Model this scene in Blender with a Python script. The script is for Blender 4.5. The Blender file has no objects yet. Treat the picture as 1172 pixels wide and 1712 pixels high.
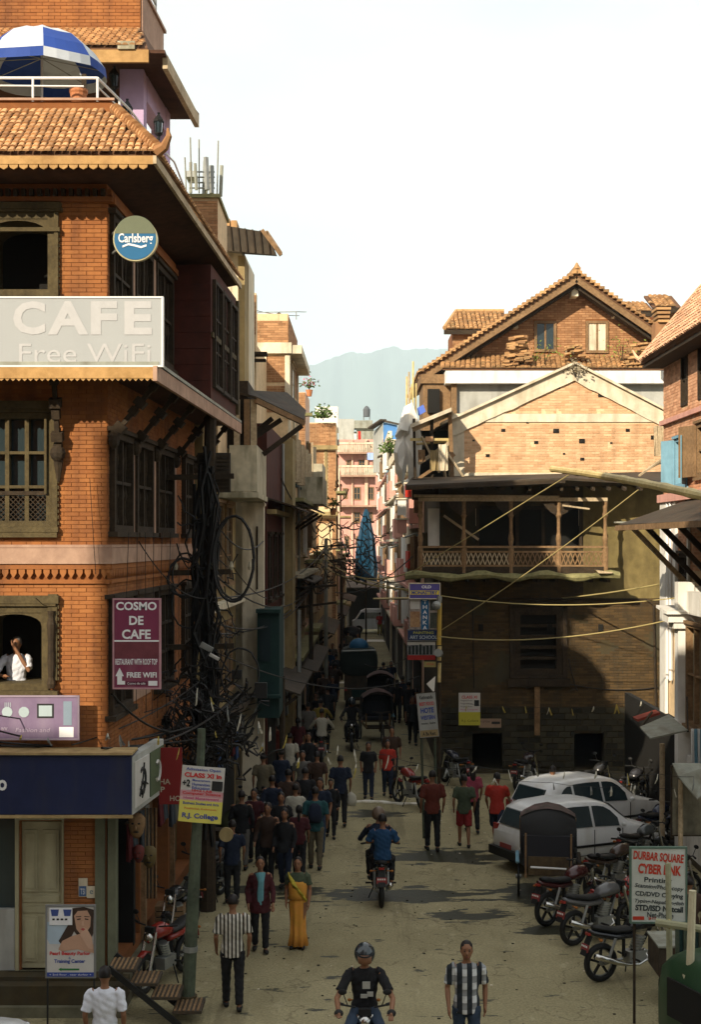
import bpy,bmesh,math,random
import numpy as np
from mathutils import Vector,Matrix,noise
random.seed(7)
R=math.radians
SC=bpy.context.scene
COL=SC.collection
# ------------------------------------------------------------------ camera, sky, sun, exposure
F=2378.0
HZ=905.0
cam_d=bpy.data.cameras.new('camera');cam=bpy.data.objects.new('camera',cam_d);COL.objects.link(cam)
cam.location=(0,0,7.0);cam.rotation_euler=(R(90),0,0)
cam_d.sensor_fit='HORIZONTAL';cam_d.sensor_width=36;cam_d.lens=36*F/1172
cam_d.shift_y=(HZ-856)/1172.0
cam_d.clip_end=20000;cam_d.clip_start=0.3
SC.camera=cam
SUN_AZ,SUN_EL=31.0,27.5
sv=Vector((-math.sin(R(SUN_AZ))*math.cos(R(SUN_EL)),-math.cos(R(SUN_AZ))*math.cos(R(SUN_EL)),math.sin(R(SUN_EL))))
sun_d=bpy.data.lights.new('sun','SUN');sun_d.energy=5.0;sun_d.angle=R(0.5);sun_d.color=(1.0,0.87,0.68)
sun=bpy.data.objects.new('sun',sun_d);COL.objects.link(sun)
sun.rotation_euler=sv.to_track_quat('Z','Y').to_euler();sun.location=(-20,-40,40)
W=bpy.data.worlds.new('World');SC.world=W;W.use_nodes=True
nt=W.node_tree;nt.nodes.clear()
sky=nt.nodes.new('ShaderNodeTexSky');sky.sky_type='NISHITA';sky.sun_disc=False
sky.sun_elevation=R(SUN_EL);sky.sun_rotation=math.atan2(sv.x,sv.y)
sky.air_density=1.2;sky.dust_density=2.5
tc=nt.nodes.new('ShaderNodeTexCoord');mp=nt.nodes.new('ShaderNodeMapping');mp.inputs['Scale'].default_value=(1,1,2.6)
nz=nt.nodes.new('ShaderNodeTexNoise');nz.inputs['Scale'].default_value=2.3;nz.inputs['Detail'].default_value=5
rp=nt.nodes.new('ShaderNodeValToRGB');rp.color_ramp.elements[0].position=0.30;rp.color_ramp.elements[0].color=(.5,.5,.5,1)
rp.color_ramp.elements[1].position=0.60;rp.color_ramp.elements[1].color=(1,1,1,1)
bg1=nt.nodes.new('ShaderNodeBackground');bg1.inputs[1].default_value=0.12
bg2=nt.nodes.new('ShaderNodeBackground');bg2.inputs[0].default_value=(1.0,.99,.965,1);bg2.inputs[1].default_value=.64
mx=nt.nodes.new('ShaderNodeMixShader');wo=nt.nodes.new('ShaderNodeOutputWorld')
L=nt.links.new
L(tc.outputs['Generated'],mp.inputs[0]);L(mp.outputs[0],nz.inputs['Vector']);L(nz.outputs['Fac'],rp.inputs[0])
L(rp.outputs[0],mx.inputs[0]);L(sky.outputs[0],bg1.inputs[0]);L(bg1.outputs[0],mx.inputs[1]);L(bg2.outputs[0],mx.inputs[2]);L(mx.outputs[0],wo.inputs[0])
SC.view_settings.view_transform='Standard';SC.view_settings.look='None';SC.view_settings.gamma=1.0
SC.view_settings.exposure=0.86
SC.view_settings.use_curve_mapping=False
SC.render.engine='CYCLES'
SC.cycles.max_bounces=5;SC.cycles.diffuse_bounces=2;SC.cycles.glossy_bounces=2;SC.cycles.transmission_bounces=2
SC.cycles.volume_bounces=0;SC.cycles.transparent_max_bounces=8
def X(px,d):return(px-586.0)/F*d
def Z(py,d):return 7.0-(py-HZ)/F*d
def D(py):return 7.0*F/(py-HZ)
# ------------------------------------------------------------------ materials
MATS={}
def mat(name,c,rough=.85,var=.25,scale=6.0,c2=None,bump=.15,metal=0.0,isl=0.0,spec=.3,stain=0.0,stain_c=(.05,.05,.035),fine=True):
    if name in MATS:return MATS[name]
    m=bpy.data.materials.new(name);m.use_nodes=True;n=m.node_tree;N=n.nodes;N.clear();L=n.links.new
    out=N.new('ShaderNodeOutputMaterial');b=N.new('ShaderNodeBsdfPrincipled');L(b.outputs[0],out.inputs[0])
    b.inputs['Roughness'].default_value=rough;b.inputs['Metallic'].default_value=metal;b.inputs['Specular IOR Level'].default_value=spec
    g=N.new('ShaderNodeNewGeometry')
    t=N.new('ShaderNodeTexNoise');t.inputs['Scale'].default_value=scale;t.inputs['Detail'].default_value=6;t.inputs['Roughness'].default_value=.6
    L(g.outputs['Position'],t.inputs['Vector'])
    t2=N.new('ShaderNodeTexNoise');t2.inputs['Scale'].default_value=scale*.17;t2.inputs['Detail'].default_value=4
    L(g.outputs['Position'],t2.inputs['Vector'])
    a=N.new('ShaderNodeMath');a.operation='MULTIPLY_ADD';L(t.outputs[0],a.inputs[0]);a.inputs[1].default_value=.55;
    a2=N.new('ShaderNodeMath');a2.operation='MULTIPLY';L(t2.outputs[0],a2.inputs[0]);a2.inputs[1].default_value=.45
    L(a2.outputs[0],a.inputs[2]);val=a.outputs[0]
    if isl:
        oi=N.new('ShaderNodeObjectInfo');s=N.new('ShaderNodeMath');s.operation='ADD'
        L(g.outputs['Random Per Island'],s.inputs[0]);L(oi.outputs['Random'],s.inputs[1])
        fr=N.new('ShaderNodeMath');fr.operation='FRACT';L(s.outputs[0],fr.inputs[0])
        w=N.new('ShaderNodeMix');w.data_type='FLOAT';w.inputs[0].default_value=isl
        L(val,w.inputs[2]);L(fr.outputs[0],w.inputs[3]);val=w.outputs[0]
    r=N.new('ShaderNodeValToRGB');L(val,r.inputs[0])
    d=tuple(x*(1-var)for x in c);li=tuple(min(1,x*(1+var))for x in(c2 or c))
    lo,hi=(.3,.7)if not isl else(.1,.9)
    r.color_ramp.elements[0].position=lo;r.color_ramp.elements[0].color=(*d,1)
    r.color_ramp.elements[1].position=hi;r.color_ramp.elements[1].color=(*li,1)
    colr=r.outputs[0]
    if stain:
        sm=N.new('ShaderNodeMapping');sm.inputs['Scale'].default_value=(2.2,2.2,.45);L(g.outputs['Position'],sm.inputs[0])
        st=N.new('ShaderNodeTexNoise');st.inputs['Scale'].default_value=1.6;st.inputs['Detail'].default_value=8;L(sm.outputs[0],st.inputs['Vector'])
        sr=N.new('ShaderNodeValToRGB');sr.color_ramp.elements[0].position=.47;sr.color_ramp.elements[0].color=(0,0,0,1)
        sr.color_ramp.elements[1].position=.68;sr.color_ramp.elements[1].color=(stain,stain,stain,1);L(st.outputs[0],sr.inputs[0])
        k=N.new('ShaderNodeMix');k.data_type='RGBA';L(sr.outputs[0],k.inputs[0]);L(colr,k.inputs[6]);k.inputs[7].default_value=(*stain_c,1)
        colr=k.outputs[2]
    L(colr,b.inputs['Base Color'])
    if bump:
        bt=N.new('ShaderNodeTexNoise');bt.inputs['Scale'].default_value=scale*5;bt.inputs['Detail'].default_value=4;L(g.outputs['Position'],bt.inputs['Vector'])
        bp=N.new('ShaderNodeBump');bp.inputs['Strength'].default_value=bump;bp.inputs['Distance'].default_value=.02
        L(bt.outputs[0],bp.inputs['Height']);L(bp.outputs[0],b.inputs['Normal'])
    MATS[name]=m;return m
def flat(name,c,rough=.7,metal=0,spec=.3,var=.08):
    return mat(name,c,rough=rough,var=var,scale=9,bump=0,metal=metal,spec=spec)
M=dict(
 brick=mat('orange_brick',(.27,.090,.026),c2=(.37,.148,.044),var=.14,isl=.35,scale=14,stain=.55,stain_c=(.10,.040,.02)),
 mortar=mat('red_mortar',(.24,.088,.026),var=.2,scale=10),
 brick_pale=mat('pale_brick',(.52,.27,.125),c2=(.78,.52,.31),var=.12,isl=.4,scale=14,stain=.3,stain_c=(.16,.08,.04)),
 mortar_pale=mat('pale_mortar',(.70,.52,.31),var=.25,scale=10),
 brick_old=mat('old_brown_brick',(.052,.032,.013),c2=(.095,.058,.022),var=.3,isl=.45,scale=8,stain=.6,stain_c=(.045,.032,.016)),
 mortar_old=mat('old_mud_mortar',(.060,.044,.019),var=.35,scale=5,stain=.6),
 brick_gab=mat('brown_gable_brick',(.30,.14,.06),c2=(.46,.25,.12),var=.2,isl=.5,scale=12,stain=.3,stain_c=(.12,.08,.04)),
 stone=mat('rubble_stone',(.020,.018,.011),c2=(.048,.042,.025),var=.4,isl=.6,scale=10),
 tile=mat('terracotta_tile',(.34,.155,.06),c2=(.64,.38,.18),var=.2,isl=.65,scale=20,stain=.25,stain_c=(.13,.08,.04)),
 tile_old=mat('weathered_tile',(.28,.14,.06),c2=(.52,.30,.13),var=.25,isl=.6,scale=16,stain=.5,stain_c=(.10,.085,.04)),
 under=mat('tile_bed',(.14,.07,.035),var=.3),
 wood=mat('dark_carved_wood',(.022,.015,.009),c2=(.045,.030,.016),var=.35,scale=16,bump=.3),
 wood_olive=mat('olive_painted_wood',(.055,.040,.017),c2=(.095,.072,.032),var=.3,scale=18,bump=.3),
 wood_mid=mat('brown_wood',(.17,.10,.045),c2=(.26,.16,.08),var=.3,scale=14,bump=.3),
 wood_pale=mat('weathered_pale_wood',(.36,.27,.16),c2=(.5,.4,.26),var=.3,scale=14,bump=.3),
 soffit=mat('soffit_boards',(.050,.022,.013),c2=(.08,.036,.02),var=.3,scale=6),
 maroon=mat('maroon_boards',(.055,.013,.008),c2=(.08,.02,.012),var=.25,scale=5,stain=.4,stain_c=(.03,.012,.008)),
 fascia=mat('buff_fascia',(.34,.24,.10),c2=(.46,.33,.16),var=.2,scale=7,stain=.45,stain_c=(.14,.09,.035)),
 fascia_y=mat('orange_painted_fascia',(.40,.23,.08),c2=(.50,.30,.12),var=.18,scale=9,stain=.3,stain_c=(.2,.1,.04)),
 pinkstone=mat('pink_plaster_band',(.36,.22,.155),c2=(.46,.30,.21),var=.18,scale=5,stain=.35,stain_c=(.22,.12,.08)),
 lilac=mat('lilac_paint',(.50,.36,.55),c2=(.58,.43,.62),var=.08,scale=3),
 concrete=mat('stained_concrete',(.42,.38,.27),c2=(.56,.50,.36),var=.25,scale=4,stain=.85,stain_c=(.10,.095,.045)),
 cream=mat('cream_plaster',(.66,.58,.42),c2=(.78,.70,.54),var=.12,scale=3,stain=.6,stain_c=(.28,.24,.15)),
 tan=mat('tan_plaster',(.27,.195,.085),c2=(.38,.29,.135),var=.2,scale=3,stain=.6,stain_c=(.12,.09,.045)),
 white=mat('white_plaster',(.76,.74,.68),c2=(.84,.82,.76),var=.08,scale=3,stain=.35,stain_c=(.42,.38,.3)),
 grey=mat('grey_render',(.38,.39,.36),c2=(.46,.46,.42),var=.15,scale=2,stain=.5,stain_c=(.22,.21,.17)),
 pinkwall=mat('pink_plaster',(.60,.30,.24),c2=(.70,.38,.31),var=.1,scale=2,stain=.35,stain_c=(.36,.19,.15)),
 peach=mat('peach_plaster',(.72,.46,.32),c2=(.80,.56,.42),var=.12,scale=2,stain=.4,stain_c=(.4,.22,.14)),
 teal=mat('teal_paint',(.009,.028,.026),c2=(.014,.04,.036),var=.25,scale=4,stain=.5,stain_c=(.02,.04,.035)),
 skyblue=mat('sky_blue_paint',(.16,.33,.44),c2=(.22,.40,.50),var=.15,scale=4,stain=.4,stain_c=(.12,.2,.24)),
 blueroof=mat('blue_sheet_metal',(.08,.24,.55),var=.12,scale=3,rough=.5),
 tin=mat('rusty_dark_tin',(.030,.024,.017),c2=(.06,.046,.030),var=.4,scale=5,rough=.8,stain=.3,stain_c=(.10,.045,.02)),
 tin_grey=mat('grey_tin_sheet',(.24,.25,.21),c2=(.33,.34,.28),var=.2,scale=4,rough=.6,stain=.5,stain_c=(.12,.09,.05)),
 moss=mat('mossy_ledge',(.16,.15,.06),c2=(.26,.24,.11),var=.35,scale=9,bump=.4),
 black=flat('black_rubber',(.013,.013,.012),rough=.6),dark=flat('dark_interior',(.012,.011,.009),rough=.9),
 cable=flat('black_cable',(.014,.013,.012),rough=.55),cable_y=flat('pale_rope',(.42,.34,.14),rough=.8),
 chrome=flat('chrome',(.55,.55,.52),rough=.22,metal=1),steel=flat('galvanised_steel',(.30,.31,.29),rough=.5,metal=.6,var=.2),
 glass=flat('window_glass',(.025,.04,.045),rough=.08,spec=.6),whitepaint=flat('white_paint',(.78,.78,.76),rough=.35,var=.03),
 carwhite=mat('white_car_paint',(.76,.78,.78),rough=.24,spec=.55,var=.03,bump=0,stain=.3,stain_c=(.45,.42,.34)),carsilver=flat('silver_car_paint',(.62,.63,.62),rough=.25,spec=.6,metal=.3,var=.03),
 navy=mat('navy_sign_vinyl',(.012,.018,.060),var=.2,scale=3,bump=.1,rough=.6,stain=.4,stain_c=(.04,.04,.05)),greenpole=mat('green_iron_pole',(.042,.058,.038),c2=(.08,.10,.065),var=.3,scale=12,rough=.55,stain=.5,stain_c=(.05,.035,.02)),
 bamboo=mat('bamboo',(.55,.42,.16),c2=(.66,.53,.24),var=.2,scale=10,rough=.55,stain=.3,stain_c=(.25,.16,.06)),
 leaf=mat('leaf_green',(.045,.085,.018),c2=(.09,.14,.03),var=.4,isl=.7),leaf_y=mat('yellow_green_leaf',(.14,.20,.03),c2=(.26,.30,.06),var=.3,isl=.7),
 pink=flat('pink_petal',(.75,.12,.25)),red=flat('red_paint',(.30,.025,.018),rough=.35,spec=.5),redcloth=mat('red_cloth',(.52,.035,.02),var=.15,bump=.1),
 terracotta=flat('terracotta_pot',(.48,.19,.08)),gold=flat('gold_paint',(.55,.38,.06),rough=.5),
)
# ------------------------------------------------------------------ mesh builder
WL={}
class Fr:
    "wall frame: u along the wall, n outwards, z up"
    def __init__(s,o,u,n=None):
        s.o=Vector((o[0],o[1],o[2]if len(o)>2 else 0));s.u=Vector((u[0],u[1],0)).normalized()
        s.n=Vector((n[0],n[1],0)).normalized()if n is not None else s.u.cross(Vector((0,0,1)))
        s.flip=s.u.cross(Vector((0,0,1))).dot(s.n)<0
    def p(s,u,n,z):return s.o+s.u*u+s.n*n+Vector((0,0,z))
WORLD=None
class MB:
    def __init__(s,fr=None):s.v=[];s.f=[];s.m=[];s.fr=fr;s.cur=0
    def P(s,a):return Vector(a)if s.fr is None else s.fr.p(*a)
    def face(s,idx):
        if s.fr is not None and s.fr.flip:idx=idx[::-1]
        s.f.append(idx);s.m.append(s.cur)
    def box(s,u0,u1,n0,n1,z0,z1):
        if u0>u1:u0,u1=u1,u0
        if n0>n1:n0,n1=n1,n0
        if z0>z1:z0,z1=z1,z0
        k=len(s.v)
        for n in(n1,n0):
            for(u,z)in((u0,z0),(u1,z0),(u1,z1),(u0,z1)):s.v.append(s.P((u,n if s.fr else-n,z)))
        F_=[(0,1,2,3),(5,4,7,6),(1,5,6,2),(4,0,3,7),(3,2,6,7),(4,5,1,0)]
        for f in F_:
            f=tuple(k+i for i in f)
            s.face(f)
        return s
    def hexa(s,pts):
        "8 points: bottom ring of four, top ring of four"
        k=len(s.v);s.v+=[s.P(p)for p in pts]
        for f in((3,2,1,0),(4,5,6,7),(0,1,5,4),(1,2,6,5),(2,3,7,6),(3,0,4,7)):s.face(tuple(k+i for i in f))
        return s
    def quad(s,*pts):
        k=len(s.v);s.v+=[s.P(p)for p in pts];s.face(tuple(range(k,k+len(pts))));return s
    def prism(s,poly,a,b):
        "polygon of points, extruded by the vector b-a"
        e=Vector(b)-Vector(a);k=len(s.v);n=len(poly)
        P0=[Vector(p)for p in poly]
        s.v+=[s.P(p)for p in P0]+[s.P(p+e)for p in P0]
        s.face(tuple(range(k+n-1,k-1,-1)));s.face(tuple(range(k+n,k+2*n)))
        for i in range(n):j=(i+1)%n;s.face((k+i,k+j,k+n+j,k+n+i))
        return s
    def plate(s,poly_uz,n0,n1):
        g=1 if s.fr else-1
        return s.prism([(u,n0*g,z)for u,z in poly_uz],(0,n0*g,0),(0,n1*g,0))
    def beam(s,a,b,w,h=None,up=(0,0,1)):
        a=s.P(a);b=s.P(b);h=h or w;d=(b-a).normalized();up=Vector(up)
        if abs(d.dot(up))>.98:up=Vector((0,1,0))if abs(d.y)<.9 else Vector((1,0,0))
        r=d.cross(up).normalized()*w/2;t=r.cross(d).normalized()*h/2
        k=len(s.v);s.v+=[a-r-t,a+r-t,a+r+t,a-r+t,b-r-t,b+r-t,b+r+t,b-r+t]
        for f in((0,1,2,3),(7,6,5,4),(4,5,1,0),(5,6,2,1),(6,7,3,2),(7,4,0,3)):s.f.append(tuple(k+i for i in f));s.m.append(s.cur)
        return s
    def tube(s,pts,r,seg=8,caps=True):
        P=[s.P(p)for p in pts];n=len(P);rs=r if isinstance(r,(list,tuple))else[r]*n
        k=len(s.v);up=Vector((0,0,1))
        d0=(P[1]-P[0]).normalized()
        a=d0.cross(up if abs(d0.z)<.9 else Vector((1,0,0))).normalized()
        for i in range(n):
            d=(P[min(i+1,n-1)]-P[max(i-1,0)])
            d=d.normalized()if d.length>1e-9 else d0
            a=(a-d*a.dot(d));a=a.normalized()if a.length>1e-6 else d.cross(Vector((.3,.5,.8))).normalized()
            b=d.cross(a)
            for j in range(seg):
                t=2*math.pi*j/seg;s.v.append(P[i]+(a*math.cos(t)+b*math.sin(t))*rs[i])
        for i in range(n-1):
            for j in range(seg):
                q=(j+1)%seg;s.f.append((k+i*seg+j,k+i*seg+q,k+(i+1)*seg+q,k+(i+1)*seg+j));s.m.append(s.cur)
        if caps:
            s.f.append(tuple(k+j for j in range(seg-1,-1,-1)));s.m.append(s.cur)
            s.f.append(tuple(k+(n-1)*seg+j for j in range(seg)));s.m.append(s.cur)
        return s
    def rings(s,R_,caps=True,closed=True):
        "list of rings (lists of points, same length)"
        k=len(s.v);n=len(R_[0])
        for r in R_:s.v+=[s.P(p)for p in r]
        for i in range(len(R_)-1):
            for j in range(n if closed else n-1):
                q=(j+1)%n;s.face((k+i*n+j,k+i*n+q,k+(i+1)*n+q,k+(i+1)*n+j))
        if caps:
            s.face(tuple(k+j for j in range(n-1,-1,-1)));s.face(tuple(k+(len(R_)-1)*n+j for j in range(n)))
        return s
    def loft(s,st,seg=12,caps=True,pw=2.0):
        "stations (centre, rx, ry, [axis]) in a vertical-ish chain; rx along x, ry along y, rotated to follow the chain"
        P=[Vector(q[0])for q in st];n=len(P);R_=[]
        for i,q in enumerate(st):
            d=(P[min(i+1,n-1)]-P[max(i-1,0)]).normalized()
            ax=Vector((1,0,0));ax=ax-d*ax.dot(d)
            ax=ax.normalized()if ax.length>.2 else Vector((0,1,0)).cross(d).normalized()
            ay=d.cross(ax)
            ring=[]
            for j in range(seg):
                t=2*math.pi*j/seg;c,sn=math.cos(t),math.sin(t)
                e=2.0/pw;cc=math.copysign(abs(c)**e,c);ss=math.copysign(abs(sn)**e,sn)
                ring.append(P[i]+ax*q[1]*cc+ay*q[2]*ss)
            R_.append(ring)
        return s.rings(R_,caps)
    def ball(s,c,rx,ry=None,rz=None,seg=12,lat=8):
        ry=ry or rx;rz=rz or rx;c=Vector(c);R_=[]
        for i in range(1,lat):
            t=math.pi*i/lat;R_.append([c+Vector((rx*math.sin(t)*math.cos(2*math.pi*j/seg),ry*math.sin(t)*math.sin(2*math.pi*j/seg),-rz*math.cos(t)))for j in range(seg)])
        k=len(s.v);s.rings(R_,caps=False);n=len(s.v)
        s.v+=[s.P(c-Vector((0,0,rz))),s.P(c+Vector((0,0,rz)))]
        for j in range(seg):q=(j+1)%seg;s.face((n,k+q,k+j));s.face((n+1,k+(lat-2)*seg+j,k+(lat-2)*seg+q))
        return s
    def torus(s,c,axis,Rr,r,seg=28,rs=8,a0=0,a1=2*math.pi,flatn=1.0):
        c=s.P(c);ax=Vector(axis).normalized();e1=ax.cross(Vector((0,0,1))if abs(ax.z)<.9 else Vector((1,0,0))).normalized();e2=ax.cross(e1)
        full=abs(a1-a0)>6.28;k=len(s.v);m=seg if full else seg+1
        for i in range(m):
            t=a0+(a1-a0)*i/seg;d=e1*math.cos(t)+e2*math.sin(t)
            for j in range(rs):
                q=2*math.pi*j/rs;s.v.append(c+d*(Rr+r*math.cos(q))+ax*r*flatn*math.sin(q))
        for i in range(seg):
            i2=(i+1)%m
            for j in range(rs):j2=(j+1)%rs;s.f.append((k+i*rs+j,k+i2*rs+j,k+i2*rs+j2,k+i*rs+j2));s.m.append(s.cur)
        return s
    def mesh(s,name):
        me=bpy.data.meshes.new(name);me.from_pydata([tuple(v)for v in s.v],[],s.f)
        if any(s.m):me.polygons.foreach_set('material_index',s.m)
        me.update();return me
def base(o,parent):
    if parent is not None:
        o.parent=parent;w=WL.get(parent.name)
        if w is not None:o.location=-w
def ob(name,mb,m,parent=None,smooth=False,mods=None,stuff=False):
    me=mb if isinstance(mb,bpy.types.Mesh)else mb.mesh(name)
    if not isinstance(m,(list,tuple)):m=[m]
    if not me.materials:
        for x in m:me.materials.append(M[x]if isinstance(x,str)else x)
    if smooth:me.polygons.foreach_set('use_smooth',[True]*len(me.polygons))
    o=bpy.data.objects.new(name,me);COL.objects.link(o);base(o,parent)
    if stuff:o['kind']='stuff'
    return o
def tag(o,label=None,cat=None,group=None,kind=None):
    if label:o['label']=label
    if cat:o['category']=cat
    if group:o['group']=group
    if kind:o['kind']=kind
    return o
def thing(name,label,cat,loc=(0,0,0),rz=0,group=None,local=False):
    o=bpy.data.objects.new(name,None);COL.objects.link(o);o.empty_display_size=.2
    o.location=loc;o.rotation_euler=(0,0,rz);tag(o,label,cat,group)
    if not local:WL[o.name]=Vector(loc)
    return o
KIDS={}
def copy_tree(o,parent=None,loc=None,rz=None,label=None,swap=None,group=None,scale=None):
    c=o.copy();COL.objects.link(c)
    if parent is not None:c.parent=parent
    if loc is not None:c.location=loc
    if rz is not None:c.rotation_euler=(0,0,rz)
    if label:c['label']=label
    if group:c['group']=group
    if scale:c.scale=(scale,)*3
    if swap and c.type=='MESH':
        for i,sl in enumerate(c.material_slots):
            nm=sl.material.name if sl.material else ''
            if nm in swap:sl.link='OBJECT';sl.material=swap[nm]
    for ch in list(o.children):copy_tree(ch,c,swap=swap)
    return c
# ------------------------------------------------------------------ wall with openings
def cells(u0,u1,z0,z1,holes):
    us=sorted({u0,u1,*[h for q in holes for h in q[:2]if u0<h<u1]});zs=sorted({z0,z1,*[h for q in holes for h in q[2:4]if z0<h<z1]})
    for i in range(len(us)-1):
        run=None
        for j in range(len(zs)-1):
            cu,cz=(us[i]+us[i+1])/2,(zs[j]+zs[j+1])/2
            hole=any(q[0]<cu<q[1]and q[2]<cz<q[3]for q in holes)
            if hole:
                if run:yield us[i],us[i+1],run[0],run[1]
                run=None
            else:run=(run[0]if run else zs[j],zs[j+1])
        if run:yield us[i],us[i+1],run[0],run[1]
def wall(fr,u0,u1,z0,z1,holes,m,parent,th=.3,n=0,name='wall'):
    b=MB(fr)
    for c in cells(u0,u1,z0,z1,holes):b.box(c[0],c[1],n-th,n,c[2],c[3])
    return ob(name,b,m,parent)
UNIT={}
def unit_brick(bw,bh,m):
    k=(bw,bh,m)
    if k not in UNIT:
        b=MB();b.box(-bw/2,bw/2,-.02,.009,-bh/2,bh/2);UNIT[k]=b.mesh('brick');UNIT[k].materials.append(M[m])
    return UNIT[k]
def bricks(fr,u0,u1,z0,z1,holes,m,parent,bw=.22,bh=.056,gap=.008,n=0,single=0,clip=None,wob=.006):
    b=MB(fr);rnd=random.Random(int(u0*31+z0*17+len(m))+5);cnt=0
    rot=math.atan2(fr.u.y,fr.u.x);rows=int((z1-z0)/(bh+gap))
    par=parent;w=WL.get(par.name,Vector((0,0,0)))
    for r in range(rows):
        z=z0+r*(bh+gap)+gap;off=(r%2)*(bw+gap)/2;u=u0-off
        while u<u1:
            a,c=max(u,u0),min(u+bw,u1);u+=bw+gap
            if c-a<.03:continue
            full=c-a>bw-1e-4;ok=True
            for h in holes:
                if z+bh>h[2]+.005 and z<h[3]-.005 and c>h[0]and a<h[1]:
                    full=False
                    if a<h[0]:c=h[0]-.003
                    elif c>h[1]:a=h[1]+.003
                    else:ok=False
            if not ok or c-a<.03:continue
            if clip and not clip((a+c)/2,z):continue
            pr=rnd.uniform(0,wob)
            if full and cnt<single and rnd.random()<.5:
                o=bpy.data.objects.new('brick',unit_brick(bw,bh,m));COL.objects.link(o);o.parent=par
                o.location=fr.p((a+c)/2,n+pr,z+bh/2)-w;o.rotation_euler=(0,0,rot);cnt+=1
            else:b.box(a,c,n-.01,n+.009+pr,z,z+bh)
    ob('brickwork',b,m,parent,stuff=True)
# ------------------------------------------------------------------ roof tiles
def tile_mesh(su,sv,m):
    k=('t',su,sv,m)
    if k not in UNIT:
        b=MB();g=4;ln=sv*1.35
        A=[];B=[]
        for i in range(g+1):
            t=math.pi*i/g
            A.append((-math.cos(t)*su*.47,-sv*.1,math.sin(t)*su*.34+.020));B.append((-math.cos(t)*su*.38,ln-sv*.1,math.sin(t)*su*.22))
        b.rings([A,B],caps=False,closed=False);kk=len(b.v)
        b.v+=[Vector(q)for q in A];b.f.append(tuple(range(kk,kk+g+1)));b.m.append(0)
        UNIT[k]=b.mesh('roof_tile');UNIT[k].materials.append(M[m])
    return UNIT[k]
def tiles(o,U,V,nu,nv,su,sv_,keep,m,parent,single=300,lift=.02):
    "rows of barrel tiles; U along the eave, V up the slope"
    U=Vector(U).normalized();V=Vector(V).normalized();N=U.cross(V).normalized()
    if N.z<0:N=-N
    o=Vector(o);me=tile_mesh(su,sv_,m);st=MB();rnd=random.Random(nu*7+nv);cnt=0;w=WL.get(parent.name,Vector((0,0,0)))
    mv=[v.co.copy()for v in me.vertices];mf=[tuple(p.vertices)for p in me.polygons]
    flip=U.cross(V).dot(N)<0
    for j in range(nv):
        for i in range(nu):
            u=i*su+rnd.uniform(-.006,.006);v=j*sv_+rnd.uniform(-.008,.008)
            if not keep(u,v):continue
            p=o+U*u+V*v+N*(lift+rnd.uniform(0,.006));a=rnd.uniform(-.05,.05)
            Uu=(U*math.cos(a)+V*math.sin(a));Vv=(V*math.cos(a)-U*math.sin(a))
            if cnt<single:
                q=bpy.data.objects.new('roof_tile',me);COL.objects.link(q);q.parent=parent
                X_=-Uu if flip else Uu
                q.matrix_local=Matrix(((X_.x,Vv.x,N.x,p.x-w.x),(X_.y,Vv.y,N.y,p.y-w.y),(X_.z,Vv.z,N.z,p.z-w.z),(0,0,0,1)));cnt+=1
            else:
                k=len(st.v);st.v+=[p+Uu*c.x+Vv*c.y+N*c.z for c in mv]
                for f in mf:st.f.append(tuple(k+x for x in f));st.m.append(0)
    if st.v:ob('tile_courses',st,m,parent,stuff=True)
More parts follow.
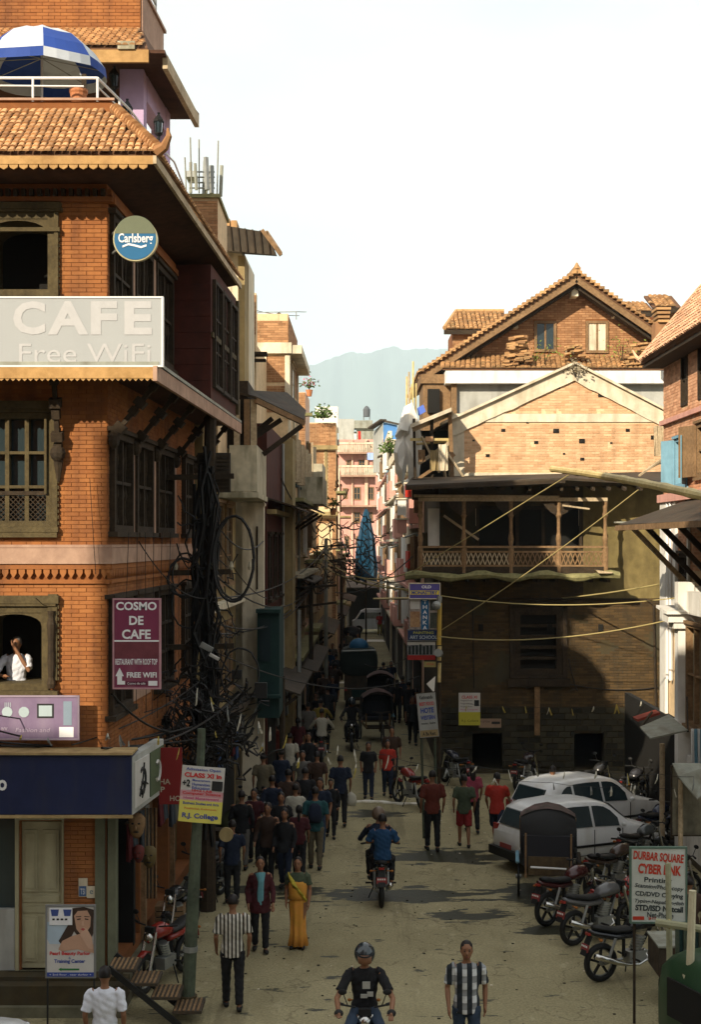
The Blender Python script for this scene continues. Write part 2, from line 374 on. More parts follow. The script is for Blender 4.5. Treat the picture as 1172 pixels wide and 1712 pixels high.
# ------------------------------------------------------------------ windows (frame, pane, bars are sub-parts)
def window(fr,u0,u1,z0,z1,parent,n=0,fm='wood',t=.07,mull=1,trans=1,pane='glass',dep=.16,proud=.03,bars=0,barm=None,sill=True,shut=None,arch=0,lattice=0,curtain=None):
    b=MB(fr);o_,i_=n+proud,n-dep
    b.box(u0,u0+t,i_,o_,z0,z1);b.box(u1-t,u1,i_,o_,z0,z1);b.box(u0+t,u1-t,i_,o_,z1-t,z1);b.box(u0+t,u1-t,i_,o_,z0,z0+t)
    w=ob('window',b,fm,parent);WL[w.name]=Vector((0,0,0))
    iu0,iu1,iz0,iz1=u0+t,u1-t,z0+t,z1-t
    if arch:
        a=MB(fr);c=(iu0+iu1)/2;hw=(iu1-iu0)/2;N_=10
        top=[(c-hw*math.cos(math.pi*i/N_),iz1-arch+arch*.9*math.sin(math.pi*i/N_)**.8)for i in range(N_+1)]
        for i in range(N_):a.plate([top[i],top[i+1],(top[i+1][0],iz1),(top[i][0],iz1)],i_+.03,o_-.012)
        ob('arch_board',a,fm,w)
    p=MB(fr);p.box(iu0,iu1,i_-.03,i_,iz0,iz1);ob('pane',p,pane,w)
    if curtain:
        c=MB(fr);k=int((iu1-iu0)/.05)
        for i in range(k):c.box(iu0+(iu1-iu0)*i/k,iu0+(iu1-iu0)*(i+.93)/k,i_+.002,i_+.010+.012*(i%2),iz0,iz1)
        ob('curtain',c,curtain,w)
    if mull or trans:
        c=MB(fr)
        for i in range(mull):x=iu0+(iu1-iu0)*(i+1)/(mull+1);c.box(x-t*.35,x+t*.35,i_+.012,o_-.03,iz0,iz1)
        for j in range(trans):z=iz0+(iz1-iz0)*(j+1)/(trans+1);c.box(iu0,iu1,i_+.014,o_-.035,z-t*.25,z+t*.25)
        ob('glazing_bar',c,fm,w)
    for i in range(bars):
        c=MB(fr);x=iu0+(iu1-iu0)*(i+.5)/bars;r=min(.03,(iu1-iu0)/bars*.27);H=iz1-iz0
        q=[iz0,iz0+H*.04,iz0+H*.12,iz0+H*.3,iz0+H*.36,iz0+H*.5,iz0+H*.62,iz0+H*.78,iz0+H*.86,iz1]
        c.tube([(x,n-.02,z)for z in q],[r,r*1.4,r*.7,r*.8,r*1.5,r*.8,r*.7,r*1.4,r,r],6);ob('baluster',c,barm or fm,w)
    if lattice:
        c=MB(fr);lz=iz0+lattice;s=.075;k=int((iu1-iu0+lattice)/s)+1
        for i in range(k):
            for sg in(0,1):
                a0=iu0-lattice+i*s;a,bb=(a0,a0+lattice)
                pa,pb=((a,iz0),(bb,lz))if sg==0 else((a,lz),(bb,iz0))
                def cl(P_,Q_):
                    (x0,y0),(x1,y1)=P_,Q_
                    if x0<iu0:y0+=(iu0-x0)*(y1-y0)/(x1-x0);x0=iu0
                    if x1>iu1:y1-=(x1-iu1)*(y1-y0)/(x1-x0+1e-9);x1=iu1
                    return(x0,y0),(x1,y1)
                if pb[0]<=iu0 or pa[0]>=iu1:continue
                pa,pb=cl(pa,pb)
                if pb[0]-pa[0]>.02:c.beam((pa[0],n+.01*sg,pa[1]),(pb[0],n+.01*sg,pb[1]),.014,.012)
        c.box(iu0,iu1,n-.02,n+.035,lz-.03,lz+.03);ob('lattice',c,barm or fm,w)
    if sill:
        c=MB(fr);c.box(u0-.1,u1+.1,n-.02,o_+.06,z0-.08,z0-.002);ob('sill',c,fm,w);c=MB(fr);c.box(u0-.12,u1+.12,n-.02,o_+.05,z1+.002,z1+.07);ob('lintel',c,fm,w)
    if shut:
        for sg,ua in((-1,u0),(1,u1)):
            c=MB(fr);L_=(u1-u0)*.46;c.hexa([(ua,o_+.004,z0+.02),(ua,o_+.034,z0+.02),(ua+sg*L_*.75,o_+.25,z0+.02),(ua+sg*L_*.75,o_+.22,z0+.02),
                (ua,o_+.004,z1-.02),(ua,o_+.034,z1-.02),(ua+sg*L_*.75,o_+.25,z1-.02),(ua+sg*L_*.75,o_+.22,z1-.02)]);ob('shutter',c,shut,w)
    return w
# ------------------------------------------------------------------ lettering
def text(s,fr,uc,zc,w,h,m,parent,n=.01,th=.003,name='lettering',rot=0,bold=0.0,sh=0):
    cu=bpy.data.curves.new('t','FONT');cu.body=s;cu.size=1;cu.resolution_u=3;cu.align_x='LEFT';cu.offset=bold;cu.shear=sh
    t=bpy.data.objects.new('t',cu);me=bpy.data.meshes.new_from_object(t);bpy.data.objects.remove(t);bpy.data.curves.remove(cu)
    xs=[v.co.x for v in me.vertices];ys=[v.co.y for v in me.vertices]
    if not xs:return None
    x0,x1,y0,y1=min(xs),max(xs),min(ys),max(ys);c,sn=math.cos(rot),math.sin(rot)
    for v in me.vertices:
        a=((v.co.x-x0)/max(x1-x0,1e-6)-.5)*w;b=((v.co.y-y0)/max(y1-y0,1e-6)-.5)*h
        q=fr.p(uc+a*c-b*sn,n,zc+a*sn+b*c);v.co=q
    me.name=name;me.materials.append(M[m]if isinstance(m,str)else m)
    o=bpy.data.objects.new(name,me);COL.objects.link(o);base(o,parent);return o
def board(name,label,fr,u0,u1,z0,z1,m,frame_m=None,n=0,th=.04,ft=.025,cat='sign',group=None,parent=None):
    "a sign board as a thing: > panel, sign_frame; returns the root"
    c=fr.p((u0+u1)/2,n,z0)
    t=parent or thing(name,label,cat,c,group=group)
    b=MB(fr);b.box(u0,u1,n-th,n,z0,z1);ob('panel',b,m,t)
    if frame_m:
        b=MB(fr)
        b.box(u0-ft,u1+ft,n-th-.004,n+.012,z1,z1+ft);b.box(u0-ft,u1+ft,n-th-.004,n+.012,z0-ft,z0)
        b.box(u0-ft,u0,n-th-.004,n+.012,z0,z1);b.box(u1,u1+ft,n-th-.004,n+.012,z0,z1);ob('sign_frame',b,frame_m,t)
    return t
def sag(a,b,s,n=14):
    a=Vector(a);b=Vector(b);return[a.lerp(b,i/n)-Vector((0,0,s*4*(i/n)*(1-i/n)))for i in range(n+1)]
def px3(px,py,d):return Vector((X(px,d),d,Z(py,d)))
# ================================================================== GROUND
def road_mat():
    m=bpy.data.materials.new('worn_road');m.use_nodes=True;n=m.node_tree;N=n.nodes;b=N['Principled BSDF'];L=n.links.new
    g=N.new('ShaderNodeNewGeometry');b.inputs['Specular IOR Level'].default_value=.25
    def nz(sc,det=6,sx=(1,1,1)):
        mp=N.new('ShaderNodeMapping');mp.inputs['Scale'].default_value=sx;L(g.outputs['Position'],mp.inputs[0])
        t=N.new('ShaderNodeTexNoise');t.inputs['Scale'].default_value=sc;t.inputs['Detail'].default_value=det;t.inputs['Roughness'].default_value=.62;L(mp.outputs[0],t.inputs['Vector']);return t.outputs[0]
    def ramp(v,p0,c0,p1,c1):
        r=N.new('ShaderNodeValToRGB');e=r.color_ramp.elements;e[0].position=p0;e[1].position=p1;e[0].color=(*c0,1);e[1].color=(*c1,1);L(v,r.inputs[0]);return r.outputs[0]
    def mixc(f,a,c,blend='MIX'):
        k=N.new('ShaderNodeMix');k.data_type='RGBA';k.blend_type=blend
        for s,v in((0,f),(6,a),(7,c)):
            if isinstance(v,(float,int)):k.inputs[s].default_value=v
            elif isinstance(v,tuple):k.inputs[s].default_value=(*v,1)
            else:L(v,k.inputs[s])
        return k.outputs[2]
    base=ramp(nz(.35),.3,(.27,.235,.130),.7,(.40,.35,.205))
    fine=ramp(nz(26,3),.35,(.72,.72,.72),.65,(1.1,1.1,1.08))
    c=mixc(1.0,base,fine,'MULTIPLY')
    c=mixc(ramp(nz(1.1,8,(1,.35,1)),.5,(0,0,0),.72,(.55,.55,.55)),c,(.20,.17,.09))
    tot=None
    for(cx,cy,rx,ry)in((2.1,31.6,2.1,1.1),(.9,28.2,3.0,.8),(2.2,26.6,1.1,.55),(3.5,25.6,.9,.5),(3.7,28.3,1.0,1.5),(-1.6,28.6,2.0,.45),(.6,36.6,1.2,.6)):
        mp=N.new('ShaderNodeMapping');mp.inputs['Location'].default_value=(-cx/rx,-cy/ry,0);mp.inputs['Scale'].default_value=(1/rx,1/ry,0);L(g.outputs['Position'],mp.inputs[0])
        gr=N.new('ShaderNodeTexGradient');gr.gradient_type='SPHERICAL';L(mp.outputs[0],gr.inputs[0])
        if tot is None:tot=gr.outputs[1]
        else:a=N.new('ShaderNodeMath');a.operation='MAXIMUM';L(tot,a.inputs[0]);L(gr.outputs[1],a.inputs[1]);tot=a.outputs[0]
    a=N.new('ShaderNodeMath');a.operation='MULTIPLY_ADD';L(tot,a.inputs[0]);a.inputs[1].default_value=.40;L(nz(1.5,10,(.8,2.2,1)),a.inputs[2])
    wet=ramp(a.outputs[0],.625,(0,0,0),.65,(1,1,1))
    cr=N.new('ShaderNodeTexVoronoi');cr.feature='DISTANCE_TO_EDGE';cr.inputs['Scale'].default_value=.32;wv=N.new('ShaderNodeVectorMath');wv.operation='MULTIPLY_ADD';tn=N.new('ShaderNodeTexNoise');tn.inputs['Scale'].default_value=1.2;tn.inputs['Detail'].default_value=8;L(g.outputs['Position'],tn.inputs['Vector']);L(tn.outputs['Color'],wv.inputs[0]);wv.inputs[1].default_value=(2.4,2.4,2.4);L(g.outputs['Position'],wv.inputs[2]);L(wv.outputs[0],cr.inputs['Vector'])
    c=mixc(ramp(cr.outputs['Distance'],.002,(.45,.45,.45),.010,(0,0,0)),c,(.075,.058,.032))
    c=mixc(ramp(nz(3.2,9,(1,.5,1)),.60,(0,0,0),.70,(.5,.5,.5)),c,(.48,.43,.28))
    c=mixc(ramp(nz(.55,5,(2.4,.16,1)),.56,(0,0,0),.62,(.42,.42,.42)),c,(.10,.082,.045))
    c=mixc(wet,c,(.036,.036,.020));L(c,b.inputs['Base Color'])
    L(ramp(wet,0,(.92,.92,.92),1,(.5,.5,.5)),b.inputs['Roughness'])
    bp=N.new('ShaderNodeBump');bp.inputs['Strength'].default_value=.35;bp.inputs['Distance'].default_value=.03;L(nz(12,6),bp.inputs['Height']);L(bp.outputs[0],b.inputs['Normal'])
    return m
g=MB();nx=40
g.quad((-9000,-3000,0),(9000,-3000,0),(9000,9000,0),(-9000,9000,0))
ground=tag(ob('ground',g,mat('dusty_earth',(.17,.145,.09),var=.2,scale=.5),None),kind='structure')
g=MB();g.quad((-9.0,-20,.004),(14,-20,.004),(14,42.8,.004),(-9,42.8,.004));
g.quad((-4.0,42.8,.004),(3.1,42.8,.004),(3.1,150,.004),(-4,150,.004))
tag(ob('road',g,road_mat(),None),kind='structure')
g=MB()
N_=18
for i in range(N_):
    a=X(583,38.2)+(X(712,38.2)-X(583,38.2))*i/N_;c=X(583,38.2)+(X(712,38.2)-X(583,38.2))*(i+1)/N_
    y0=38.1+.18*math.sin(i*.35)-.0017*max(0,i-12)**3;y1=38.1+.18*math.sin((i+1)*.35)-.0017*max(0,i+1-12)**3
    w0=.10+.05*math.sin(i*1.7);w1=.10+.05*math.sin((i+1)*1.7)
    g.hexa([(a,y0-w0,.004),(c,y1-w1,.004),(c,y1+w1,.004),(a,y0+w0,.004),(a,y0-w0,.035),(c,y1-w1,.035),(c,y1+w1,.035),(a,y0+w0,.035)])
tag(ob('sunlight_strip',g,flat('painted_sunlight',(.86,.82,.72)),None),kind='structure')  # slit of sunlight across the shaded road, imitated by a raised near-white strip
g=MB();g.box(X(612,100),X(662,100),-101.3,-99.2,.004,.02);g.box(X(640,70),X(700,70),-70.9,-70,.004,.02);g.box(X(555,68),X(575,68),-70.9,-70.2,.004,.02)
tag(ob('sunlight_strip',g,flat('painted_sunlight',(.86,.82,.72)),None),kind='structure')  # farther patches of sunlit road, put in as the same pale colour
g=MB();g.box(-12,-3.35,-31.5,-20.9,0,.16);g.box(-3.5,-2.6,-44,-31.5,0,.14)
tag(ob('pavement',g,mat('pavement_stone',(.10,.095,.06),c2=(.15,.14,.09),scale=5),None),kind='structure')
g=MB();g.box(7.4,14,-42.6,-20,0,.13);tag(ob('pavement',g,'mortar_old',None),kind='structure')
g=MB();rr=random.Random(3)
for i in range(420):
    x=rr.uniform(-3.2,7);y=rr.uniform(17.8,42);s=rr.uniform(.008,.03)
    g.cur=0 if rr.random()<.8 else 1
    g.box(x,x+s*1.6,-y-s,-y,.004,.004+s*.5)
tag(ob('street_litter',g,['stone','cream'],None),kind='stuff')
def hills(name,d,prof,m,depth):
    b=MB();n=len(prof);A,B_,C_=[],[],[]
    rr=random.Random(4)
    P_=[]
    for i in range(len(prof)-1):
        for k in range(8):
            t=k/8;P_.append((prof[i][0]+(prof[i+1][0]-prof[i][0])*t,prof[i][1]+(prof[i+1][1]-prof[i][1])*t+rr.uniform(-1.2,1.2)))
    P_.append(prof[-1])
    rows=[]
    for(t,zf)in((0,0),(.3,.28),(.55,.5),(.8,.8),(1,1)):
        rows.append([(X(px,d),d-depth*(1-t)+160*noise.noise(Vector((px*.03,t*3,1)))*(zf>0),max(0,Z(py,d))*zf*(1+.22*(zf<1)*noise.noise(Vector((px*.02,t*4,0)))))for px,py in P_])
    rows.append([(x,y+depth*.5,0)for x,y,z in rows[-1]])
    b.rings(rows,caps=False,closed=False);o=ob(name,b,m,None,smooth=True);o['kind']='structure';return o
HILL=mat('forested_hill',(.035,.055,.05),c2=(.06,.085,.07),var=.4,scale=.004,bump=0)
hills('hills',6000,[(-900,700),(-300,640),(100,660),(400,650),(500,614),(530,609),(560,597),(610,589),(650,583),(690,581),(712,585),(735,584),(760,590),(800,612),(900,640),(1100,610),(1400,650),(1900,690)],HILL,1600)
# ================================================================== CORNER CAFE BUILDING
CY=21.6
CX0=-3.70
cafe=thing('cafe_building','tall orange brick corner building with carved dark windows, tiled eaves and a roof terrace','building',(CX0,CY,0))
ff=Fr((CX0,CY),(1,0),(0,-1))
sf=Fr((CX0,CY),(.044,1),(1,-.044))
SL=8.6
def zf(py):return Z(py,CY)
def uf(px):return X(px,CY)-CX0
W1=(-1.9,uf(82),4.75,6.02)
W2=(-1.9,uf(88),7.22,8.95)
W3=(-1.9,uf(92),10.0,11.98)
fh=[W1,W2,W3,(-1.30,uf(106),.5,2.76),(-5,uf(28),.5,2.9)]
wall(ff,-5.2,-.002,0,12.5,fh,'mortar',cafe,th=.3)
bricks(ff,-1.9,0.0,2.9,6.38,fh,'brick',cafe,single=150)
bricks(ff,-1.9,0.0,6.93,9.75,fh,'brick',cafe,single=300)
bricks(ff,-1.9,0.0,9.75,12.3,fh,'brick',cafe,single=0)
bricks(ff,uf(106),uf(160),.5,2.8,[],'brick',cafe)
SW2=[(.12,1.62),(1.92,3.42),(3.84,5.6),(6.9,7.95)]
SW1=[(.05,1.6),(1.95,3.5),(3.9,5.6),(6.85,7.9)]
SW3=[(.15,1.65),(1.95,3.5),(3.84,5.62)]
sh_=[(a,b,7.15,8.68)for a,b in SW2]+[(a,b,4.35,6.12)for a,b in SW1]+[(a,b,10.25,12.0)for a,b in SW3]+[(.35,2.6,.35,2.75),(3.0,5.4,.35,2.75),(5.9,8.2,.35,2.75)]
wall(sf,.302,SL,0,12.5,sh_,'mortar',cafe,th=.3)
b=MB(sf);b.box(.0,.302,-.3,-.001,0,12.5);ob('wall',b,'mortar',cafe)
bricks(sf,0,SL,2.9,6.38,sh_,'brick',cafe)
bricks(sf,0,SL,6.93,9.75,sh_,'brick',cafe)
bricks(sf,0,SL,9.75,12.3,sh_,'brick',cafe)
b=MB();b.box(-8.9,CX0-.3,-30.6,-30.2,0,12.5);b.box(-8.9,-8.6,-30.2,-CY,0,12.5);b.box(-8.6,-3.75,-30.2,-CY-.3,9.2,9.3);b.box(-8.6,-3.75,-30.2,-CY-.3,12.2,12.3)
b.box(-8.6,-3.75,-30.2,-CY-.3,6.4,6.5);b.box(-8.6,-3.75,-30.2,-CY-.3,3.0,3.1);ob('floor_slabs',b,'mortar',cafe)
for f_,a,c in((ff,-1.95,.09),(sf,-.09,SL)):
    b=MB(f_);b.box(a,c,0,.10,6.66,6.90);b.box(a,c,.0,.085,6.905,6.95);ob('stone_band',b,'pinkstone',cafe)
    b=MB(f_);b.box(a,c,0,.075,6.58,6.655);b.box(a,c,0,.05,6.36,6.42);ob('cornice',b,'brick',cafe)
    k=int((c-a)/.125)
    for i in range(k):
        b=MB(f_);u=a+i*.125;b.plate([(u,6.575),(u+.095,6.575),(u+.095,6.52),(u+.047,6.44),(u,6.52)],.015,.07);ob('dentil',b,'brick',cafe)
w=window(ff,W1[0],W1[1]+.0,W1[2],W1[3],cafe,fm='wood_olive',t=.10,mull=0,trans=0,pane='dark',dep=.9,proud=.06,arch=.22,sill=True)
b=MB(ff);b.box(uf(82),uf(97),.015,.085,4.9,6.2);b.box(-1.9,uf(100),.02,.12,6.06,6.18);b.box(-1.9,uf(99),.02,.15,4.62,4.74);b.box(-1.9,uf(99),.02,.10,4.42,4.54)
for i in range(14):b.box(uf(97),uf(100),.02,.07,4.9+i*.09,4.95+i*.09)
ob('carved_surround',b,'wood_olive',cafe)
b=MB(ff);b.tube([(uf(88),.10,z)for z in(4.78,4.85,4.95,5.2,5.5,5.75,5.85,5.95)],[.05,.07,.045,.06,.05,.07,.04,.06],8);ob('turned_column',b,'wood',cafe)
w=window(ff,W2[0],W2[1],W2[2],W2[3],cafe,fm='wood_olive',t=.09,mull=2,trans=2,pane='glass',dep=.14,proud=.05,arch=.0,sill=True,lattice=.42,barm='wood')
b=MB(ff);b.box(uf(88),uf(97),.015,.07,7.2,9.0);b.box(uf(76),uf(80),.06,.10,7.72,8.85)
for i in range(19):b.box(uf(97),uf(99.5),.02,.06,7.25+i*.09,7.30+i*.09)
b.box(-1.9,uf(101),.02,.13,9.0,9.12);b.box(-1.9,uf(97),.03,.10,7.06,7.15);ob('carved_surround',b,'wood_olive',cafe)
w=window(ff,W3[0],W3[1],W3[2],W3[3],cafe,fm='wood_olive',t=.10,mull=0,trans=0,pane='dark',dep=.9,proud=.06,arch=.26)
b=MB(ff);b.box(uf(92),uf(99),.015,.085,10.1,12.0);b.box(-1.9,uf(104),.02,.13,12.02,12.12);b.box(-1.9,uf(102),.02,.11,11.68,11.74)
for i in range(18):b.box(uf(99),uf(101),.02,.06,10.1+i*.09,10.15+i*.09)
b.box(-1.9,uf(100),.02,.13,10.70,10.80);ob('carved_surround',b,'wood_olive',cafe)
for(a,c)in SW2:window(sf,a,c,7.15,8.68,cafe,fm='wood',t=.10,mull=1,trans=1,pane='dark',dep=.2,proud=.10,bars=6,sill=True)
for(a,c)in SW1[:1]+SW1[2:]:window(sf,a,c,4.35,6.12,cafe,fm='wood',t=.10,mull=1,trans=2,pane='dark',dep=.2,proud=.09,bars=4,sill=True)
window(sf,SW1[1][0],SW1[1][1],5.2,6.12,cafe,fm='wood',t=.10,mull=1,trans=0,pane='dark',dep=.2,proud=.09,bars=4,sill=True)
b=MB(sf);b.box(SW1[1][0],SW1[1][1],-.05,.02,4.35,5.2);ob('infill_panel',b,'pinkstone',cafe)
for(a,c)in SW3:window(sf,a,c,10.25,12.0,cafe,fm='wood',t=.10,mull=1,trans=1,pane='dark',dep=.2,proud=.08,bars=6,sill=True)
b=MB(sf)
for a,c in((1.66,1.88),(3.46,3.8),(5.64,6.0)):b.box(a,c,.012,.06,7.1,8.7)
for a,c in((1.7,1.9),(3.54,3.8)):b.box(a,c,.012,.06,10.2,12.0)
ob('pier',b,'pinkstone',cafe)
b=MB(sf);b.box(5.95,9.9,.02,.74,9.75,12.35);bay=ob('bay',b,'maroon',cafe)
for i in range(8):
    b=MB(sf);z=9.8+i*.31;b.box(5.93,5.948,.03,.74,z,z+.30);ob('board',b,'maroon',bay)
for i in range(3):
    window(sf,6.15+i*1.22,7.25+i*1.22,10.0,12.1,cafe,n=.74,fm='wood',t=.07,mull=1,trans=2,pane='dark',dep=.0,proud=.07,bars=2,sill=False)
b=MB(sf);b.box(5.95,9.95,.742,.78,10.95,11.05);b.box(9.80,9.97,.03,.80,9.8,12.3);ob('bay_rail',b,'wood_olive',cafe)
def eave(z,dep,hang,parent,m_f,m_s,front_u0,slen,fasc_h,scallop,zin):
    "fascia round the corner at height z, soffit back to the wall at height zin"
    b=MB(ff);b.box(front_u0,dep,dep,dep+.05,z-fasc_h,z)
    if scallop:
        s=.145;k=int((dep-front_u0)/s)
        for i in range(k):
            u=front_u0+i*s;b.plate([(u+.005,z-fasc_h),(u+s*.12,z-fasc_h-.045),(u+s*.5,z-fasc_h-.075),(u+s*.88,z-fasc_h-.045),(u+s-.005,z-fasc_h)],dep+.004,dep+.04)
    ob('fascia',b,m_f,parent)
    b=MB(sf);b.box(-dep-.03,slen,dep,dep+.05,z-fasc_h,z-.002);ob('fascia',b,m_s,parent)
    b=MB()
    A=ff.p(front_u0,dep,z-.03);B_=ff.p(dep,dep,z-.03);C_=ff.p(0,0,zin);D_=ff.p(front_u0,0,zin);E_=sf.p(slen,dep,z-.03);G_=sf.p(slen,0,zin)
    up=Vector((0,0,.04))
    for q in((A,B_,C_,D_),(B_,E_,G_,C_)):b.hexa([*q,*[x+up for x in q]])
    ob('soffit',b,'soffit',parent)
eave(12.60,.87,.87,cafe,'fascia_y','wood_pale',-4.9,9.4,.12,True,12.42)
for i in range(17):b=MB(ff);b.box(-2.0+i*.12,-1.94+i*.12,.0,.10,12.22,12.33);ob('joist_end',b,'wood',cafe)
b=MB(sf);b.box(0,5.9,.0,.12,12.12,12.22);b.box(0,5.9,.0,.07,12.25,12.34);ob('cornice',b,'brick',cafe)
b=MB(ff);b.box(-1.9,.1,.0,.09,12.14,12.21);ob('cornice',b,'mortar',cafe)
roof=ob('roof',(lambda b:(b.hexa([ff.p(-4.9,.87,12.60),ff.p(.87,.87,12.60),ff.p(.02,-.55,13.62),ff.p(-4.9,-.55,13.62),ff.p(-4.9,.87,12.64),ff.p(.87,.87,12.64),ff.p(.02,-.55,13.66),ff.p(-4.9,-.55,13.66)]),
    b.hexa([ff.p(.87,.87,12.60),sf.p(9.4,.87,12.60),sf.p(9.4,-.02,13.62),ff.p(.02,-.55,13.62),ff.p(.87,.87,12.641),sf.p(9.4,.87,12.641),sf.p(9.4,-.02,13.66),ff.p(.02,-.55,13.661)]),b)[-1])(MB()),'under',cafe)
WL[roof.name]=Vector((0,0,0))
Vv=Vector((0,1.42,1.02));VL=Vv.length
tiles(ff.p(-2.2,.90,12.64),(1,0,0),Vv,29,11,.107,.162,lambda u,v:u<3.06-.60*v and v<VL-.04,'tile',roof,single=300)
tiles(sf.p(-.8,.90,12.64),sf.u,Vector((-.90,.04,1.02)),76,9,.135,.15,lambda u,v:u>.05+v*1.0,'tile',roof,single=0)
hp=MB();A=ff.p(.90,.90,12.66);B_=ff.p(.02,-.55,13.70)
for i in range(20):
    q=A.lerp(B_,i/20);r=A.lerp(B_,(i+1.25)/20);hp.tube([q+Vector((0,0,.05)),r+Vector((0,0,.02))],[.095,.07],8)
hp.tube([A+Vector((-.02,.0,.0)),A+Vector((.10,-.06,.06)),A+Vector((.17,-.10,.2)),A+Vector((.15,-.08,.32))],[.09,.07,.045,.015],6)
ob('hip_tiles',hp,'tile',roof)
pa=MB();pa.box(-8.6,CX0-.02,-CY-.95,-CY-.60,13.40,13.86);pb=MB(sf);pb.box(.62,9.2,-.55,-.25,13.4,13.86)
ob('parapet',pa,'mortar',cafe);ob('parapet',pb,'pinkstone',cafe)
pf=Fr((CX0,CY+.60),(1,0),(0,-1));bricks(pf,-1.9,-.02,13.62,13.80,[],'brick',cafe)
b=MB(pf);b.box(-4.9,.02,0,.05,13.865,13.90);b.box(-4.9,.0,0,.035,13.56,13.60);ob('coping',b,'pinkstone',cafe)
b=MB();b.box(-8.6,-3.9,-30.2,-CY-.96,13.2,13.35);ob('terrace_floor',b,'concrete',cafe)
b=MB(ff);b.box(-4.9,.87,.87,.91,9.37,9.55)
s=.085
for i in range(48):
    u=.87-(i+1)*s;b.plate([(u,9.37),(u+s,9.37),(u+s*.5,9.33)],.874,.90)
ob('fascia',b,'fascia_y',cafe)
b=MB(sf);b.box(-.90,9.3,.87,.93,9.33,9.55);ob('fascia',b,'pinkstone',cafe)
b=MB(sf);b.box(-.86,9.3,.0,.868,9.50,9.58);b2=MB(ff);b2.box(-4.9,.0,.0,.868,9.501,9.579)
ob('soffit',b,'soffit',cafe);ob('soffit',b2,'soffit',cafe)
b=MB();up=Vector((0,0,.05))
for q in((ff.p(-4.9,.91,9.56),ff.p(.91,.91,9.56),ff.p(.01,.01,9.95),ff.p(-4.9,.01,9.95)),(ff.p(.91,.91,9.561),sf.p(9.3,.93,9.561),sf.p(9.3,.01,9.951),ff.p(.01,.01,9.951))):b.hexa([*q,*[x+up for x in q]])
ob('canopy_roof',b,'tin_grey',cafe)
def strut(f_,u,z0,z1,n1,parent):
    b=MB(f_)
    P0=Vector((u,.06,z0));P1=Vector((u,n1,z1));k=7
    for i in range(k):
        a=P0.lerp(P1,i/k);c=P0.lerp(P1,(i+.8)/k);wd=.12+.06*math.sin(i*2.1)
        b.beam(a,c,wd,wd)
    b.ball(P0+Vector((0,.05,-.02)),.12,.09,.13,8,6);b.beam(P0,P1,.07,.07)
    ob('strut',b,'wood',parent)
for u in(0.0,1.75,3.6,5.7,8.1):strut(sf,u,8.55,9.42,.78,cafe)
b=MB(ff)
strut(ff,uf(99),8.35,9.5,.42,cafe)
b=MB(ff);b.tube([(uf(99),.06,z)for z in(7.9,8.1,8.3,8.5)],[.02,.06,.09,.05],6);ob('strut_foot',b,'wood',cafe)
dr=MB(ff);dr.box(uf(32),uf(104),-.12,-.05,.52,2.74);door=ob('door',dr,mat('cream_door_paint',(.36,.33,.20),c2=(.42,.39,.25),var=.12,scale=4,rough=.6,stain=.5,stain_c=(.2,.18,.11)),cafe)
for ua,ub in((uf(37),uf(62)),(uf(70),uf(98))):
    for z0,z1 in((.62,1.30),(1.68,2.62)):
        b=MB(ff);b.box(ua,ub,-.05,-.030,z0,z1);b.box(ua+.04,ub-.04,-.030,-.018,z0+.05,z1-.05);ob('door_panel',b,'cream_door_paint' if False else MATS['cream_door_paint'],door)
for z0,z1 in((1.36,1.46),(1.52,1.62)):
    b=MB(ff);b.box(uf(37),uf(98),-.05,-.034,z0,z1);ob('door_panel',b,MATS['cream_door_paint'],door)
b=MB(ff);b.box(uf(26),uf(32),-.1,.04,.5,2.78);b.box(uf(104),uf(107),-.1,.04,.5,2.78);b.box(uf(26),uf(107),-.1,.045,2.78,2.86);b.box(uf(14),uf(107),-.1,.08,.42,.5);ob('door_frame',b,MATS['cream_door_paint'],cafe)
b=MB(ff);b.box(-4.9,uf(26),-.15,-.1,.5,2.9);ob('shop_window',b,'glass',cafe)
b=MB(ff);b.box(-4.9,uf(25),-.1,.02,.5,1.42);ob('stall_riser',b,'grey',cafe)
gp=mat('grey_green_post',(.16,.17,.11),var=.25,scale=6,stain=.4)
b=MB(ff);b.box(uf(160),uf(176),.0,.06,.3,2.9);ob('post',b,gp,cafe)
b=MB(ff);b.box(.02,.14,-.2,.05,.3,2.9);ob('post',b,gp,cafe)
b=MB(ff);b.box(-4.9,.35,.0,.6,0.0,.44);b.box(-4.9,.25,.02,.35,.44,.5);ob('plinth',b,'mortar_old',cafe)
b=MB(ff);b.box(-4.9,.1,-2.2,-2.0,.3,2.9);b2=MB(sf);b2.box(.3,SL,-2.2,-2.0,.3,2.9);ob('shop_back_wall',b,'dark',cafe);ob('shop_back_wall',b2,'dark',cafe)
for u in(.3,2.7,5.6,8.3):b=MB(sf);b.box(u,u+.14,.0,.08,.2,2.9);ob('post',b,'wood_mid',cafe)
b=MB(ff);b.box(uf(132),uf(147),.03,.034,1.62,1.9);b.box(uf(146),uf(161),.031,.036,1.60,1.78);tag(ob('poster',b,'cream',None),'torn pale poster scraps pasted on the brick pier beside the cream door','poster')
b=MB(ff);b.box(uf(133),uf(145),.035,.038,1.63,1.78);ob('printed_panel',b,flat('poster_blue',(.06,.12,.26)),bpy.data.objects['poster'])
text('TSI',ff,uf(139),1.70,.07,.09,'whitepaint',bpy.data.objects['poster'],n=.040)
text('e',ff,uf(153.5),1.69,.05,.06,flat('poster_ink',(.08,.16,.2)),bpy.data.objects['poster'],n=.038)
b=MB(ff);b.box(uf(107),uf(158),.027,.030,1.05,1.42);tag(ob('notice',b,mat('faded_notice',(.30,.25,.14),var=.25,scale=12),None),'faded brown notice pasted low on the brick pier by the cream door','poster')
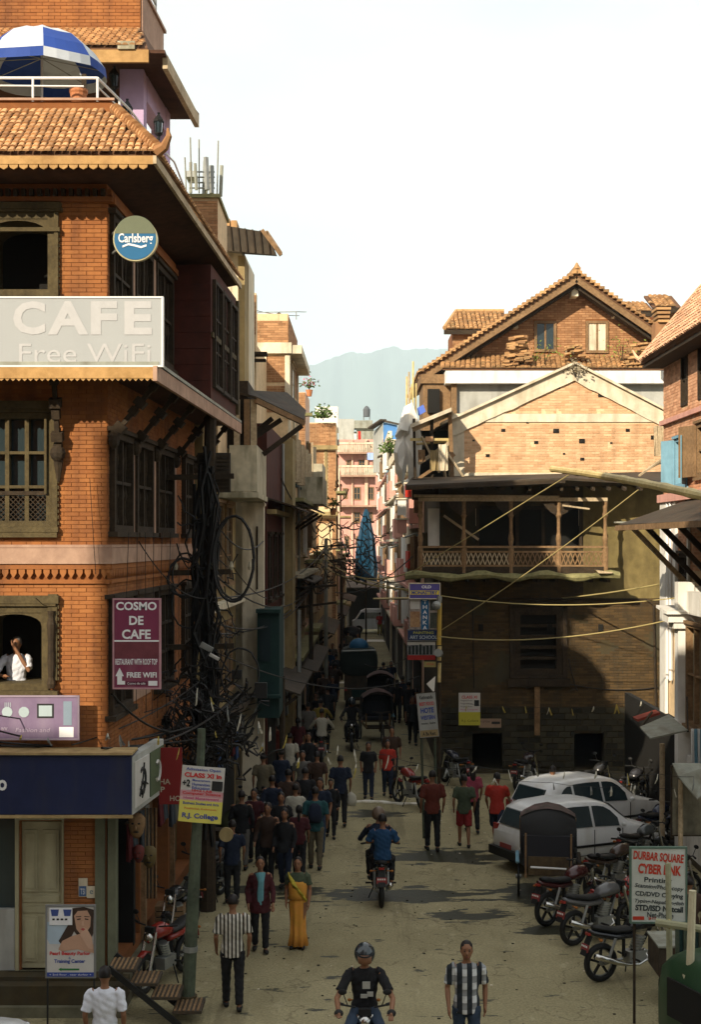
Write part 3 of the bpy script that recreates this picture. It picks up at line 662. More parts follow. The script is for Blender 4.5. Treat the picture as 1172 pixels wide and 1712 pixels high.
# ---- penthouse on the terrace
pent=thing('penthouse','lilac rooftop room with its own tiled eave above the cafe terrace','building',(-4.2,26.5,13.35))
PF=Fr((X(240,26),26.0),(1,0),(0,-1));PS=Fr((X(240,26),26.0),(.05,1),(1,-.05))
b=MB(PF);b.box(X(200,26)-X(240,26),0,-.4,0,13.35,15.75);ob('corner_column',b,'lilac',pent)
b=MB(PS);b.box(2.3,2.75,-.3,0,13.35,15.75);b.box(.4,2.3,-.2,-.03,13.35,14.15);b.box(0.4,2.3,-.28,-.01,15.15,15.75);ob('side_wall',b,'lilac',pent)
b=MB(PF);b.box(-4.6,-.45,-2.4,-2.2,13.35,15.75);ob('back_wall',b,mat('ochre_wall',(.20,.15,.07)),pent)
b=MB(PF);b.box(-1.25,-1.1,-2.2,-2.15,13.4,15.3);b.box(-2.2,-2.05,-2.2,-2.15,13.4,15.3);ob('post',b,'wood_mid',pent)
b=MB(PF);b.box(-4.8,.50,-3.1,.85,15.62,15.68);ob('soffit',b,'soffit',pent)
b=MB(PF);b.box(-4.8,.22,.85,.92,15.44,15.66);ob('fascia',b,'fascia_y',pent)
b=MB(PS);b.box(-.6,3.0,.46,.55,15.42,15.66);ob('fascia',b,'wood_pale',pent)
b=MB();q=[PF.p(-4.8,.9,15.66),PF.p(.2,.9,15.66),PF.p(-.1,-.6,16.5),PF.p(-4.8,-.6,16.5)];b.hexa([*q,*[x+Vector((0,0,.04))for x in q]])
q=[PF.p(.2,.9,15.66),PS.p(3.0,.55,15.66),PS.p(3.0,0,16.3),PF.p(-.1,-.6,16.5)];b.hexa([*q,*[x+Vector((0,0,.04))for x in q]])
pr=ob('roof',b,'under',pent);WL[pr.name]=Vector((0,0,0))
tiles(PF.p(-2.7,.93,15.70),(1,0,0),(0,1.5,.84),24,10,.12,.165,lambda u,v:u<2.86-.22*v,'tile',pr,single=300)
b=MB(PF);b.box(-4.8,-.14,-.9,-.6,16.2,18.1);ob('parapet',b,'mortar',pent)
b=MB(PS);b.box(.62,2.8,-.45,-.14,16.2,17.3);b.box(.6,2.9,-.47,-.1,17.3,17.36);ob('parapet',b,'pinkstone',pent)
bricks(Fr((X(240,26),26.6),(1,0),(0,-1)),-3.0,-.15,16.55,18.1,[],'brick',pent)
b=MB(PS)
for z in(17.6,17.85,18.1):b.tube([(.7,-.3,z),(2.8,-.3,z)],.025,6)
for u in(.8,1.8,2.75):b.tube([(u,-.3,17.3),(u,-.3,18.15)],.03,6)
ob('rail',b,'steel',pent)
b=MB(PF);b.box(-.32,-.02,.87,.96,15.66,15.80);ob('corner_stone',b,'concrete',pent)
rail=thing('terrace_railing','thin white pipe railing round the edge of the cafe roof terrace','railing',(-4.2,22.3,13.9))
b=MB();zr=14.27
b.tube([(-6.5,22.35,zr),(X(163,22.35),22.35,zr)],.022,6);b.tube([(-6.5,22.352,zr-.11),(X(140,22.35),22.352,zr-.13)],.014,6)
b.tube([(X(163,22.35),22.35,zr),(-3.72,24.0,zr),(-3.52,26.6,zr)],.022,6);b.tube([(X(163,22.35),22.35,zr-.14),(-3.72,24.0,zr-.14)],.016,6)
ob('handrail',b,'whitepaint',rail)
for(x,y)in((X(55,22.35),22.35),(X(163,22.35),22.35),(-3.8,23.4),(-3.64,25.0),(-3.52,26.6)):
    b=MB();b.tube([(x,y,13.86),(x,y,zr)],.02,6);ob('rail_post',b,'whitepaint',rail)
b=MB();b.tube([(-3.5,27.0,14.35),(-3.42,27.6,14.35),(-3.36,28.6,14.15),(-3.3,30.0,13.95)],.02,6);ob('handrail',b,'whitepaint',rail)
pc=Vector((X(70,23.6),23.6,0));par=thing('parasol','blue and white beach parasol on the roof terrace','parasol',(pc.x,pc.y,13.35))
b=MB();b.tube([(pc.x,pc.y,13.35),(pc.x,pc.y,15.3)],.02,8);ob('pole',b,'whitepaint',par)
for k in range(8):
    b=MB();a0,a1=2*math.pi*(k+.3)/8,2*math.pi*(k+1.3)/8;rows=[]
    for i,(r,z)in enumerate(((.02,15.50),(.35,15.44),(.65,15.30),(.90,15.08),(1.05,14.86),(1.07,14.70))):
        rows.append([(pc.x+r*math.cos(a0+(a1-a0)*j/4),pc.y+r*math.sin(a0+(a1-a0)*j/4),z-(.03*math.sin(math.pi*j/4)if r>.3 else 0))for j in range(5)])
    b.rings(rows,caps=False,closed=False);nq=4
    for i in range(5):
        for j in range(4):b.m[i*4+j]=1 if((i in(2,3)and k%2==0)or(i==4 and k%2==1))else 0
    ob('canopy_panel',b,[flat('parasol_white',(.50,.54,.58)),flat('parasol_blue',(.02,.06,.28))],par)
for k in range(8):
    a=2*math.pi*(k+.3)/8;b=MB();b.tube([(pc.x,pc.y,15.0),(pc.x+1.03*math.cos(a),pc.y+1.03*math.sin(a),14.86)],.008,5);ob('rib',b,'steel',par)
b=MB();x,y=X(131,22.6),22.62;b.loft([((x,y,13.86),.09,.09),((x,y,14.0),.12,.12),((x,y,14.10),.135,.135),((x,y,14.13),.15,.15),((x,y,14.17),.15,.15)],14)
pot=thing('flower_pot','terracotta flower pot standing on the terrace parapet under the parasol','flower pot',(x,y,13.86));ob('pot',b,'terracotta',pot)
b=MB();b.box(x+.05,x+.12,-y-.05,-y+.02,14.17,14.42);ob('stake',b,'wood',pot)
def lantern(x,y,z,label):
    t=thing('lantern',label,'lantern',(x,y,z),group='black lanterns along the roof terrace railing')
    b=MB();b.tube([(x,y,z),(x,y,z+.08)],.03,6);b.tube([(x,y,z+.08),(x,y,z+.11),(x,y,z+.13)],[.05,.08,.08],6);b.tube([(x,y,z+.33),(x,y,z+.36),(x,y,z+.44),(x,y,z+.47),(x,y,z+.5)],[.10,.10,.04,.02,.03],6)
    for k in range(6):a=k*math.pi/3;b.tube([(x+.07*math.cos(a),y+.07*math.sin(a),z+.12),(x+.09*math.cos(a),y+.09*math.sin(a),z+.34)],.008,4)
    ob('cage',b,'black',t);b=MB();b.tube([(x,y,z+.12),(x,y,z+.34)],[.06,.08],6);ob('lamp_glass',b,'glass',t)
lantern(X(191,25.8),25.8,Z(158,25.8),'black lantern on the terrace left of the lilac column')
lantern(-3.86,24.6,Z(212,24.5),'black lantern on the terrace railing in front of the lilac column')
lantern(-3.52,26.1,Z(235,26.1),'black lantern at the far end of the sloping terrace railing')
# ================================================================== STREET ROWS
class Blk:
    "a building of a street row: side wall along the street, front wall facing the camera"
    def __init__(s,name,label,side,x0,d0,d1,slope,zt,W,m_side,m_front=None,par=.0,cat='building'):
        s.side=side;sg=1 if side=='L' else-1;s.L=d1-d0;s.zt=zt;s.W=W;s.d0=d0;s.x0=x0
        s.t=thing(name,label,cat,(x0,d0,0))
        s.sf=Fr((x0,d0),(slope,1),(sg,-slope*sg));s.ff=Fr((x0,d0),(1,0),(0,-1));s.sg=sg
        b=MB(s.sf);b.box(0,s.L,-.3,0,0,zt);ob('side_wall',b,m_side,s.t)
        b=MB(s.ff);a,c=(-W,-.31)if sg>0 else(.31,W);b.box(a,c,-.3,-.002,0,zt);ob('front_wall',b,m_front or m_side,s.t)
        b=MB(s.sf);b.box(.3,s.L,-W,-.31,zt-.15,zt-.02);b.box(.3,s.L,-W,-W+.2,0,zt-.16);b.box(s.L-.2,s.L,-W+.21,-.31,0,zt-.16);ob('roof_slab',b,'concrete',s.t)
        if par:
            b=MB(s.sf);b.box(-.1,s.L+.1,-.2,.12,zt,zt+par);ob('parapet',b,m_side,s.t)
    def win(s,u0,u1,z0,z1,**k):
        k.setdefault('dep',-.012);k.setdefault('proud',.06);k.setdefault('t',.07);return window(s.sf,u0,u1,z0,z1,s.t,**k)
    def fwin(s,u0,u1,z0,z1,**k):
        k.setdefault('dep',-.012);k.setdefault('proud',.06);k.setdefault('t',.07);return window(s.ff,u0,u1,z0,z1,s.t,**k)
    def slab(s,u0,u1,z,out,th=.12,m='concrete',name='ledge'):
        b=MB(s.sf);b.box(u0,u1,.003,out,z,z+th);return ob(name,b,m,s.t)
    def balcony(s,u0,u1,z,h,out,m='concrete',rails=0,m2=None):
        b=MB(s.sf);b.box(u0,u1,.003,out,z,z+.12);p=ob('balcony',b,m,s.t)
        if not rails:
            b=MB(s.sf);b.box(u0,u1,out-.1,out,z+.122,z+h);b.box(u0,u0+.1,.003,out-.101,z+.122,z+h);b.box(u1-.1,u1,.003,out-.101,z+.122,z+h);ob('balcony_wall',b,m2 or m,p)
        else:
            for i in range(rails):b=MB(s.sf);u=u0+.04+(u1-u0-.08)*i/(rails-1);b.tube([(u,out-.05,z+.12),(u,out-.05,z+h)],.022,5);ob('baluster',b,m2 or 'cream',p)
            b=MB(s.sf);b.box(u0,u1,out-.1,out,z+h,z+h+.07);b.box(u0,u0+.07,0.003,out-.101,z+h,z+h+.07);ob('handrail',b,m2 or 'cream',p)
        return p
    def awning(s,u0,u1,z,out,drop,m='tin',th=.05,props=True,pm='wood'):
        b=MB(s.sf);q=[(u0,.0,z),(u1,.0,z),(u1,out,z-drop),(u0,out,z-drop)];q=[q[0],q[1],q[2],q[3]]
        b.hexa([*[(a,n+.004,c)for a,n,c in q],*[(a,n+.004,c+th)for a,n,c in q]]);p=ob('awning',b,m,s.t)
        if props:
            for u in(u0+.15,(u0+u1)/2,u1-.15):b=MB(s.sf);b.beam((u,.03,z-drop-.6),(u,out*.9,z-drop-.03),.08);ob('bracket',b,pm,p)
        return p
    def pipe(s,u,z0,z1,m='steel',r=.05,n=.08):
        b=MB(s.sf);b.tube([(u,n,z0),(u,n,z1)],r,6);return ob('drainpipe',b,m,s.t)
    def shop(s,u0,u1,h=2.6,m='dark'):
        b=MB(s.sf);b.box(u0,u1,.004,.012,.1,h);p=ob('shop_opening',b,m,s.t)
        return p
def garment(fr,u,z,w,h,n,m,parent,name='garment'):
    b=MB(fr);k=5;A=[];B_=[]
    for i in range(k+1):
        t=i/k;A.append((u-w/2*(1-.1*math.sin(i*2.3))+w*t,n+.03*math.sin(i*1.9),z));B_.append((u-w/2+w*t,n+.05*math.sin(i*2.6+1),z-h*(1-.08*math.sin(i*3.1))))
    ring0=A+[(a,q-.02,c)for a,q,c in A[::-1]];ring1=B_+[(a,q-.02,c)for a,q,c in B_[::-1]]
    b.rings([ring0,ring1]);return ob(name,b,m,parent)
def garment_row(label,fr,spots,z,parent=None,mats=None,h=.8,name='hanging_goods'):
    rr=random.Random(int(z*10)+len(spots));t=thing(name,label,'goods',fr.p(spots[0],.1,z-h))
    b=MB(fr);b.tube([(spots[0]-.3,.25,z+.03),(spots[-1]+.3,.25,z+.03)],.02,5);ob('rod',b,'wood',t)
    for i,u in enumerate(spots):garment(fr,u,z,rr.uniform(.28,.42),h*rr.uniform(.7,1.1),.25+rr.uniform(-.04,.06),(mats or GM)[rr.randrange(len(mats or GM))],t)
GM=[mat('cloth_%s'%n,c,var=.2,scale=9,bump=.1)for n,c in(('maroon',(.10,.018,.02)),('ochre',(.22,.13,.03)),('slate',(.05,.06,.07)),('grey',(.14,.14,.12)),('blue',(.03,.06,.14)),('black',(.016,.016,.016)),('brown',(.09,.05,.025)),('olive',(.07,.075,.03)))]
# ---- second house: tan walls with a concrete balcony
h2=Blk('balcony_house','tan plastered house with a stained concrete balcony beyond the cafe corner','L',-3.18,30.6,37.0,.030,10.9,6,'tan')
F2=Fr((0,33.4),(1,0),(0,-1))
b=MB(F2);b.box(X(384,33.4),X(430,33.4),0,.12,Z(822,33.4),Z(745,33.4));bal=ob('balcony',b,'concrete',h2.t)
b=MB();b.box(X(430,33.4)-.12,X(430,33.4),-37.0,-33.4,Z(822,33.4),Z(745,33.4));ob('balcony_side',b,'concrete',bal)
b=MB();b.box(-3.2,X(432,33.3),-37.0,-33.22,Z(832,33.3),Z(823,33.3));ob('balcony_floor',b,'concrete',bal)
b=MB();b.box(-3.2,X(430,33.4)-.3,-36.9,-34.6,Z(744,34),10.9);ob('upper_room',b,'wood',h2.t)
for i,px in enumerate((396,413,424)):
    b=MB();x=X(px,34.4);b.box(x-.07,x+.07,-34.5,-34.36,Z(745,34.4),Z(668,34.4));ob('post',b,'wood_pale' if i!=1 else 'wood_mid',h2.t)
for(u0,u1)in((2.0,3.3),(3.9,5.2)):h2.win(u0,u1,6.0,7.9,fm='wood_mid',mull=1,trans=2,pane='glass',bars=2)
for(u0,u1)in((.5,1.5),(2.0,3.3),(3.9,5.2)):h2.win(u0,u1,3.4,5.0,fm='wood_mid',mull=1,trans=1,pane='glass')
h2.slab(-.1,6.4,5.45,.25,.14,'cream','string_course');h2.slab(-.1,6.4,2.95,.5,.10,'tin','shop_canopy')
h2.shop(.3,2.9);h2.shop(3.2,6.0)
b=MB();zA,zB=Z(652,36),Z(700,35.2)
xa,xb=X(392,36),X(510,36)
b.hexa([(xa,34.8,Z(655,34.8)),(X(428,34.2),34.2,Z(668,34.2)),(X(508,35.2),35.2,Z(706,35.2)),(xb,36.8,Z(686,36.8)),(xa,34.8,Z(651,34.8)),(X(428,34.2),34.2,Z(663,34.2)),(X(508,35.2),35.2,Z(701,35.2)),(X(480,37.6),37.6,Z(656,37.6))]);aw=ob('awning',b,'tin',h2.t)
b=MB();b.beam((X(428,34.2),34.2,Z(670,34.2)),(X(508,35.2),35.2,Z(708,35.2)),.09,.12);ob('eave_board',b,'wood_mid',aw)
for(a,c)in(((440,760),(505,712)),((420,735),(470,702)),((428,722),(455,700))):b=MB();b.beam((X(a[0],35),35,Z(a[1],35)),(X(c[0],35.1),35.1,Z(c[1],35.1)),.12);ob('bracket',b,'wood',aw)
b=MB();xL,xR=X(405,37),X(441,37);b.box(xL,xR,-37.4,-37.0,.1,Z(838,37));pil=ob('pilaster',b,'cream',h2.t)
b=MB();b.box(xL-.06,xR+.07,-37.45,-36.93,Z(838,37),Z(833,37));b.box(xL-.03,xR+.03,-37.43,-36.96,Z(846,37),Z(841,37));ob('capital',b,'cream',pil)
b=MB();b.box(X(428,36.9),X(431,36.9),-36.99,-36.95,Z(985,37),Z(880,37));ob('iron_strap',b,'wood',pil)
# ---- brick tower with antennas on its roof
tw=thing('stair_tower','brick stair tower carrying white antennas above the cafe eave','tower',(X(345,32),32,9))
TF=Fr((X(318,32),32),(1,0),(0,-1));wd=X(364,32)-X(318,32)
b=MB(TF);b.box(-1.2,wd,-2.4,-.01,9,Z(332,32));ob('tower_wall',b,'mortar_pale',tw);bricks(TF,-.4,wd,Z(470,32),Z(333,32),[],'brick_gab',tw)
b=MB(TF);b.box(-1.3,wd+.05,-2.5,.08,Z(332,32),Z(326,32));ob('coping',b,'moss',tw)
ant=thing('antenna_cluster','cluster of thin white antennas on the brick tower roof','antenna',(X(340,32.5),32.5,Z(326,32)))
for i,(px,y0,y1,r)in enumerate(((322,326,235,.012),(332,322,232,.012),(360,322,228,.012),(313,322,268,.012),(318,322,270,.03),(338,326,262,.045),(348,322,268,.05),(353,322,276,.05),(366,322,270,.035),(330,322,278,.03),(344,322,285,.03))):
    b=MB();x=X(px,32.5);y=32.3+(i%3)*.3;b.tube([(x,y,Z(y0,32.5)),(x+.03*(i%3-1),y,Z(y1,32.5))],r*1.15+.004,6);ob('antenna_rod',b,'tin_grey' if r<.04 else 'steel',ant)
for k in range(4):
    b=MB();z=Z(290+k*9,32.5);b.tube([(X(318,32.5),32.4,z),(X(358,32.5),32.6,z+.05)],.02,5);ob('cross_bar',b,'steel',ant)
b=MB();b.box(X(312,32.5),X(328,32.5),-32.9,-32.3,Z(290,32.5),Z(300,32.5));ob('radio_unit',b,'steel',ant)
# ---- house with the dark projecting eave, pale gable end
h2b=Blk('pale_tall_house','narrow pale plastered house under a dark projecting tin eave','L',X(403,36.9),37.6,41.0,.02,Z(425,38),4,'cream',par=0)
b=MB();b.hexa([(X(366,36),36.0,Z(418,36)),(X(462,36),36.0,Z(427,36)),(X(462,38),38.4,Z(424,38)),(X(366,38),38.4,Z(418,38)),(X(366,36),36.0,Z(376,36)),(X(440,36),36.0,Z(388,36)),(X(448,38),38.4,Z(388,38)),(X(366,38),38.4,Z(376,38))]);ev=ob('eave',b,'tin',h2b.t)
for i in range(7):
    b=MB();px=372+i*12.5;b.beam((X(px,35.96),35.96,Z(377+i*1.9,36)),(X(px+4,35.96),35.96,Z(417+i*1.5,36)),.03);ob('batten',b,'wood',ev)
b=MB();b.beam((X(438,35.95),35.95,Z(386,36)),(X(470,35.95),35.95,Z(428,36)),.09);b.beam((X(446,38),38,Z(388,38)),(X(470,36),36,Z(424,36)),.06);ob('eave_board',b,'wood_mid',ev)
b=MB();b.box(X(364,36.2),X(384,36.2),-37,-36.2,Z(378,36.2),Z(366,36.2));b.box(X(386,36.2),X(396,36.2),-37,-36.2,Z(382,36.2),Z(369,36.2));ob('tile_heap',b,'tile_old',h2b.t)
b=MB();b.box(X(398,36.5),X(409,36.5),-38,-36.5,10.5,Z(428,36.5));ob('grey_pier',b,'tan',h2b.t)
b=MB();b.tube([(X(407,37),37,Z(425,37)),(X(409,37),37,Z(490,37))],.04,6);ob('drainpipe',b,'steel',h2b.t)
# ---- third house: dark red shaded side
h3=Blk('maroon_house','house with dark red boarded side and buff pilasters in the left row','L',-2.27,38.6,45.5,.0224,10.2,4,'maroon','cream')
for z in(7.75,4.9):h3.slab(-.05,7.0,z,.25,.12,'tan','ledge')
h3.awning(.2,6.8,8.15,.8,.25,'tin',props=False)
for u in(.3,2.2,4.2,6.0):
    h3.win(u,u+.9,5.4,7.2,fm='wood',mull=1,trans=1,pane='dark')
h3.shop(.3,3.0);h3.shop(3.4,6.5);h3.awning(.1,6.8,3.1,.9,.3,'tin')
b=MB(h3.sf);b.box(5.6,6.9,.002,.35,.1,10.2);ob('pilaster',b,'tan',h3.t)
h3.pipe(5.2,2.5,10)
# ---- brick block rising behind, with parapet
h3b=Blk('brick_water_tower_block','raw brick upper storeys with pale concrete frame on the left skyline','L',-2.02,46.0,52,.0115,Z(533,47),3.2,'brick_pale' if False else 'mortar_pale','mortar_pale')
FB=h3b.ff;z0b=Z(700,46)
bricks(FB,-1.25,0,Z(640,46),Z(594,46),[(-1.05,-.7,0,30)],'brick_gab',h3b.t,bw=.23,bh=.07)
bricks(FB,-1.62,0,Z(573,46),Z(535,46),[],'brick_gab',h3b.t,bw=.23,bh=.07)
bricks(FB,-.95,-.10,Z(690,46),Z(642,46),[],'brick_gab',h3b.t,bw=.23,bh=.07)
bricks(h3b.sf,0,6,Z(640,46),Z(535,47),[],'brick_gab',h3b.t,bw=.23,bh=.07)
b=MB(FB);b.box(-3.2,.12,.0,.16,Z(592,46),Z(574,46));b.box(-1.05,-.70,0,.05,Z(700,46),Z(594,46));b.box(-.1,.06,0,.06,Z(700,46),Z(594,46));b.box(-3.2,-1.3,.0,.04,Z(700,46),Z(594,46));ob('concrete_frame',b,'cream',h3b.t)
b=MB(h3b.sf);b.box(-.1,6.1,0,.45,Z(592,46),Z(578,46));b.box(0,.5,0,.06,10,Z(592,46));b.box(3,3.4,0,.06,10,Z(592,46));b.box(5.6,6,0,.06,10,Z(592,46));ob('concrete_frame',b,'cream',h3b.t)
b=MB();b.tube([(X(430,46),46.2,Z(530,46)),(X(430,46),46.2,Z(521,46)),(X(495,46),46.2,Z(520,46)),(X(512,52),52,Z(522,52))],.015,5);b.tube([(X(495,46),46.2,Z(533,46)),(X(495,46),46.2,Z(520,46))],.015,5);ob('roof_rail',b,'steel',h3b.t)
h3b.win(1.2,3.0,Z(672,48),Z(612,48),fm='wood_pale',mull=1,trans=1,pane='whitepaint',n=.02)
bird=thing('crow','dark crow perched on the brick parapet of the left skyline','bird',(X(458,46),46.1,Z(534,46)))
b=MB();x=X(458,46);z=Z(530,46);b.loft([((x-.30,46.1,z-.02),.02,.02),((x-.12,46.1,z),.05,.05),((x,46.1,z+.02),.08,.07),((x+.10,46.1,z+.07),.05,.05),((x+.16,46.1,z+.12),.045,.04),((x+.22,46.1,z+.12),.015,.015)],8);b.tube([(x,46.1,z-.03),(x,46.1,z-.10)],.01,4);ob('body',b,'black',bird,smooth=True)
h3c=Blk('rough_brick_house','low rough brick house with corner piers beneath the left skyline block','L',X(428,42),42.0,46.0,.02,Z(575,42),3,'mortar_pale','cream')
bricks(h3c.ff,-.6,-.0,Z(560,42),Z(492,42),[],'brick_gab',h3c.t,bw=.23,bh=.07)
b=MB(h3c.ff);b.box(-.55,0,-.5,-.02,Z(575,42),Z(490,42));ob('pier',b,'mortar_pale',h3c.t)
b=MB(h3c.ff);b.box(-.10,0.3,.0,.25,Z(606,42),Z(602,42));b.box(-.05,.35,0,.5,Z(597,42),Z(592,42));ob('ledge',b,'wood',h3c.t)
b=MB();b.ball((X(406,41.8),-41.8 if False else 41.8,Z(568,41.8)),.09);ob('lamp',b,'black',h3c.t)
# ---- fourth house, tan, several storeys of ledges and windows
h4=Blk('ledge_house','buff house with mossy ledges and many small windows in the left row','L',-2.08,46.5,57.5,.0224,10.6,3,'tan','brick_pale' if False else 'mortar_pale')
bricks(h4.ff,-1.6,-.25,6.2,10.5,[],'brick_gab',h4.t,bw=.23,bh=.07)
b=MB(h4.ff);b.box(-.25,.02,.0,.06,.1,10.6);b.box(-.2,-.05,.06,.08,7.6,10.0);ob('pilaster',b,'cream',h4.t)
for k,z in enumerate((3.2,5.9,8.4)):
    for i in range(4):h4.win(.6+i*2.6,1.9+i*2.6,z+.6,z+2.1,fm=('wood_mid','wood_pale','teal')[k],mull=1,trans=1,pane='glass',shut='wood_pale' if k==2 else None)
    h4.slab(-.2,11,z-.1,.55,.12,'moss' if k!=1 else 'concrete')
h4.awning(-.1,6,8.35,1.0,.35,'tin');h4.awning(2,9,5.8,.8,.25,'tin');h4.balcony(6.5,10.5,8.4,1.0,.9,'concrete')
h4.shop(.5,4);h4.shop(5,10);h4.awning(0,10.5,3.0,1.0,.3,'tin')
h4.pipe(5.4,2.5,10.5)
def bush(name,label,c,r,m='leaf',n=120,fl=None,cat='plant',sz=.07,pot=True):
    t=thing(name,label,cat,c);rr=random.Random(int(c[0]*100)+n);b=MB()
    for i in range(n):
        v=Vector((rr.gauss(0,.45),rr.gauss(0,.45),abs(rr.gauss(0,.5))))*r+Vector(c)+Vector((0,0,r*.3));a=Vector((rr.uniform(-1,1),rr.uniform(-1,1),rr.uniform(-.4,1))).normalized()*sz;e=a.cross(Vector((rr.uniform(-1,1),rr.uniform(-1,1),.3))).normalized()*sz*.5
        b.cur=1 if fl and rr.random()<.35 and v.z>c[2]+r*.5 else 0
        b.quad(v-a,v+e,v+a,v-e)
    ob('foliage',b,[m]+([fl]if fl else[]),t)
    b=MB()
    for k in range(4):b.tube([c,Vector(c)+Vector((rr.uniform(-.3,.3)*r,rr.uniform(-.3,.3)*r,r*.8))],[.015,.006],4)
    ob('stem',b,'wood',t)
    if pot:b=MB();b.tube([(c[0],c[1],c[2]-.28),(c[0],c[1],c[2])],[.10,.15],8);ob('pot',b,'terracotta',t)
    return t
h5=Blk('flowered_roof_house','brick house with pink flowering pots on its roof edge in the left row','L',-1.86,58.5,62.0,.022,Z(662,60),2.4,'peach','mortar_pale')
bricks(h5.ff,-1.2,0,8,Z(662,60),[],'brick_gab',h5.t,bw=.25,bh=.08)
for z in(9.2,6.4,3.6):
    h5.slab(-.1,3.6,z-.3,.6,.14,'moss')
    for i in range(1):h5.win(.8,2.6,z+.3,z+1.9,fm='wood_pale',pane='glass',shut='wood_pale')
bush('flowering_plant','pink flowering plant in a pot on the brick roof edge',(X(517,60),60,Z(652,60)),.36,fl='pink',n=110)
b=MB(h5.ff);b.box(-.5,.3,.01,.5,Z(697,58.5),Z(692,58.5));ob('ledge',b,'moss',h5.t);h5.balcony(.2,3.3,9.3,.9,.7,'concrete');h5.shop(.5,3)
h6=Blk('brick_terrace_house','plain brick house with a white rooftop room in the left row','L',X(563,78),74,77.5,.012,Z(712,76),2.2,'mortar_pale','mortar_pale')
bricks(h6.ff,-1.55,0,Z(745,74),Z(712,76),[],'brick_gab',h6.t,bw=.25,bh=.08);bricks(h6.ff,-1.55,0,8.8,Z(752,74),[(-.62,-.44,0,20)],'brick_gab',h6.t,bw=.25,bh=.08);bricks(h6.ff,-1.55,0,3,Z(865,74),[(-.9,-.2,0,7.9)],'brick_gab',h6.t,bw=.25,bh=.08)
b=MB(h6.ff);b.box(-1.6,.1,.0,.25,Z(752,74),Z(745,74));b.box(-1.2,.1,.0,.5,Z(862,74),Z(856,74));b.box(-.6,-.45,.0,.06,Z(850,74),Z(752,74));ob('concrete_frame',b,'tan',h6.t)
for z in(4.2,7.0,10):
    for i in range(1):h6.win(.7,2.6,z,z+1.5,fm='wood_mid',pane='glass')
    h6.slab(-.1,3.5,z-.5,.5,.12,'moss')
b=MB();b.box(X(527,78),X(565,78),-82,-78,Z(715,78),Z(680,78));ob('roof_room',b,'white',h6.t)
b=MB();b.box(X(560,77),X(567,77),-77.3,-77,Z(735,77),Z(745,77));ob('meter_box',b,'steel',h6.t)
bush('roof_shrub','green shrub spilling over the ledge of the plain brick house',(X(540,73.5),73.6,Z(703,73.5)),.55,n=260,pot=False,sz=.1)
bush('balcony_plant','small green plant on the lower ledge of the ledge house',(X(556,58),60,Z(850,60)),.35,n=70,pot=True)
h7=Blk('far_left_house','last pale house of the left row before the pink building','L',X(569,96),90,95.0,.006,Z(790,95),3,'peach','peach')
for z in(3.4,6.2,9):
    for i in range(1):h7.win(1,3.5,z,z+1.6,fm='wood_mid',pane='glass')
    h7.slab(-.1,5,z-.5,.7,.12,'tan')
for(x0_,da,db,z_,m_,lb)in((-1.62,62.2,73.8,6.4,'tan','low tan shop row beyond the flowered roof house'),(-1.15,77.7,89.8,6.8,'cream','low cream shop row beyond the plain brick house'),(-.66,95.2,112,6.0,'tan','low tan shop row near the street end')):
    lo=Blk('low_shop_row',lb,'L',x0_,da,db,.02,z_,2.2,m_,m_);lo.shop(.5,4.5);lo.shop(5.5,10);lo.awning(.2,10.5,3.2,.9,.3,'tin');lo.slab(-.1,db-da,z_,.3,.15,'moss')
    for i in range(4):lo.win(.8+i*2.7,2.3+i*2.7,3.9,5.3,fm='wood_mid',pane='glass')
for i,(px,py,d,dx,dz,m)in enumerate(((508,905,56,.55,1.2,'white'),(516,1020,62,.35,1.6,'cream'),(500,845,54,.4,.5,'tin_grey'),(527,1000,70,.4,1.2,'white'),(545,960,80,.35,1.4,'peach'))):
    t=thing('projecting_cabinet',('pale boxed-in window bay jutting from the left row above the blue pump sign','cream shutter box jutting from the left row near street level','grey tin box fixed high on the left row','slim white cabinet jutting from the far left row','small peach bay near the far end of the left row')[i],'window bay',(X(px,d),d,Z(py,d)))
    b=MB();x=X(px,d);z=Z(py,d);b.box(x-dx,x+.1,-d-.7,-d,z-dz/2,z+dz/2);ob('casing',b,m,t)
    b=MB();b.box(x-dx-.05,x+.16,-d-.75,-d+.06,z+dz/2,z+dz/2+.06);b.box(x-dx-.05,x+.16,-d-.75,-d+.06,z-dz/2-.06,z-dz/2);ob('ledge',b,'tan',t)
tl=thing('teal_cabin','teal painted wooden shop cabin beside the cream pilaster','kiosk',(X(455,36),36,1.2))
b=MB();b.box(X(430,36),X(467,36),-38.2,-36,Z(1200,36),Z(1020,36));ob('cabin_wall',b,'teal',tl)
b=MB();b.box(X(434,35.97),X(452,35.97),-36,-35.95,Z(1105,36),Z(1035,36));ob('pane',b,'glass',tl)
b=MB();b.box(X(430,35.9),X(470,35.9),-36,-35.7,Z(1165,36),Z(1160,36));b.box(X(428,35.9),X(469,35.9),-36.2,-35.8,Z(1024,36),Z(1018,36));ob('counter',b,'teal',tl)
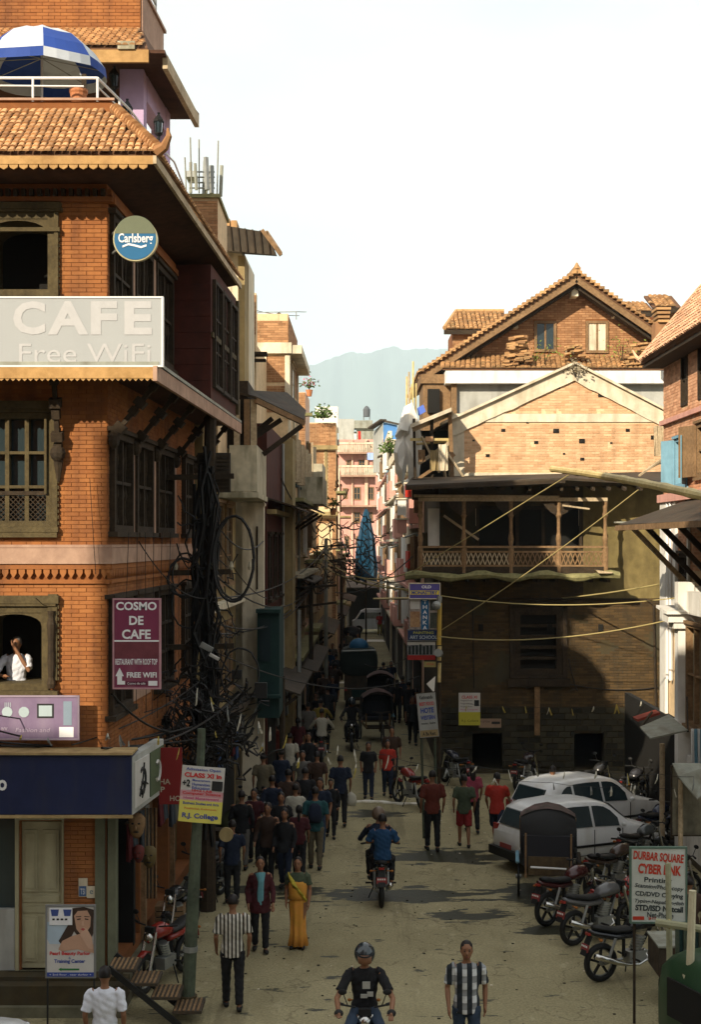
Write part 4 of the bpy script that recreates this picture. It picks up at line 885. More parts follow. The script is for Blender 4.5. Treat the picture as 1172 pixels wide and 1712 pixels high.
# ---- pink building closing the view and roofs over it
pk=Blk('pink_apartment_block','pink apartment block with balconies closing the far end of the street','L',X(668,128),128,140,0,Z(735,128),8,'pinkwall','pinkwall')
for k,(pa,pb)in enumerate(((568,640),(568,640))):pass
FF_=pk.ff;U=lambda px:X(px,128)-X(668,128)
for i,(px,py,w_,h_)in enumerate(((597,825,12,22),(620,825,10,22),(597,865,11,18),(619,865,8,18),(583,775,8,12),(605,775,12,12),(628,775,10,12),(577,825,8,18),(600,905,10,18),(580,905,8,18),(640,850,8,20))):
    pk.fwin(U(px-w_/2),U(px+w_/2),Z(py+h_/2,128),Z(py-h_/2,128),fm='wood_mid',pane='glass',t=.1,mull=1,trans=1,sill=False)
for(py,m)in((795,'white'),(845,'pinkwall'),(757,'white')):
    b=MB(FF_);b.box(U(566),U(645),.0,1.1,Z(py+3,128),Z(py,128));bb=ob('balcony',b,'pinkstone',pk.t)
    if m=='white':
        for i in range(26):b=MB(FF_);u=U(566)+(U(645)-U(566))*i/25;b.tube([(u,1.0,Z(py,128)),(u,1.0,Z(py-13,128))],.06,5);ob('baluster',b,'cream',bb)
        b=MB(FF_);b.box(U(566),U(645),.94,1.1,Z(py-13,128),Z(py-16,128));ob('handrail',b,'cream',bb)
b=MB(FF_);b.box(U(610),U(615),0.002,.25,0,Z(735,128));b.box(U(588),U(590),.002,.2,0,Z(735,128));ob('pilaster',b,'peach',pk.t)
rf=thing('roof_rooms','white and grey rooftop rooms above the pink apartment block','building',(X(600,132),132,Z(735,132)))
b=MB();b.box(X(566,132),X(645,132),-139,-132,Z(760,132),Z(722,132));ob('white_room',b,'white',rf)
b=MB();b.box(X(592,131),X(623,131),-133,-131,Z(716,131),Z(703,131));b.box(X(596,131.4),X(625,131.4),-133,-131.4,Z(738,131),Z(716,131));ob('grey_parapet',b,'tin_grey',rf)
b=MB();b.box(X(566,131),X(592,131),-134,-131.4,Z(738,131),Z(700,131));ob('side_room',b,'grey',rf)
tk=thing('water_tank','dark water tank on a stand on the far rooftop','water tank',(X(613,134),134,Z(703,134)))
b=MB();x=X(613,134);b.loft([((x,134,Z(697,134)),.32,.32),((x,134,Z(685,134)),.34,.34),((x,134,Z(681,134)),.2,.2),((x,134,Z(679,134)),.08,.08)],12);ob('tank',b,flat('tank_black',(.10,.11,.12)),tk)
for s in(-.28,.28):b=MB();b.tube([(x+s,134,Z(704,134)),(x+s,134,Z(697,134))],.04,4);ob('leg',b,'steel',tk)
bl=thing('blue_rooftop_shed','bright blue sheet metal shed above the far right row','shed',(X(640,105),105,Z(760,105)))
b=MB();b.hexa([(X(641,105),105,Z(790,105)),(X(664,105),105,Z(790,105)),(X(664,108),108,Z(790,108)),(X(641,108),108,Z(790,108)),(X(641,105),105,Z(706,105)),(X(664,105),105,Z(711,105)),(X(664,108),108,Z(711,108)),(X(641,108),108,Z(706,108))]);ob('shed_wall',b,'blueroof',bl)
b=MB();b.hexa([(X(624,108),108,Z(790,108)),(X(640,104.9),104.9,Z(790,105)),(X(640.2,105.3),105.3,Z(790,105)),(X(624.2,108.3),108.3,Z(790,108)),(X(624,108),108,Z(722,108)),(X(640,104.9),104.9,Z(707,105)),(X(640.2,105.3),105.3,Z(707,105)),(X(624.2,108.3),108.3,Z(722,108))]);ob('pale_wall',b,'grey',bl)
b=MB();b.beam((X(620,107),107,Z(716,107)),(X(641,104.6),104.6,Z(703,105)),.5,.12);b.beam((X(641,104.8),104.8,Z(704,105)),(X(667,104.8),104.8,Z(710,105)),.3,.12);ob('roof_edge',b,'tin',bl)
for i,(px,py,w_,h_,m,lb)in enumerate(((601,728,5,14,'redcloth','red laundry hanging under the far white roof'),(594,730,4,10,'whitepaint','white laundry hanging beside the red cloth far away'),(622,763,16,12,flat('pale_blue_cloth',(.35,.48,.85)),'pale blue cloth draped over the far pink balcony'))):
    o=garment(Fr((0,126.5),(1,0),(0,-1)),X(px,126.5),Z(py-h_/2,126.5),w_*126.5/F,h_*126.5/F,0,m,None,'laundry');tag(o,lb,'laundry')
tp=thing('blue_tarpaulin','tall folded blue tarpaulin hanging in the middle of the street end','tarpaulin',(X(610,88),88,Z(985,88)))
b=MB();R_=[]
for i,(py,hw)in enumerate(((850,1.5),(858,5),(875,9),(900,14),(925,17),(950,19),(968,18))):
    R_.append([(X(612,88)+hw*88/F*math.cos(2*math.pi*j/22)*(1+.04*(j%2))+(i%2)*.02,88+.5*(hw/19)*math.sin(2*math.pi*j/22)*(1+.25*math.sin(j*2.4)),Z(py+(4*math.sin(j*1.3)if i>4 else 0),88))for j in range(22)])
b.rings(R_);ob('cloth',b,mat('blue_tarp',(.008,.045,.085),c2=(.012,.060,.11),var=.25,scale=2,rough=.5),tp,smooth=False)
b=MB();b.tube([(X(612,88),88,0),(X(612,88),88,Z(848,88))],.06,6);ob('pole',b,'wood',tp)
sh=thing('market_shed','dark tin roofed market shed behind the far van','shed',(X(600,116),116,0))
b=MB();b.box(X(570,116),X(640,116),-118,-116,0,Z(975,116));ob('shed_wall',b,'dark',sh)
b=MB();b.hexa([(X(565,113),113,Z(984,113)),(X(645,113),113,Z(984,113)),(X(645,118),118,Z(965,118)),(X(565,118),118,Z(965,118)),(X(565,113),113,Z(982,113)),(X(645,113),113,Z(982,113)),(X(645,118),118,Z(962,118)),(X(565,118),118,Z(962,118))]);ob('shed_roof',b,'tin',sh)
# ================================================================== RIGHT ROW, FAR
def far_right(name,label,d0,d1,zt,m,mf,x0=2.62,slope=-.002,W=3):
    return Blk(name,label,'R',x0,d0,d1,slope,zt,W,m,mf)
r1=far_right('peach_row_house','sunlit peach house with stacked window boxes on the right side of the street',52,66,Z(790,60),'peach','cream',2.62,-.006)
r2=far_right('white_row_house','sunlit white house with small balconies farther down on the right',66.5,84,Z(765,72),'white','white',2.50,-.004)
r3=far_right('cream_row_house','tall sunlit cream house at the far right end of the street',84.5,112,Z(745,90),'cream','cream',2.44,-.002,3)
for r,nz_,nu in((r1,3,5),(r2,4,5),(r3,5,6)):
    H=(r.zt-2.9)/nz_;wu=r.L/nu
    for k in range(nz_):
        z=3.0+k*H
        r.slab(-.05,r.L,z-.18,.32+.1*(k%2),.12,'pinkwall' if r is not r2 else 'cream')
        for i in range(nu):
            u=wu*(i+.2)
            q=(i*3+k*5)%7
            if q in(0,3):r.balcony(u,u+wu*.6,z,.9,.45,('pinkwall','white','redcloth')[q%3],m2=('brick_pale' if False else 'pinkwall'))
            if q==5:r.awning(u-.1,u+wu*.6+.1,z+H*.85,.6,.2,'tin_grey',props=False)
            r.win(u,u+wu*.55,z+.35,z+H*.8,fm=('wood_mid','wood_pale','skyblue')[q%3],pane='glass',shut=('wood_mid' if q%2 else 'white'))
    r.shop(.5,r.L*.45,2.5);r.shop(r.L*.5,r.L-.5,2.5)
    b=MB(r.sf);b.box(0,r.L,-.02,.2,r.zt,r.zt+.5);ob('parapet',b,'cream',r.t)
    r.pipe(r.L*.47,.2,r.zt);r.pipe(r.L*.93,.2,r.zt,'cream',.07)
for k in range(7):
    b=MB(r1.sf);z=3.1+k*.95;b.box(3.2,5.6,.004,.36,z,z+.66);ob('window_box',b,('peach','white','pinkwall','redcloth','cream')[k%5],r1.t)
for k in range(8):
    b=MB(r2.sf);z=3.1+k*.95;b.box(1.2,4.6,.004,.30,z,z+.5);ob('window_box',b,('white','pinkwall','peach')[k%3],r2.t)
bush('roof_garden','leafy roof garden on the sunlit white house',(X(655,70),70.5,Z(765,70)+.1),.6,n=260,sz=.1,pot=False)
for i,(px,py,w_,h_,m,lb)in enumerate(((683,820,10,22,'redcloth','red cloth hung on the peach house front'),(672,848,14,26,'white','white panel box on the peach house front'),(672,880,16,22,'pinkwall','salmon window box below the white panel'))):
    t=thing('wall_box',lb,'box',(X(px,51.5),51.5,Z(py+h_/2,51.5)));f_=Fr((X(px,51.5),51.5),(1,0),(0,-1));w2=w_*51.5/F/2;h2_=h_*51.5/F/2
    b=MB(f_);b.box(-w2,w2,-.45,0,Z(py,51.5)-h2_,Z(py,51.5)+h2_);ob('casing',b,m,t);b=MB(f_);b.box(-w2-.06,w2+.06,-.5,.06,Z(py,51.5)+h2_,Z(py,51.5)+h2_+.05);ob('lid',b,'cream',t)
# ================================================================== OLD BRICK HOUSE (middle right)
OY=43.0
old=thing('old_newari_house','old dark brick house with a long carved timber balcony under a dark tin roof','house',(X(735,OY),OY,0))
of=Fr((X(735,OY),OY),(1,0),(0,-1));OW=X(1112,OY)-X(735,OY)
def ou(px,d=OY):return X(px,d)-X(735,OY)
wz=Z(1128,OY),Z(1018,OY);ohole=[(ou(860),ou(940),wz[0],wz[1]),(ou(795),ou(972),Z(915,OY),Z(850,OY)),(ou(790),ou(840),0.1,Z(1225,OY)),(ou(960),ou(1010),.1,Z(1225,OY))]
wall(of,0,OW,0,Z(812,OY),ohole,'mortar_old',old,th=.4)
b=MB();xo=X(735,OY);b.box(xo,xo+.4,-52,-OY-.401,0,8.9);ob('side_wall',b,'mortar_old',old)
b=MB();b.box(xo+.4,xo+OW,-52,-51.7,0,8.9);b.box(xo+OW-.4,xo+OW,-51.7,-OY-.401,0,8.9);b.box(xo+.4,xo+OW-.4,-51.7,-OY-.401,Z(960,OY)-.2,Z(960,OY));ob('back_wall',b,'mortar_old',old)
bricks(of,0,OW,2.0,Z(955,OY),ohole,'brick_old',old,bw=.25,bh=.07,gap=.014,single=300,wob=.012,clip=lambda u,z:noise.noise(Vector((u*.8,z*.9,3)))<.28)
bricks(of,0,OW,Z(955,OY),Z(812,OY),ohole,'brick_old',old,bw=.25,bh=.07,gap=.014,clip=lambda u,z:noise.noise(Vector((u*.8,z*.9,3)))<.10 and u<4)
b=MB(of);b.box(ou(975),OW,0,.022,Z(1000,OY),Z(812,OY));tag(ob('mud_plaster',b,mat('ochre_mud_plaster',(.13,.10,.035),c2=(.20,.155,.06),var=.3,scale=3,stain=.6,stain_c=(.10,.075,.03)),old))
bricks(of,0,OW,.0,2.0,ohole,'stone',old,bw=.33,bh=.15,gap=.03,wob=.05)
window(of,ou(860),ou(940),wz[0],wz[1],old,fm='wood',t=.18,mull=0,trans=4,pane='dark',dep=.18,proud=.05,sill=True)
b=MB(of);b.box(ou(848),ou(952),.02,.16,wz[0]-.34,wz[0]-.1);b.box(ou(852),ou(948),.02,.12,wz[1]+.1,wz[1]+.24);b.box(ou(852),ou(859.5),.02,.10,wz[0]-.09,wz[1]+.1);b.box(ou(940.5),ou(948),.02,.10,wz[0]-.09,wz[1]+.1)
ob('carved_surround',b,'wood',old)
for i in range(5):b=MB(of);b.box(ou(870)+i*.26,ou(870)+i*.26+.15,.162,.19,wz[0]-.30,wz[0]-.14);ob('carved_panel',b,'wood',old)
for i,px in enumerate((800,915,1000)):
    b=MB(of);b.box(ou(px),ou(px)+.14,.02,.07,4.3,4.5);ob('beam_end',b,'dark',old)
b=MB(of);b.box(ou(893),ou(902),.02,.12,Z(1228,OY),Z(1140,OY));ob('prop',b,'wood_mid',old)
BY=41.75;bz0,bz1=Z(966,BY),Z(958,BY);bu0,bu1=X(700,BY),X(1018,BY)
b=MB();b.box(bu0-.25,bu1+.2,-OY,-BY+.05,bz0,bz1);bal=ob('balcony',b,'wood',old);WL[bal.name]=Vector((0,0,0))
b=MB();k=24
R_=[]
for i in range(k+1):
    x=bu0-.4+(bu1+.3-bu0+.4)*i/k;z=Z(963,BY)+.05*math.sin(i*.9);r=.11+.03*math.sin(i*1.7)
    R_.append([(x,BY-.08+r*1.3*math.cos(2*math.pi*j/8),z+r*math.sin(2*math.pi*j/8))for j in range(8)])
b.rings(R_);ob('mossy_edge',b,'moss',bal)
for i in range(12):
    b=MB();x=bu0+(bu1-bu0)*i/11;b.beam((x,BY+.05,bz0-.07),(x,OY+.1,bz0-.07),.11,.13);ob('joist',b,'wood',bal)
b=MB();b.hexa([(X(1000,41.5),41.4,bz1),(X(1022,41.5),41.4,bz1),(X(1022,41.5),41.9,bz1),(X(1000,41.5),41.9,bz1),(X(995,41.5),41.4,bz1+.10),(X(1024,41.5),41.4,bz1+.03),(X(1024,41.5),41.9,bz1+.03),(X(995,41.5),41.9,bz1+.1)]);ob('loose_plank',b,'wood_pale',bal)
zr0,zr1=Z(946,BY),Z(916,BY)
pp=[703,776,855,935,1013]
for i,px in enumerate(pp):
    b=MB();x=X(px,BY);zt_=Z(838,BY);q=[bz1,bz1+.75,bz1+.80,bz1+1.0,bz1+1.2,zt_-.5,zt_-.42,zt_-.3,zt_]
    b.tube([(x,BY+.12,z)for z in q],[.09,.09,.055,.085,.05,.05,.09,.06,.08],8);p=ob('post',b,'wood_mid',bal)
    if 0<i<4:
        for s in(-1,1):
            b=MB();b.plate([(0,0)]*0 or[(x+s*.06,zt_-.42),(x+s*.22,zt_-.34),(x+s*.42,zt_-.14),(x+s*.48,zt_),(x+s*.06,zt_)],-BY-.16,-BY-.08);ob('bracket',b,'wood',p)
b=MB();b.box(X(703,BY),X(1013,BY),-BY-.14,-BY-.04,zr1,zr1+.06);b.box(X(703,BY),X(1013,BY),-BY-.14,-BY-.04,zr0-.02,zr0+.03);b.box(X(703,BY),X(1013,BY),-BY-.13,-BY-.05,zr1-.14,zr1-.09);ob('handrail',b,'wood_mid',bal)
b=MB();b.box(X(703,BY),X(1013,BY),-BY-.13,-BY-.05,bz1,zr0-.03);ob('kick_board',b,'wood',bal)
for i in range(4):
    xa,xb=X(pp[i]+4,BY),X(pp[i+1]-4,BY);n_=9;s_=(xb-xa)/n_
    for j in range(n_):
        for sg in(0,1):
            b=MB();za,zb=(zr0+.03,zr1-.14)if sg else(zr1-.14,zr0+.03);b.beam((xa+j*s_,BY+.08+.02*sg,za),(xa+(j+1)*s_,BY+.08+.02*sg,zb),.035,.03);ob('lattice_slat',b,'wood_mid' if i>1 else 'wood_pale',bal)
b=MB();b.box(X(700,BY),X(1016,BY),-BY-.2,-BY-.02,Z(838,BY),Z(832,BY));b.tube([(X(692,BY),BY,Z(829,BY)),(X(850,BY),BY-.02,Z(830,BY)),(X(935,BY),BY,Z(831,BY))],.045,6);ob('roof_beam',b,'wood_pale',bal)
b=MB();b.beam((X(940,BY),BY-.05,Z(845,BY)),(X(985,BY),BY-.05,Z(851,BY)),.07,.05);ob('loose_plank',b,'wood_pale',bal)
b=MB();b.beam((X(742,42.5),42.5,Z(862,42.5)),(X(800,42.5),42.5,Z(902,42.5)),.09,.07);ob('loose_plank',b,'wood_pale',bal)
b=MB(of);b.box(ou(716),ou(735),-.2,-.02,Z(915,OY),Z(850,OY));ob('white_cloth_panel',b,'white',bal)
b=MB(of);b.box(ou(700),-.01,-.3,-.2,6.5,Z(890,OY));ob('mud_infill',b,'mortar_old',bal)
b=MB();up=Vector((0,0,.07))
q=[(X(678,41.0),41.0,Z(815,41.0)),(X(945,41.0),41.0,Z(803,41.0)),(X(1120,41.8),41.8,Z(812,41.8)),(X(1120,44.5),44.8,Z(792,44.8)),(X(750,44.5),44.8,Z(800,44.8)),(X(690,44.5),44.8,Z(802,44.8))]
kk=len(b.v);b.prism(q,(0,0,0),(0,0,.07));tr=ob('tin_roof',b,'tin',old)
b=MB();b.beam(Vector(q[0])+Vector((0,-.02,-.03)),Vector(q[1])+Vector((0,-.02,-.03)),.06,.10);ob('eave_board',b,'wood',tr)
for i in range(15):
    b=MB();x=X(700,41.2)+i*.46;b.beam((x,41.15,Z(818,41.2)),(x+.02,42.9,8.75),.08,.09);ob('rafter',b,'wood',tr)
b=MB();b.box(X(690,OY),X(1112,OY),-OY-.5,-OY-.35,Z(835,OY),Z(800,OY));ob('wall_plate',b,'wood',old)
b=MB(of);b.box(ou(800),ou(970),-.38,-.3,Z(915,OY),Z(850,OY));ob('doorway_dark',b,'dark',old)
b=MB(of)
for px in(796,862,905,968):b.box(ou(px),ou(px+5),.0,.08,Z(915,OY),Z(846,OY))
b.box(ou(796),ou(973),.0,.09,Z(852,OY),Z(846,OY));ob('door_frames',b,'wood',old)
b=MB(of);b.tube([(ou(760),.06,Z(1000,OY)),(ou(1080),.06,Z(1002,OY)),(ou(1092),.06,Z(1012,OY)),(ou(1097),.06,Z(1225,OY))],.035,6);ob('drainpipe',b,'wood',old)
for i,(a,c,s)in enumerate((((790,1012),(792,1150),-.12),((940,1140),(1100,1148),.15),((950,1100),(965,1155),.1))):
    o=ob('wall_cable',(lambda b:b.tube(sag(of.p(ou(a[0]),.07,Z(a[1],OY)),of.p(ou(c[0]),.07,Z(c[1],OY)),s),.015,5))(MB()),'cable',old)
# ---- gable wall house behind it
GY=45.6
gab=thing('gable_brick_house','pale sunlit brick gable wall with rough cement edges behind the balcony roof','house',(X(755,GY),GY,8))
gf=Fr((X(755,GY),GY),(1,0),(0,-1));gu=lambda px:X(px,GY)-X(755,GY)
ap=(gu(960),Z(612,GY));eL=(gu(755),Z(705,GY));eR=(gu(1128),Z(700,GY));
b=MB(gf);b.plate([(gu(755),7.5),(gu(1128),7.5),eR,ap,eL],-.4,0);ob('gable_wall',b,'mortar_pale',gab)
def gclip(u,z):
    t=ap[1]-(ap[0]-u)*(ap[1]-eL[1])/(ap[0]-eL[0])if u<ap[0]else ap[1]-(u-ap[0])*(ap[1]-eR[1])/(eR[0]-ap[0])
    return z<t-.50-.05*noise.noise(Vector((u*3,z,0)))
gh=[(gu(855+k*0)+.0,gu(862),Z(690,GY),Z(684,GY)),(gu(905),gu(911),Z(690,GY),Z(685,GY)),(gu(998),gu(1004),Z(690,GY),Z(685,GY)),(gu(888),gu(895),Z(745,GY),Z(738,GY)),(gu(1016),gu(1022),Z(745,GY),Z(738,GY)),(gu(1084),gu(1092),Z(692,GY),Z(687,GY)),(gu(826),gu(831),Z(690,GY),Z(686,GY)),(gu(930),gu(934),Z(690,GY),Z(686,GY))]
bricks(gf,gu(776),gu(1128),Z(790,GY),Z(707,GY),gh,'brick_pale',gab,bw=.235,bh=.068,gap=.014,single=300)
bricks(gf,gu(770),gu(1128),Z(692,GY),ap[1],gh,'brick_pale',gab,bw=.235,bh=.068,gap=.014,clip=gclip)
b=MB(gf);b.box(gu(755),gu(1128),.0,.045,Z(706,GY),Z(692,GY));b.box(gu(755),gu(776),.0,.04,Z(800,GY),Z(706.5,GY));b.box(gu(776),gu(1128),.0,.05,Z(800,GY),Z(791,GY));ob('cement_band',b,'concrete' if False else mat('pale_cement',(.60,.52,.38),c2=(.70,.62,.47),var=.2,scale=4,stain=.5,stain_c=(.34,.27,.16)),gab)
for e,m_ in((eL,-1),(eR,1)):
    b=MB(gf);n_=14;top=[];bot=[]
    for i in range(n_+1):
        t=i/n_;u=e[0]+(ap[0]-e[0])*t;z=e[1]+(ap[1]-e[1])*t
        top.append((u,z+.04));bot.append((u,z-.48-.05*noise.noise(Vector((u*2.2,5,0)))))
    for i in range(n_):b.plate([bot[i],bot[i+1],top[i+1],top[i]]if m_<0 else[bot[i+1],bot[i],top[i],top[i+1]],.0,.09)
    ob('verge',b,MATS['pale_cement'],gab)
    b=MB(gf);b.hexa([(e[0]+m_*.35,-.5,e[1]-.12),(ap[0],-.5,ap[1]+.04),(ap[0],.22,ap[1]+.04),(e[0]+m_*.35,.22,e[1]-.12),(e[0]+m_*.35,-.5,e[1]-.04),(ap[0],-.5,ap[1]+.12),(ap[0],.22,ap[1]+.12),(e[0]+m_*.35,.22,e[1]-.04)]);ob('verge_cap',b,MATS['pale_cement'],gab)
b=MB();xg=X(755,GY);b.box(xg,xg+.4,-52,-GY-.41,7.5,eL[1]-.3);ob('side_wall',b,MATS['pale_cement'],gab)
b=MB();P_=[gf.p(eL[0]-.5,-.4,eL[1]-.25),gf.p(ap[0],-.4,ap[1]),gf.p(ap[0],-6.2,ap[1]),gf.p(eL[0]-.5,-6.2,eL[1]-.25)];b.hexa([*P_,*[p+Vector((0,0,.08))for p in P_]]);P_=[gf.p(ap[0],-.4,ap[1]),gf.p(eR[0],-.4,eR[1]),gf.p(eR[0],-6.2,eR[1]),gf.p(ap[0],-6.2,ap[1])];b.hexa([*P_,*[p+Vector((0,0,.08))for p in P_]]);ob('roof',b,'tin',gab)
bush('dry_weed','dry grey weed growing on the peak of the pale brick gable',(X(962,GY-.2),GY-.25,Z(633,GY)),.5,m=flat('dry_stalk',(.22,.18,.11)),n=110,pot=False,sz=.06)
for i,(px,py)in enumerate(((790,738),(838,722),(852,700),(880,708),(893,742),(925,724),(941,760),(970,770),(968,741),(1020,742),(1046,722),(1088,735),(880,668),(930,650),(1000,664),(1060,684),(812,764),(1010,700))):
    b=MB(gf);w_=.05+.04*(i%3);b.box(gu(px),gu(px)+w_*1.4,.0,.034,Z(py,GY),Z(py,GY)+w_);ob('putlog_hole',b,'dark',gab)
lt=thing('timber_lean_to','ramshackle timber lean-to hung with cloth at the left end of the gable wall','lean-to',(X(720,44),44,8.6))
TB=[((690,718),(757,690),.16,'wood_pale'),((686,735),(752,735),.08,'bamboo'),((700,775),(752,740),.1,'wood_pale'),((752,690),(756,800),.12,'wood_mid'),((722,700),(722,805),.10,'wood'),((700,800),(760,760),.09,'wood_mid'),((746,755),(775,798),.07,'wood_pale'),((735,745),(745,800),.07,'wood_pale'),((692,700),(694,812),.08,'wood'),((705,730),(735,790),.06,'wood_pale')]
for a,c,w_,m_ in TB:b=MB();b.beam((X(a[0],44.2),44.2,Z(a[1],44.2)),(X(c[0],44.4),44.4,Z(c[1],44.4)),w_);ob('timber',b,m_,lt)
b=MB();P_=[Vector((X(686,43.6),43.6,Z(716,43.6))),Vector((X(755,43.8),43.8,Z(688,43.8))),Vector((X(755,48),48.5,Z(688,48.5))),Vector((X(700,48),48.5,Z(710,48.5)))];b.hexa([*P_,*[p+Vector((0,0,.12))for p in P_]]);ob('lean_to_roof',b,MATS['pale_cement'],lt)
b=MB();b.box(X(694,47),X(750,47),-47.2,-47,8.6,Z(720,47));ob('back_boards',b,'dark',lt)
for i,(px,py,w_,h_,m_)in enumerate(((726,770,14,34,'tan'),(741,765,16,44,MATS['pale_cement']),(705,762,12,20,'wood_mid'))):garment(Fr((0,43.9),(1,0),(0,-1)),X(px,43.9),Z(py-h_/2,43.9),w_*43.9/F,h_*43.9/F,0,m_,lt,'cloth')
b=MB();b.box(X(712,43.7),X(724,43.7),-44,-43.7,Z(738,43.7),Z(730,43.7));ob('brick_pile',b,'brick_pale',lt)
sc=thing('bamboo_scaffold','tall bamboo poles wrapped in white plastic sheets left of the gable wall','scaffold',(X(685,46),46,8.6))
for i,(a,c)in enumerate((((684,800),(684,622)),((690,810),(691,604)),((694,800),(696,640)),((679,790),(681,628)),((668,800),(690,640)))):b=MB();b.tube([(X(a[0],46)+0,46+.1*i,Z(a[1],46)),(X(c[0],46),46+.1*i,Z(c[1],46))],.035,6);ob('bamboo_pole',b,'bamboo' if i else 'wood_pale',sc)
b=MB();b.tube([(X(665,45.8),45.8,Z(745,45.8)),(X(755,44.6),44.6,Z(738,44.6))],.04,6);ob('bamboo_pole',b,'bamboo',sc)
for(poly,m_)in(([(684,690),(700,700),(706,740),(700,808),(684,812),(680,760),(672,730)],'white'),([(662,735),(676,715),(684,760),(674,812),(662,790),(658,756)],'white'),([(676,680),(690,672),(698,700),(684,735),(668,740),(660,730),(668,706)],'white')):
    b=MB();n_=len(poly);cx=sum(p[0]for p in poly)/n_;cy=sum(p[1]for p in poly)/n_;ring=[(X(px,45.6),45.6+.15*math.sin(i*2.1),Z(py,45.6))for i,(px,py)in enumerate(poly)]
    r2=[(X(cx+(px-cx)*.5,45.6),45.35+.12*math.sin(i*3.3),Z(cy+(py-cy)*.5,45.6))for i,(px,py)in enumerate(poly)];r3=[(x,y+.2,z)for x,y,z in r2];r0=[(x,y+.05,z)for x,y,z in ring]
    b.rings([r2,ring,r0,r3]);ob('plastic_sheet',b,m_,sc)
b=MB();q=[(X(700,46),46,Z(695,46)),(X(712,46),46,Z(688,46)),(X(708,46),46.1,Z(676,46)),(X(698,46),46.1,Z(682,46))];b.prism(q,(0,0,0),(.0,.1,0));ob('blue_sheet',b,flat('deep_blue_sheet',(.06,.12,.45)),sc)
# ---- parapet block behind gable
wp=thing('white_parapet_block','grey rendered block with a bright white parapet behind the brick gable','building',(X(745,49),49,8))
b=MB();b.box(X(760,49),X(1130,49),-49.6,-49,8,Z(642,49));ob('render_wall',b,'grey',wp)
b=MB();b.box(X(745,48.6),X(1128,48.6),-49.3,-48.6,Z(641,48.6),Z(620,48.6));ob('white_parapet',b,'white',wp)
b=MB();b.box(X(754,49),X(763,49),-49.5,-48.8,8,Z(642,49));b.box(X(708,49),X(755,49),-52,-49.3,9,Z(640,49));b.box(X(704,49),X(760,49),-52,-49.2,Z(640,49),Z(625,49));ob('side_timber_wall',b,'wood_mid',wp)
b=MB();b.box(X(715,49.2),X(735,49.2),-49.3,-49.1,Z(690,49),Z(650,49));ob('opening',b,'dark',wp)
# ---- large gabled house with tile roof
TY=52.0
big=thing('tiled_gable_house','brown brick house with a big tiled gable roof and two small windows','house',(X(957,TY),TY,10))
tf=Fr((0,TY),(1,0),(0,-1));AP=(X(957,TY),Z(466,TY));EL=(X(712,TY),Z(622,TY));ER=(X(1120,TY),Z(578,TY))
sl=(AP[1]-EL[1])/(AP[0]-EL[0]);sr_=(AP[1]-ER[1])/(ER[0]-AP[0])
zb=Z(604,TY)
b=MB(tf);b.plate([(EL[0]+.9,zb-3),(X(1112,TY),zb-3),(X(1112,TY),ER[1]-.15),AP,(EL[0]+.9,EL[1]+.55)],-.4,-.0);ob('gable_wall',b,'mortar',big)
twin=[(X(893,TY),X(930,TY),Z(589,TY),Z(537,TY)),(X(979,TY),X(1017,TY),Z(591,TY),Z(537,TY))]
bricks(tf,X(770,TY),X(1112,TY),zb,AP[1],twin,'brick_gab',big,bw=.24,bh=.07,gap=.014,single=300,clip=lambda u,z:z<(AP[1]-sl*(AP[0]-u)if u<AP[0]else AP[1]-sr_*(u-AP[0]))-.45)
for i,w_ in enumerate(twin):window(tf,*w_,big,fm='wood_mid',t=.10,mull=1,trans=0,pane='glass',dep=-.012,proud=.07,sill=False,curtain='cream' if i else None)
for(e,s)in((EL,-1),(ER,1)):
    a_=Vector((AP[0],0,AP[1]));e_=Vector((e[0]+s*.3,0,e[1]-.3*(sl if s<0 else sr_)))
    for nm,off,w_,h_,y,m_ in(('barge_board',-.22,.06,.22,TY-.95,'wood_mid'),('rake_board',-.42,.5,.10,TY-.5,'wood')):
        b=MB();b.beam(Vector((a_.x,y,a_.z+off)),Vector((e_.x,y,e_.z+off)),w_,h_);ob(nm,b,m_,big)
    b=MB();P_=[Vector((a_.x,TY-1.0,a_.z)),Vector((e_.x,TY-1.0,e_.z)),Vector((e_.x,TY+8,e_.z)),Vector((a_.x,TY+8,a_.z))];b.hexa([*[p-Vector((0,0,.10))for p in P_],*P_]);rr_=ob('roof',b,'under',big);WL[rr_.name]=Vector((0,0,0))
    V=(a_-e_);Ln=V.length
    tiles(Vector((e_.x,TY-1.05,e_.z)),(0,1,0),V,46 if s<0 else 30,int(Ln/.2),.2,.2,lambda u,v:True,'tile_old',rr_,single=120 if s<0 else 60,lift=.03)
    b=MB();n_=int(Ln/.19)
    for i in range(n_):p=e_.lerp(a_,(i+.5)/n_);b.box(p.x-.10,p.x+.10,-(TY-.88),-(TY-1.12),p.z-.02+.05,p.z+.13)
    ob('verge_tiles',b,'tile_old',rr_)
b=MB();b.box(AP[0]-.13,AP[0]+.13,-TY-8,-(TY-1.1),AP[1]+.0,AP[1]+.2);b.tube([(AP[0],TY-1.0,AP[1]+.15),(AP[0],TY-1.0,AP[1]+.38)],[.16,.03],6);ob('ridge',b,'tile_old',big)
b=MB();b.box(AP[0]-.12,AP[0]+.12,-TY,-TY+.6,AP[1]-.75,AP[1]-.45);b.box(X(1022,TY),X(1030,TY),-TY,-TY+.5,Z(534,TY),Z(518,TY));b.box(X(856,TY),X(864,TY),-TY,-TY+.5,Z(552,TY),Z(540,TY));ob('purlin_end',b,'cream',big)
b=MB();q=[(X(738,51),TY-1.6,Z(619,50.4)),(X(1128,51),TY-1.6,Z(619,50.4)),(X(1128,52),TY+.0,Z(597,52)),(X(742,52),TY,Z(597,52))];q=[Vector(p)for p in q];b.hexa([*q,*[p+Vector((0,0,.04))for p in q]]);sk=ob('skirt_roof',b,'under',big);WL[sk.name]=Vector((0,0,0))
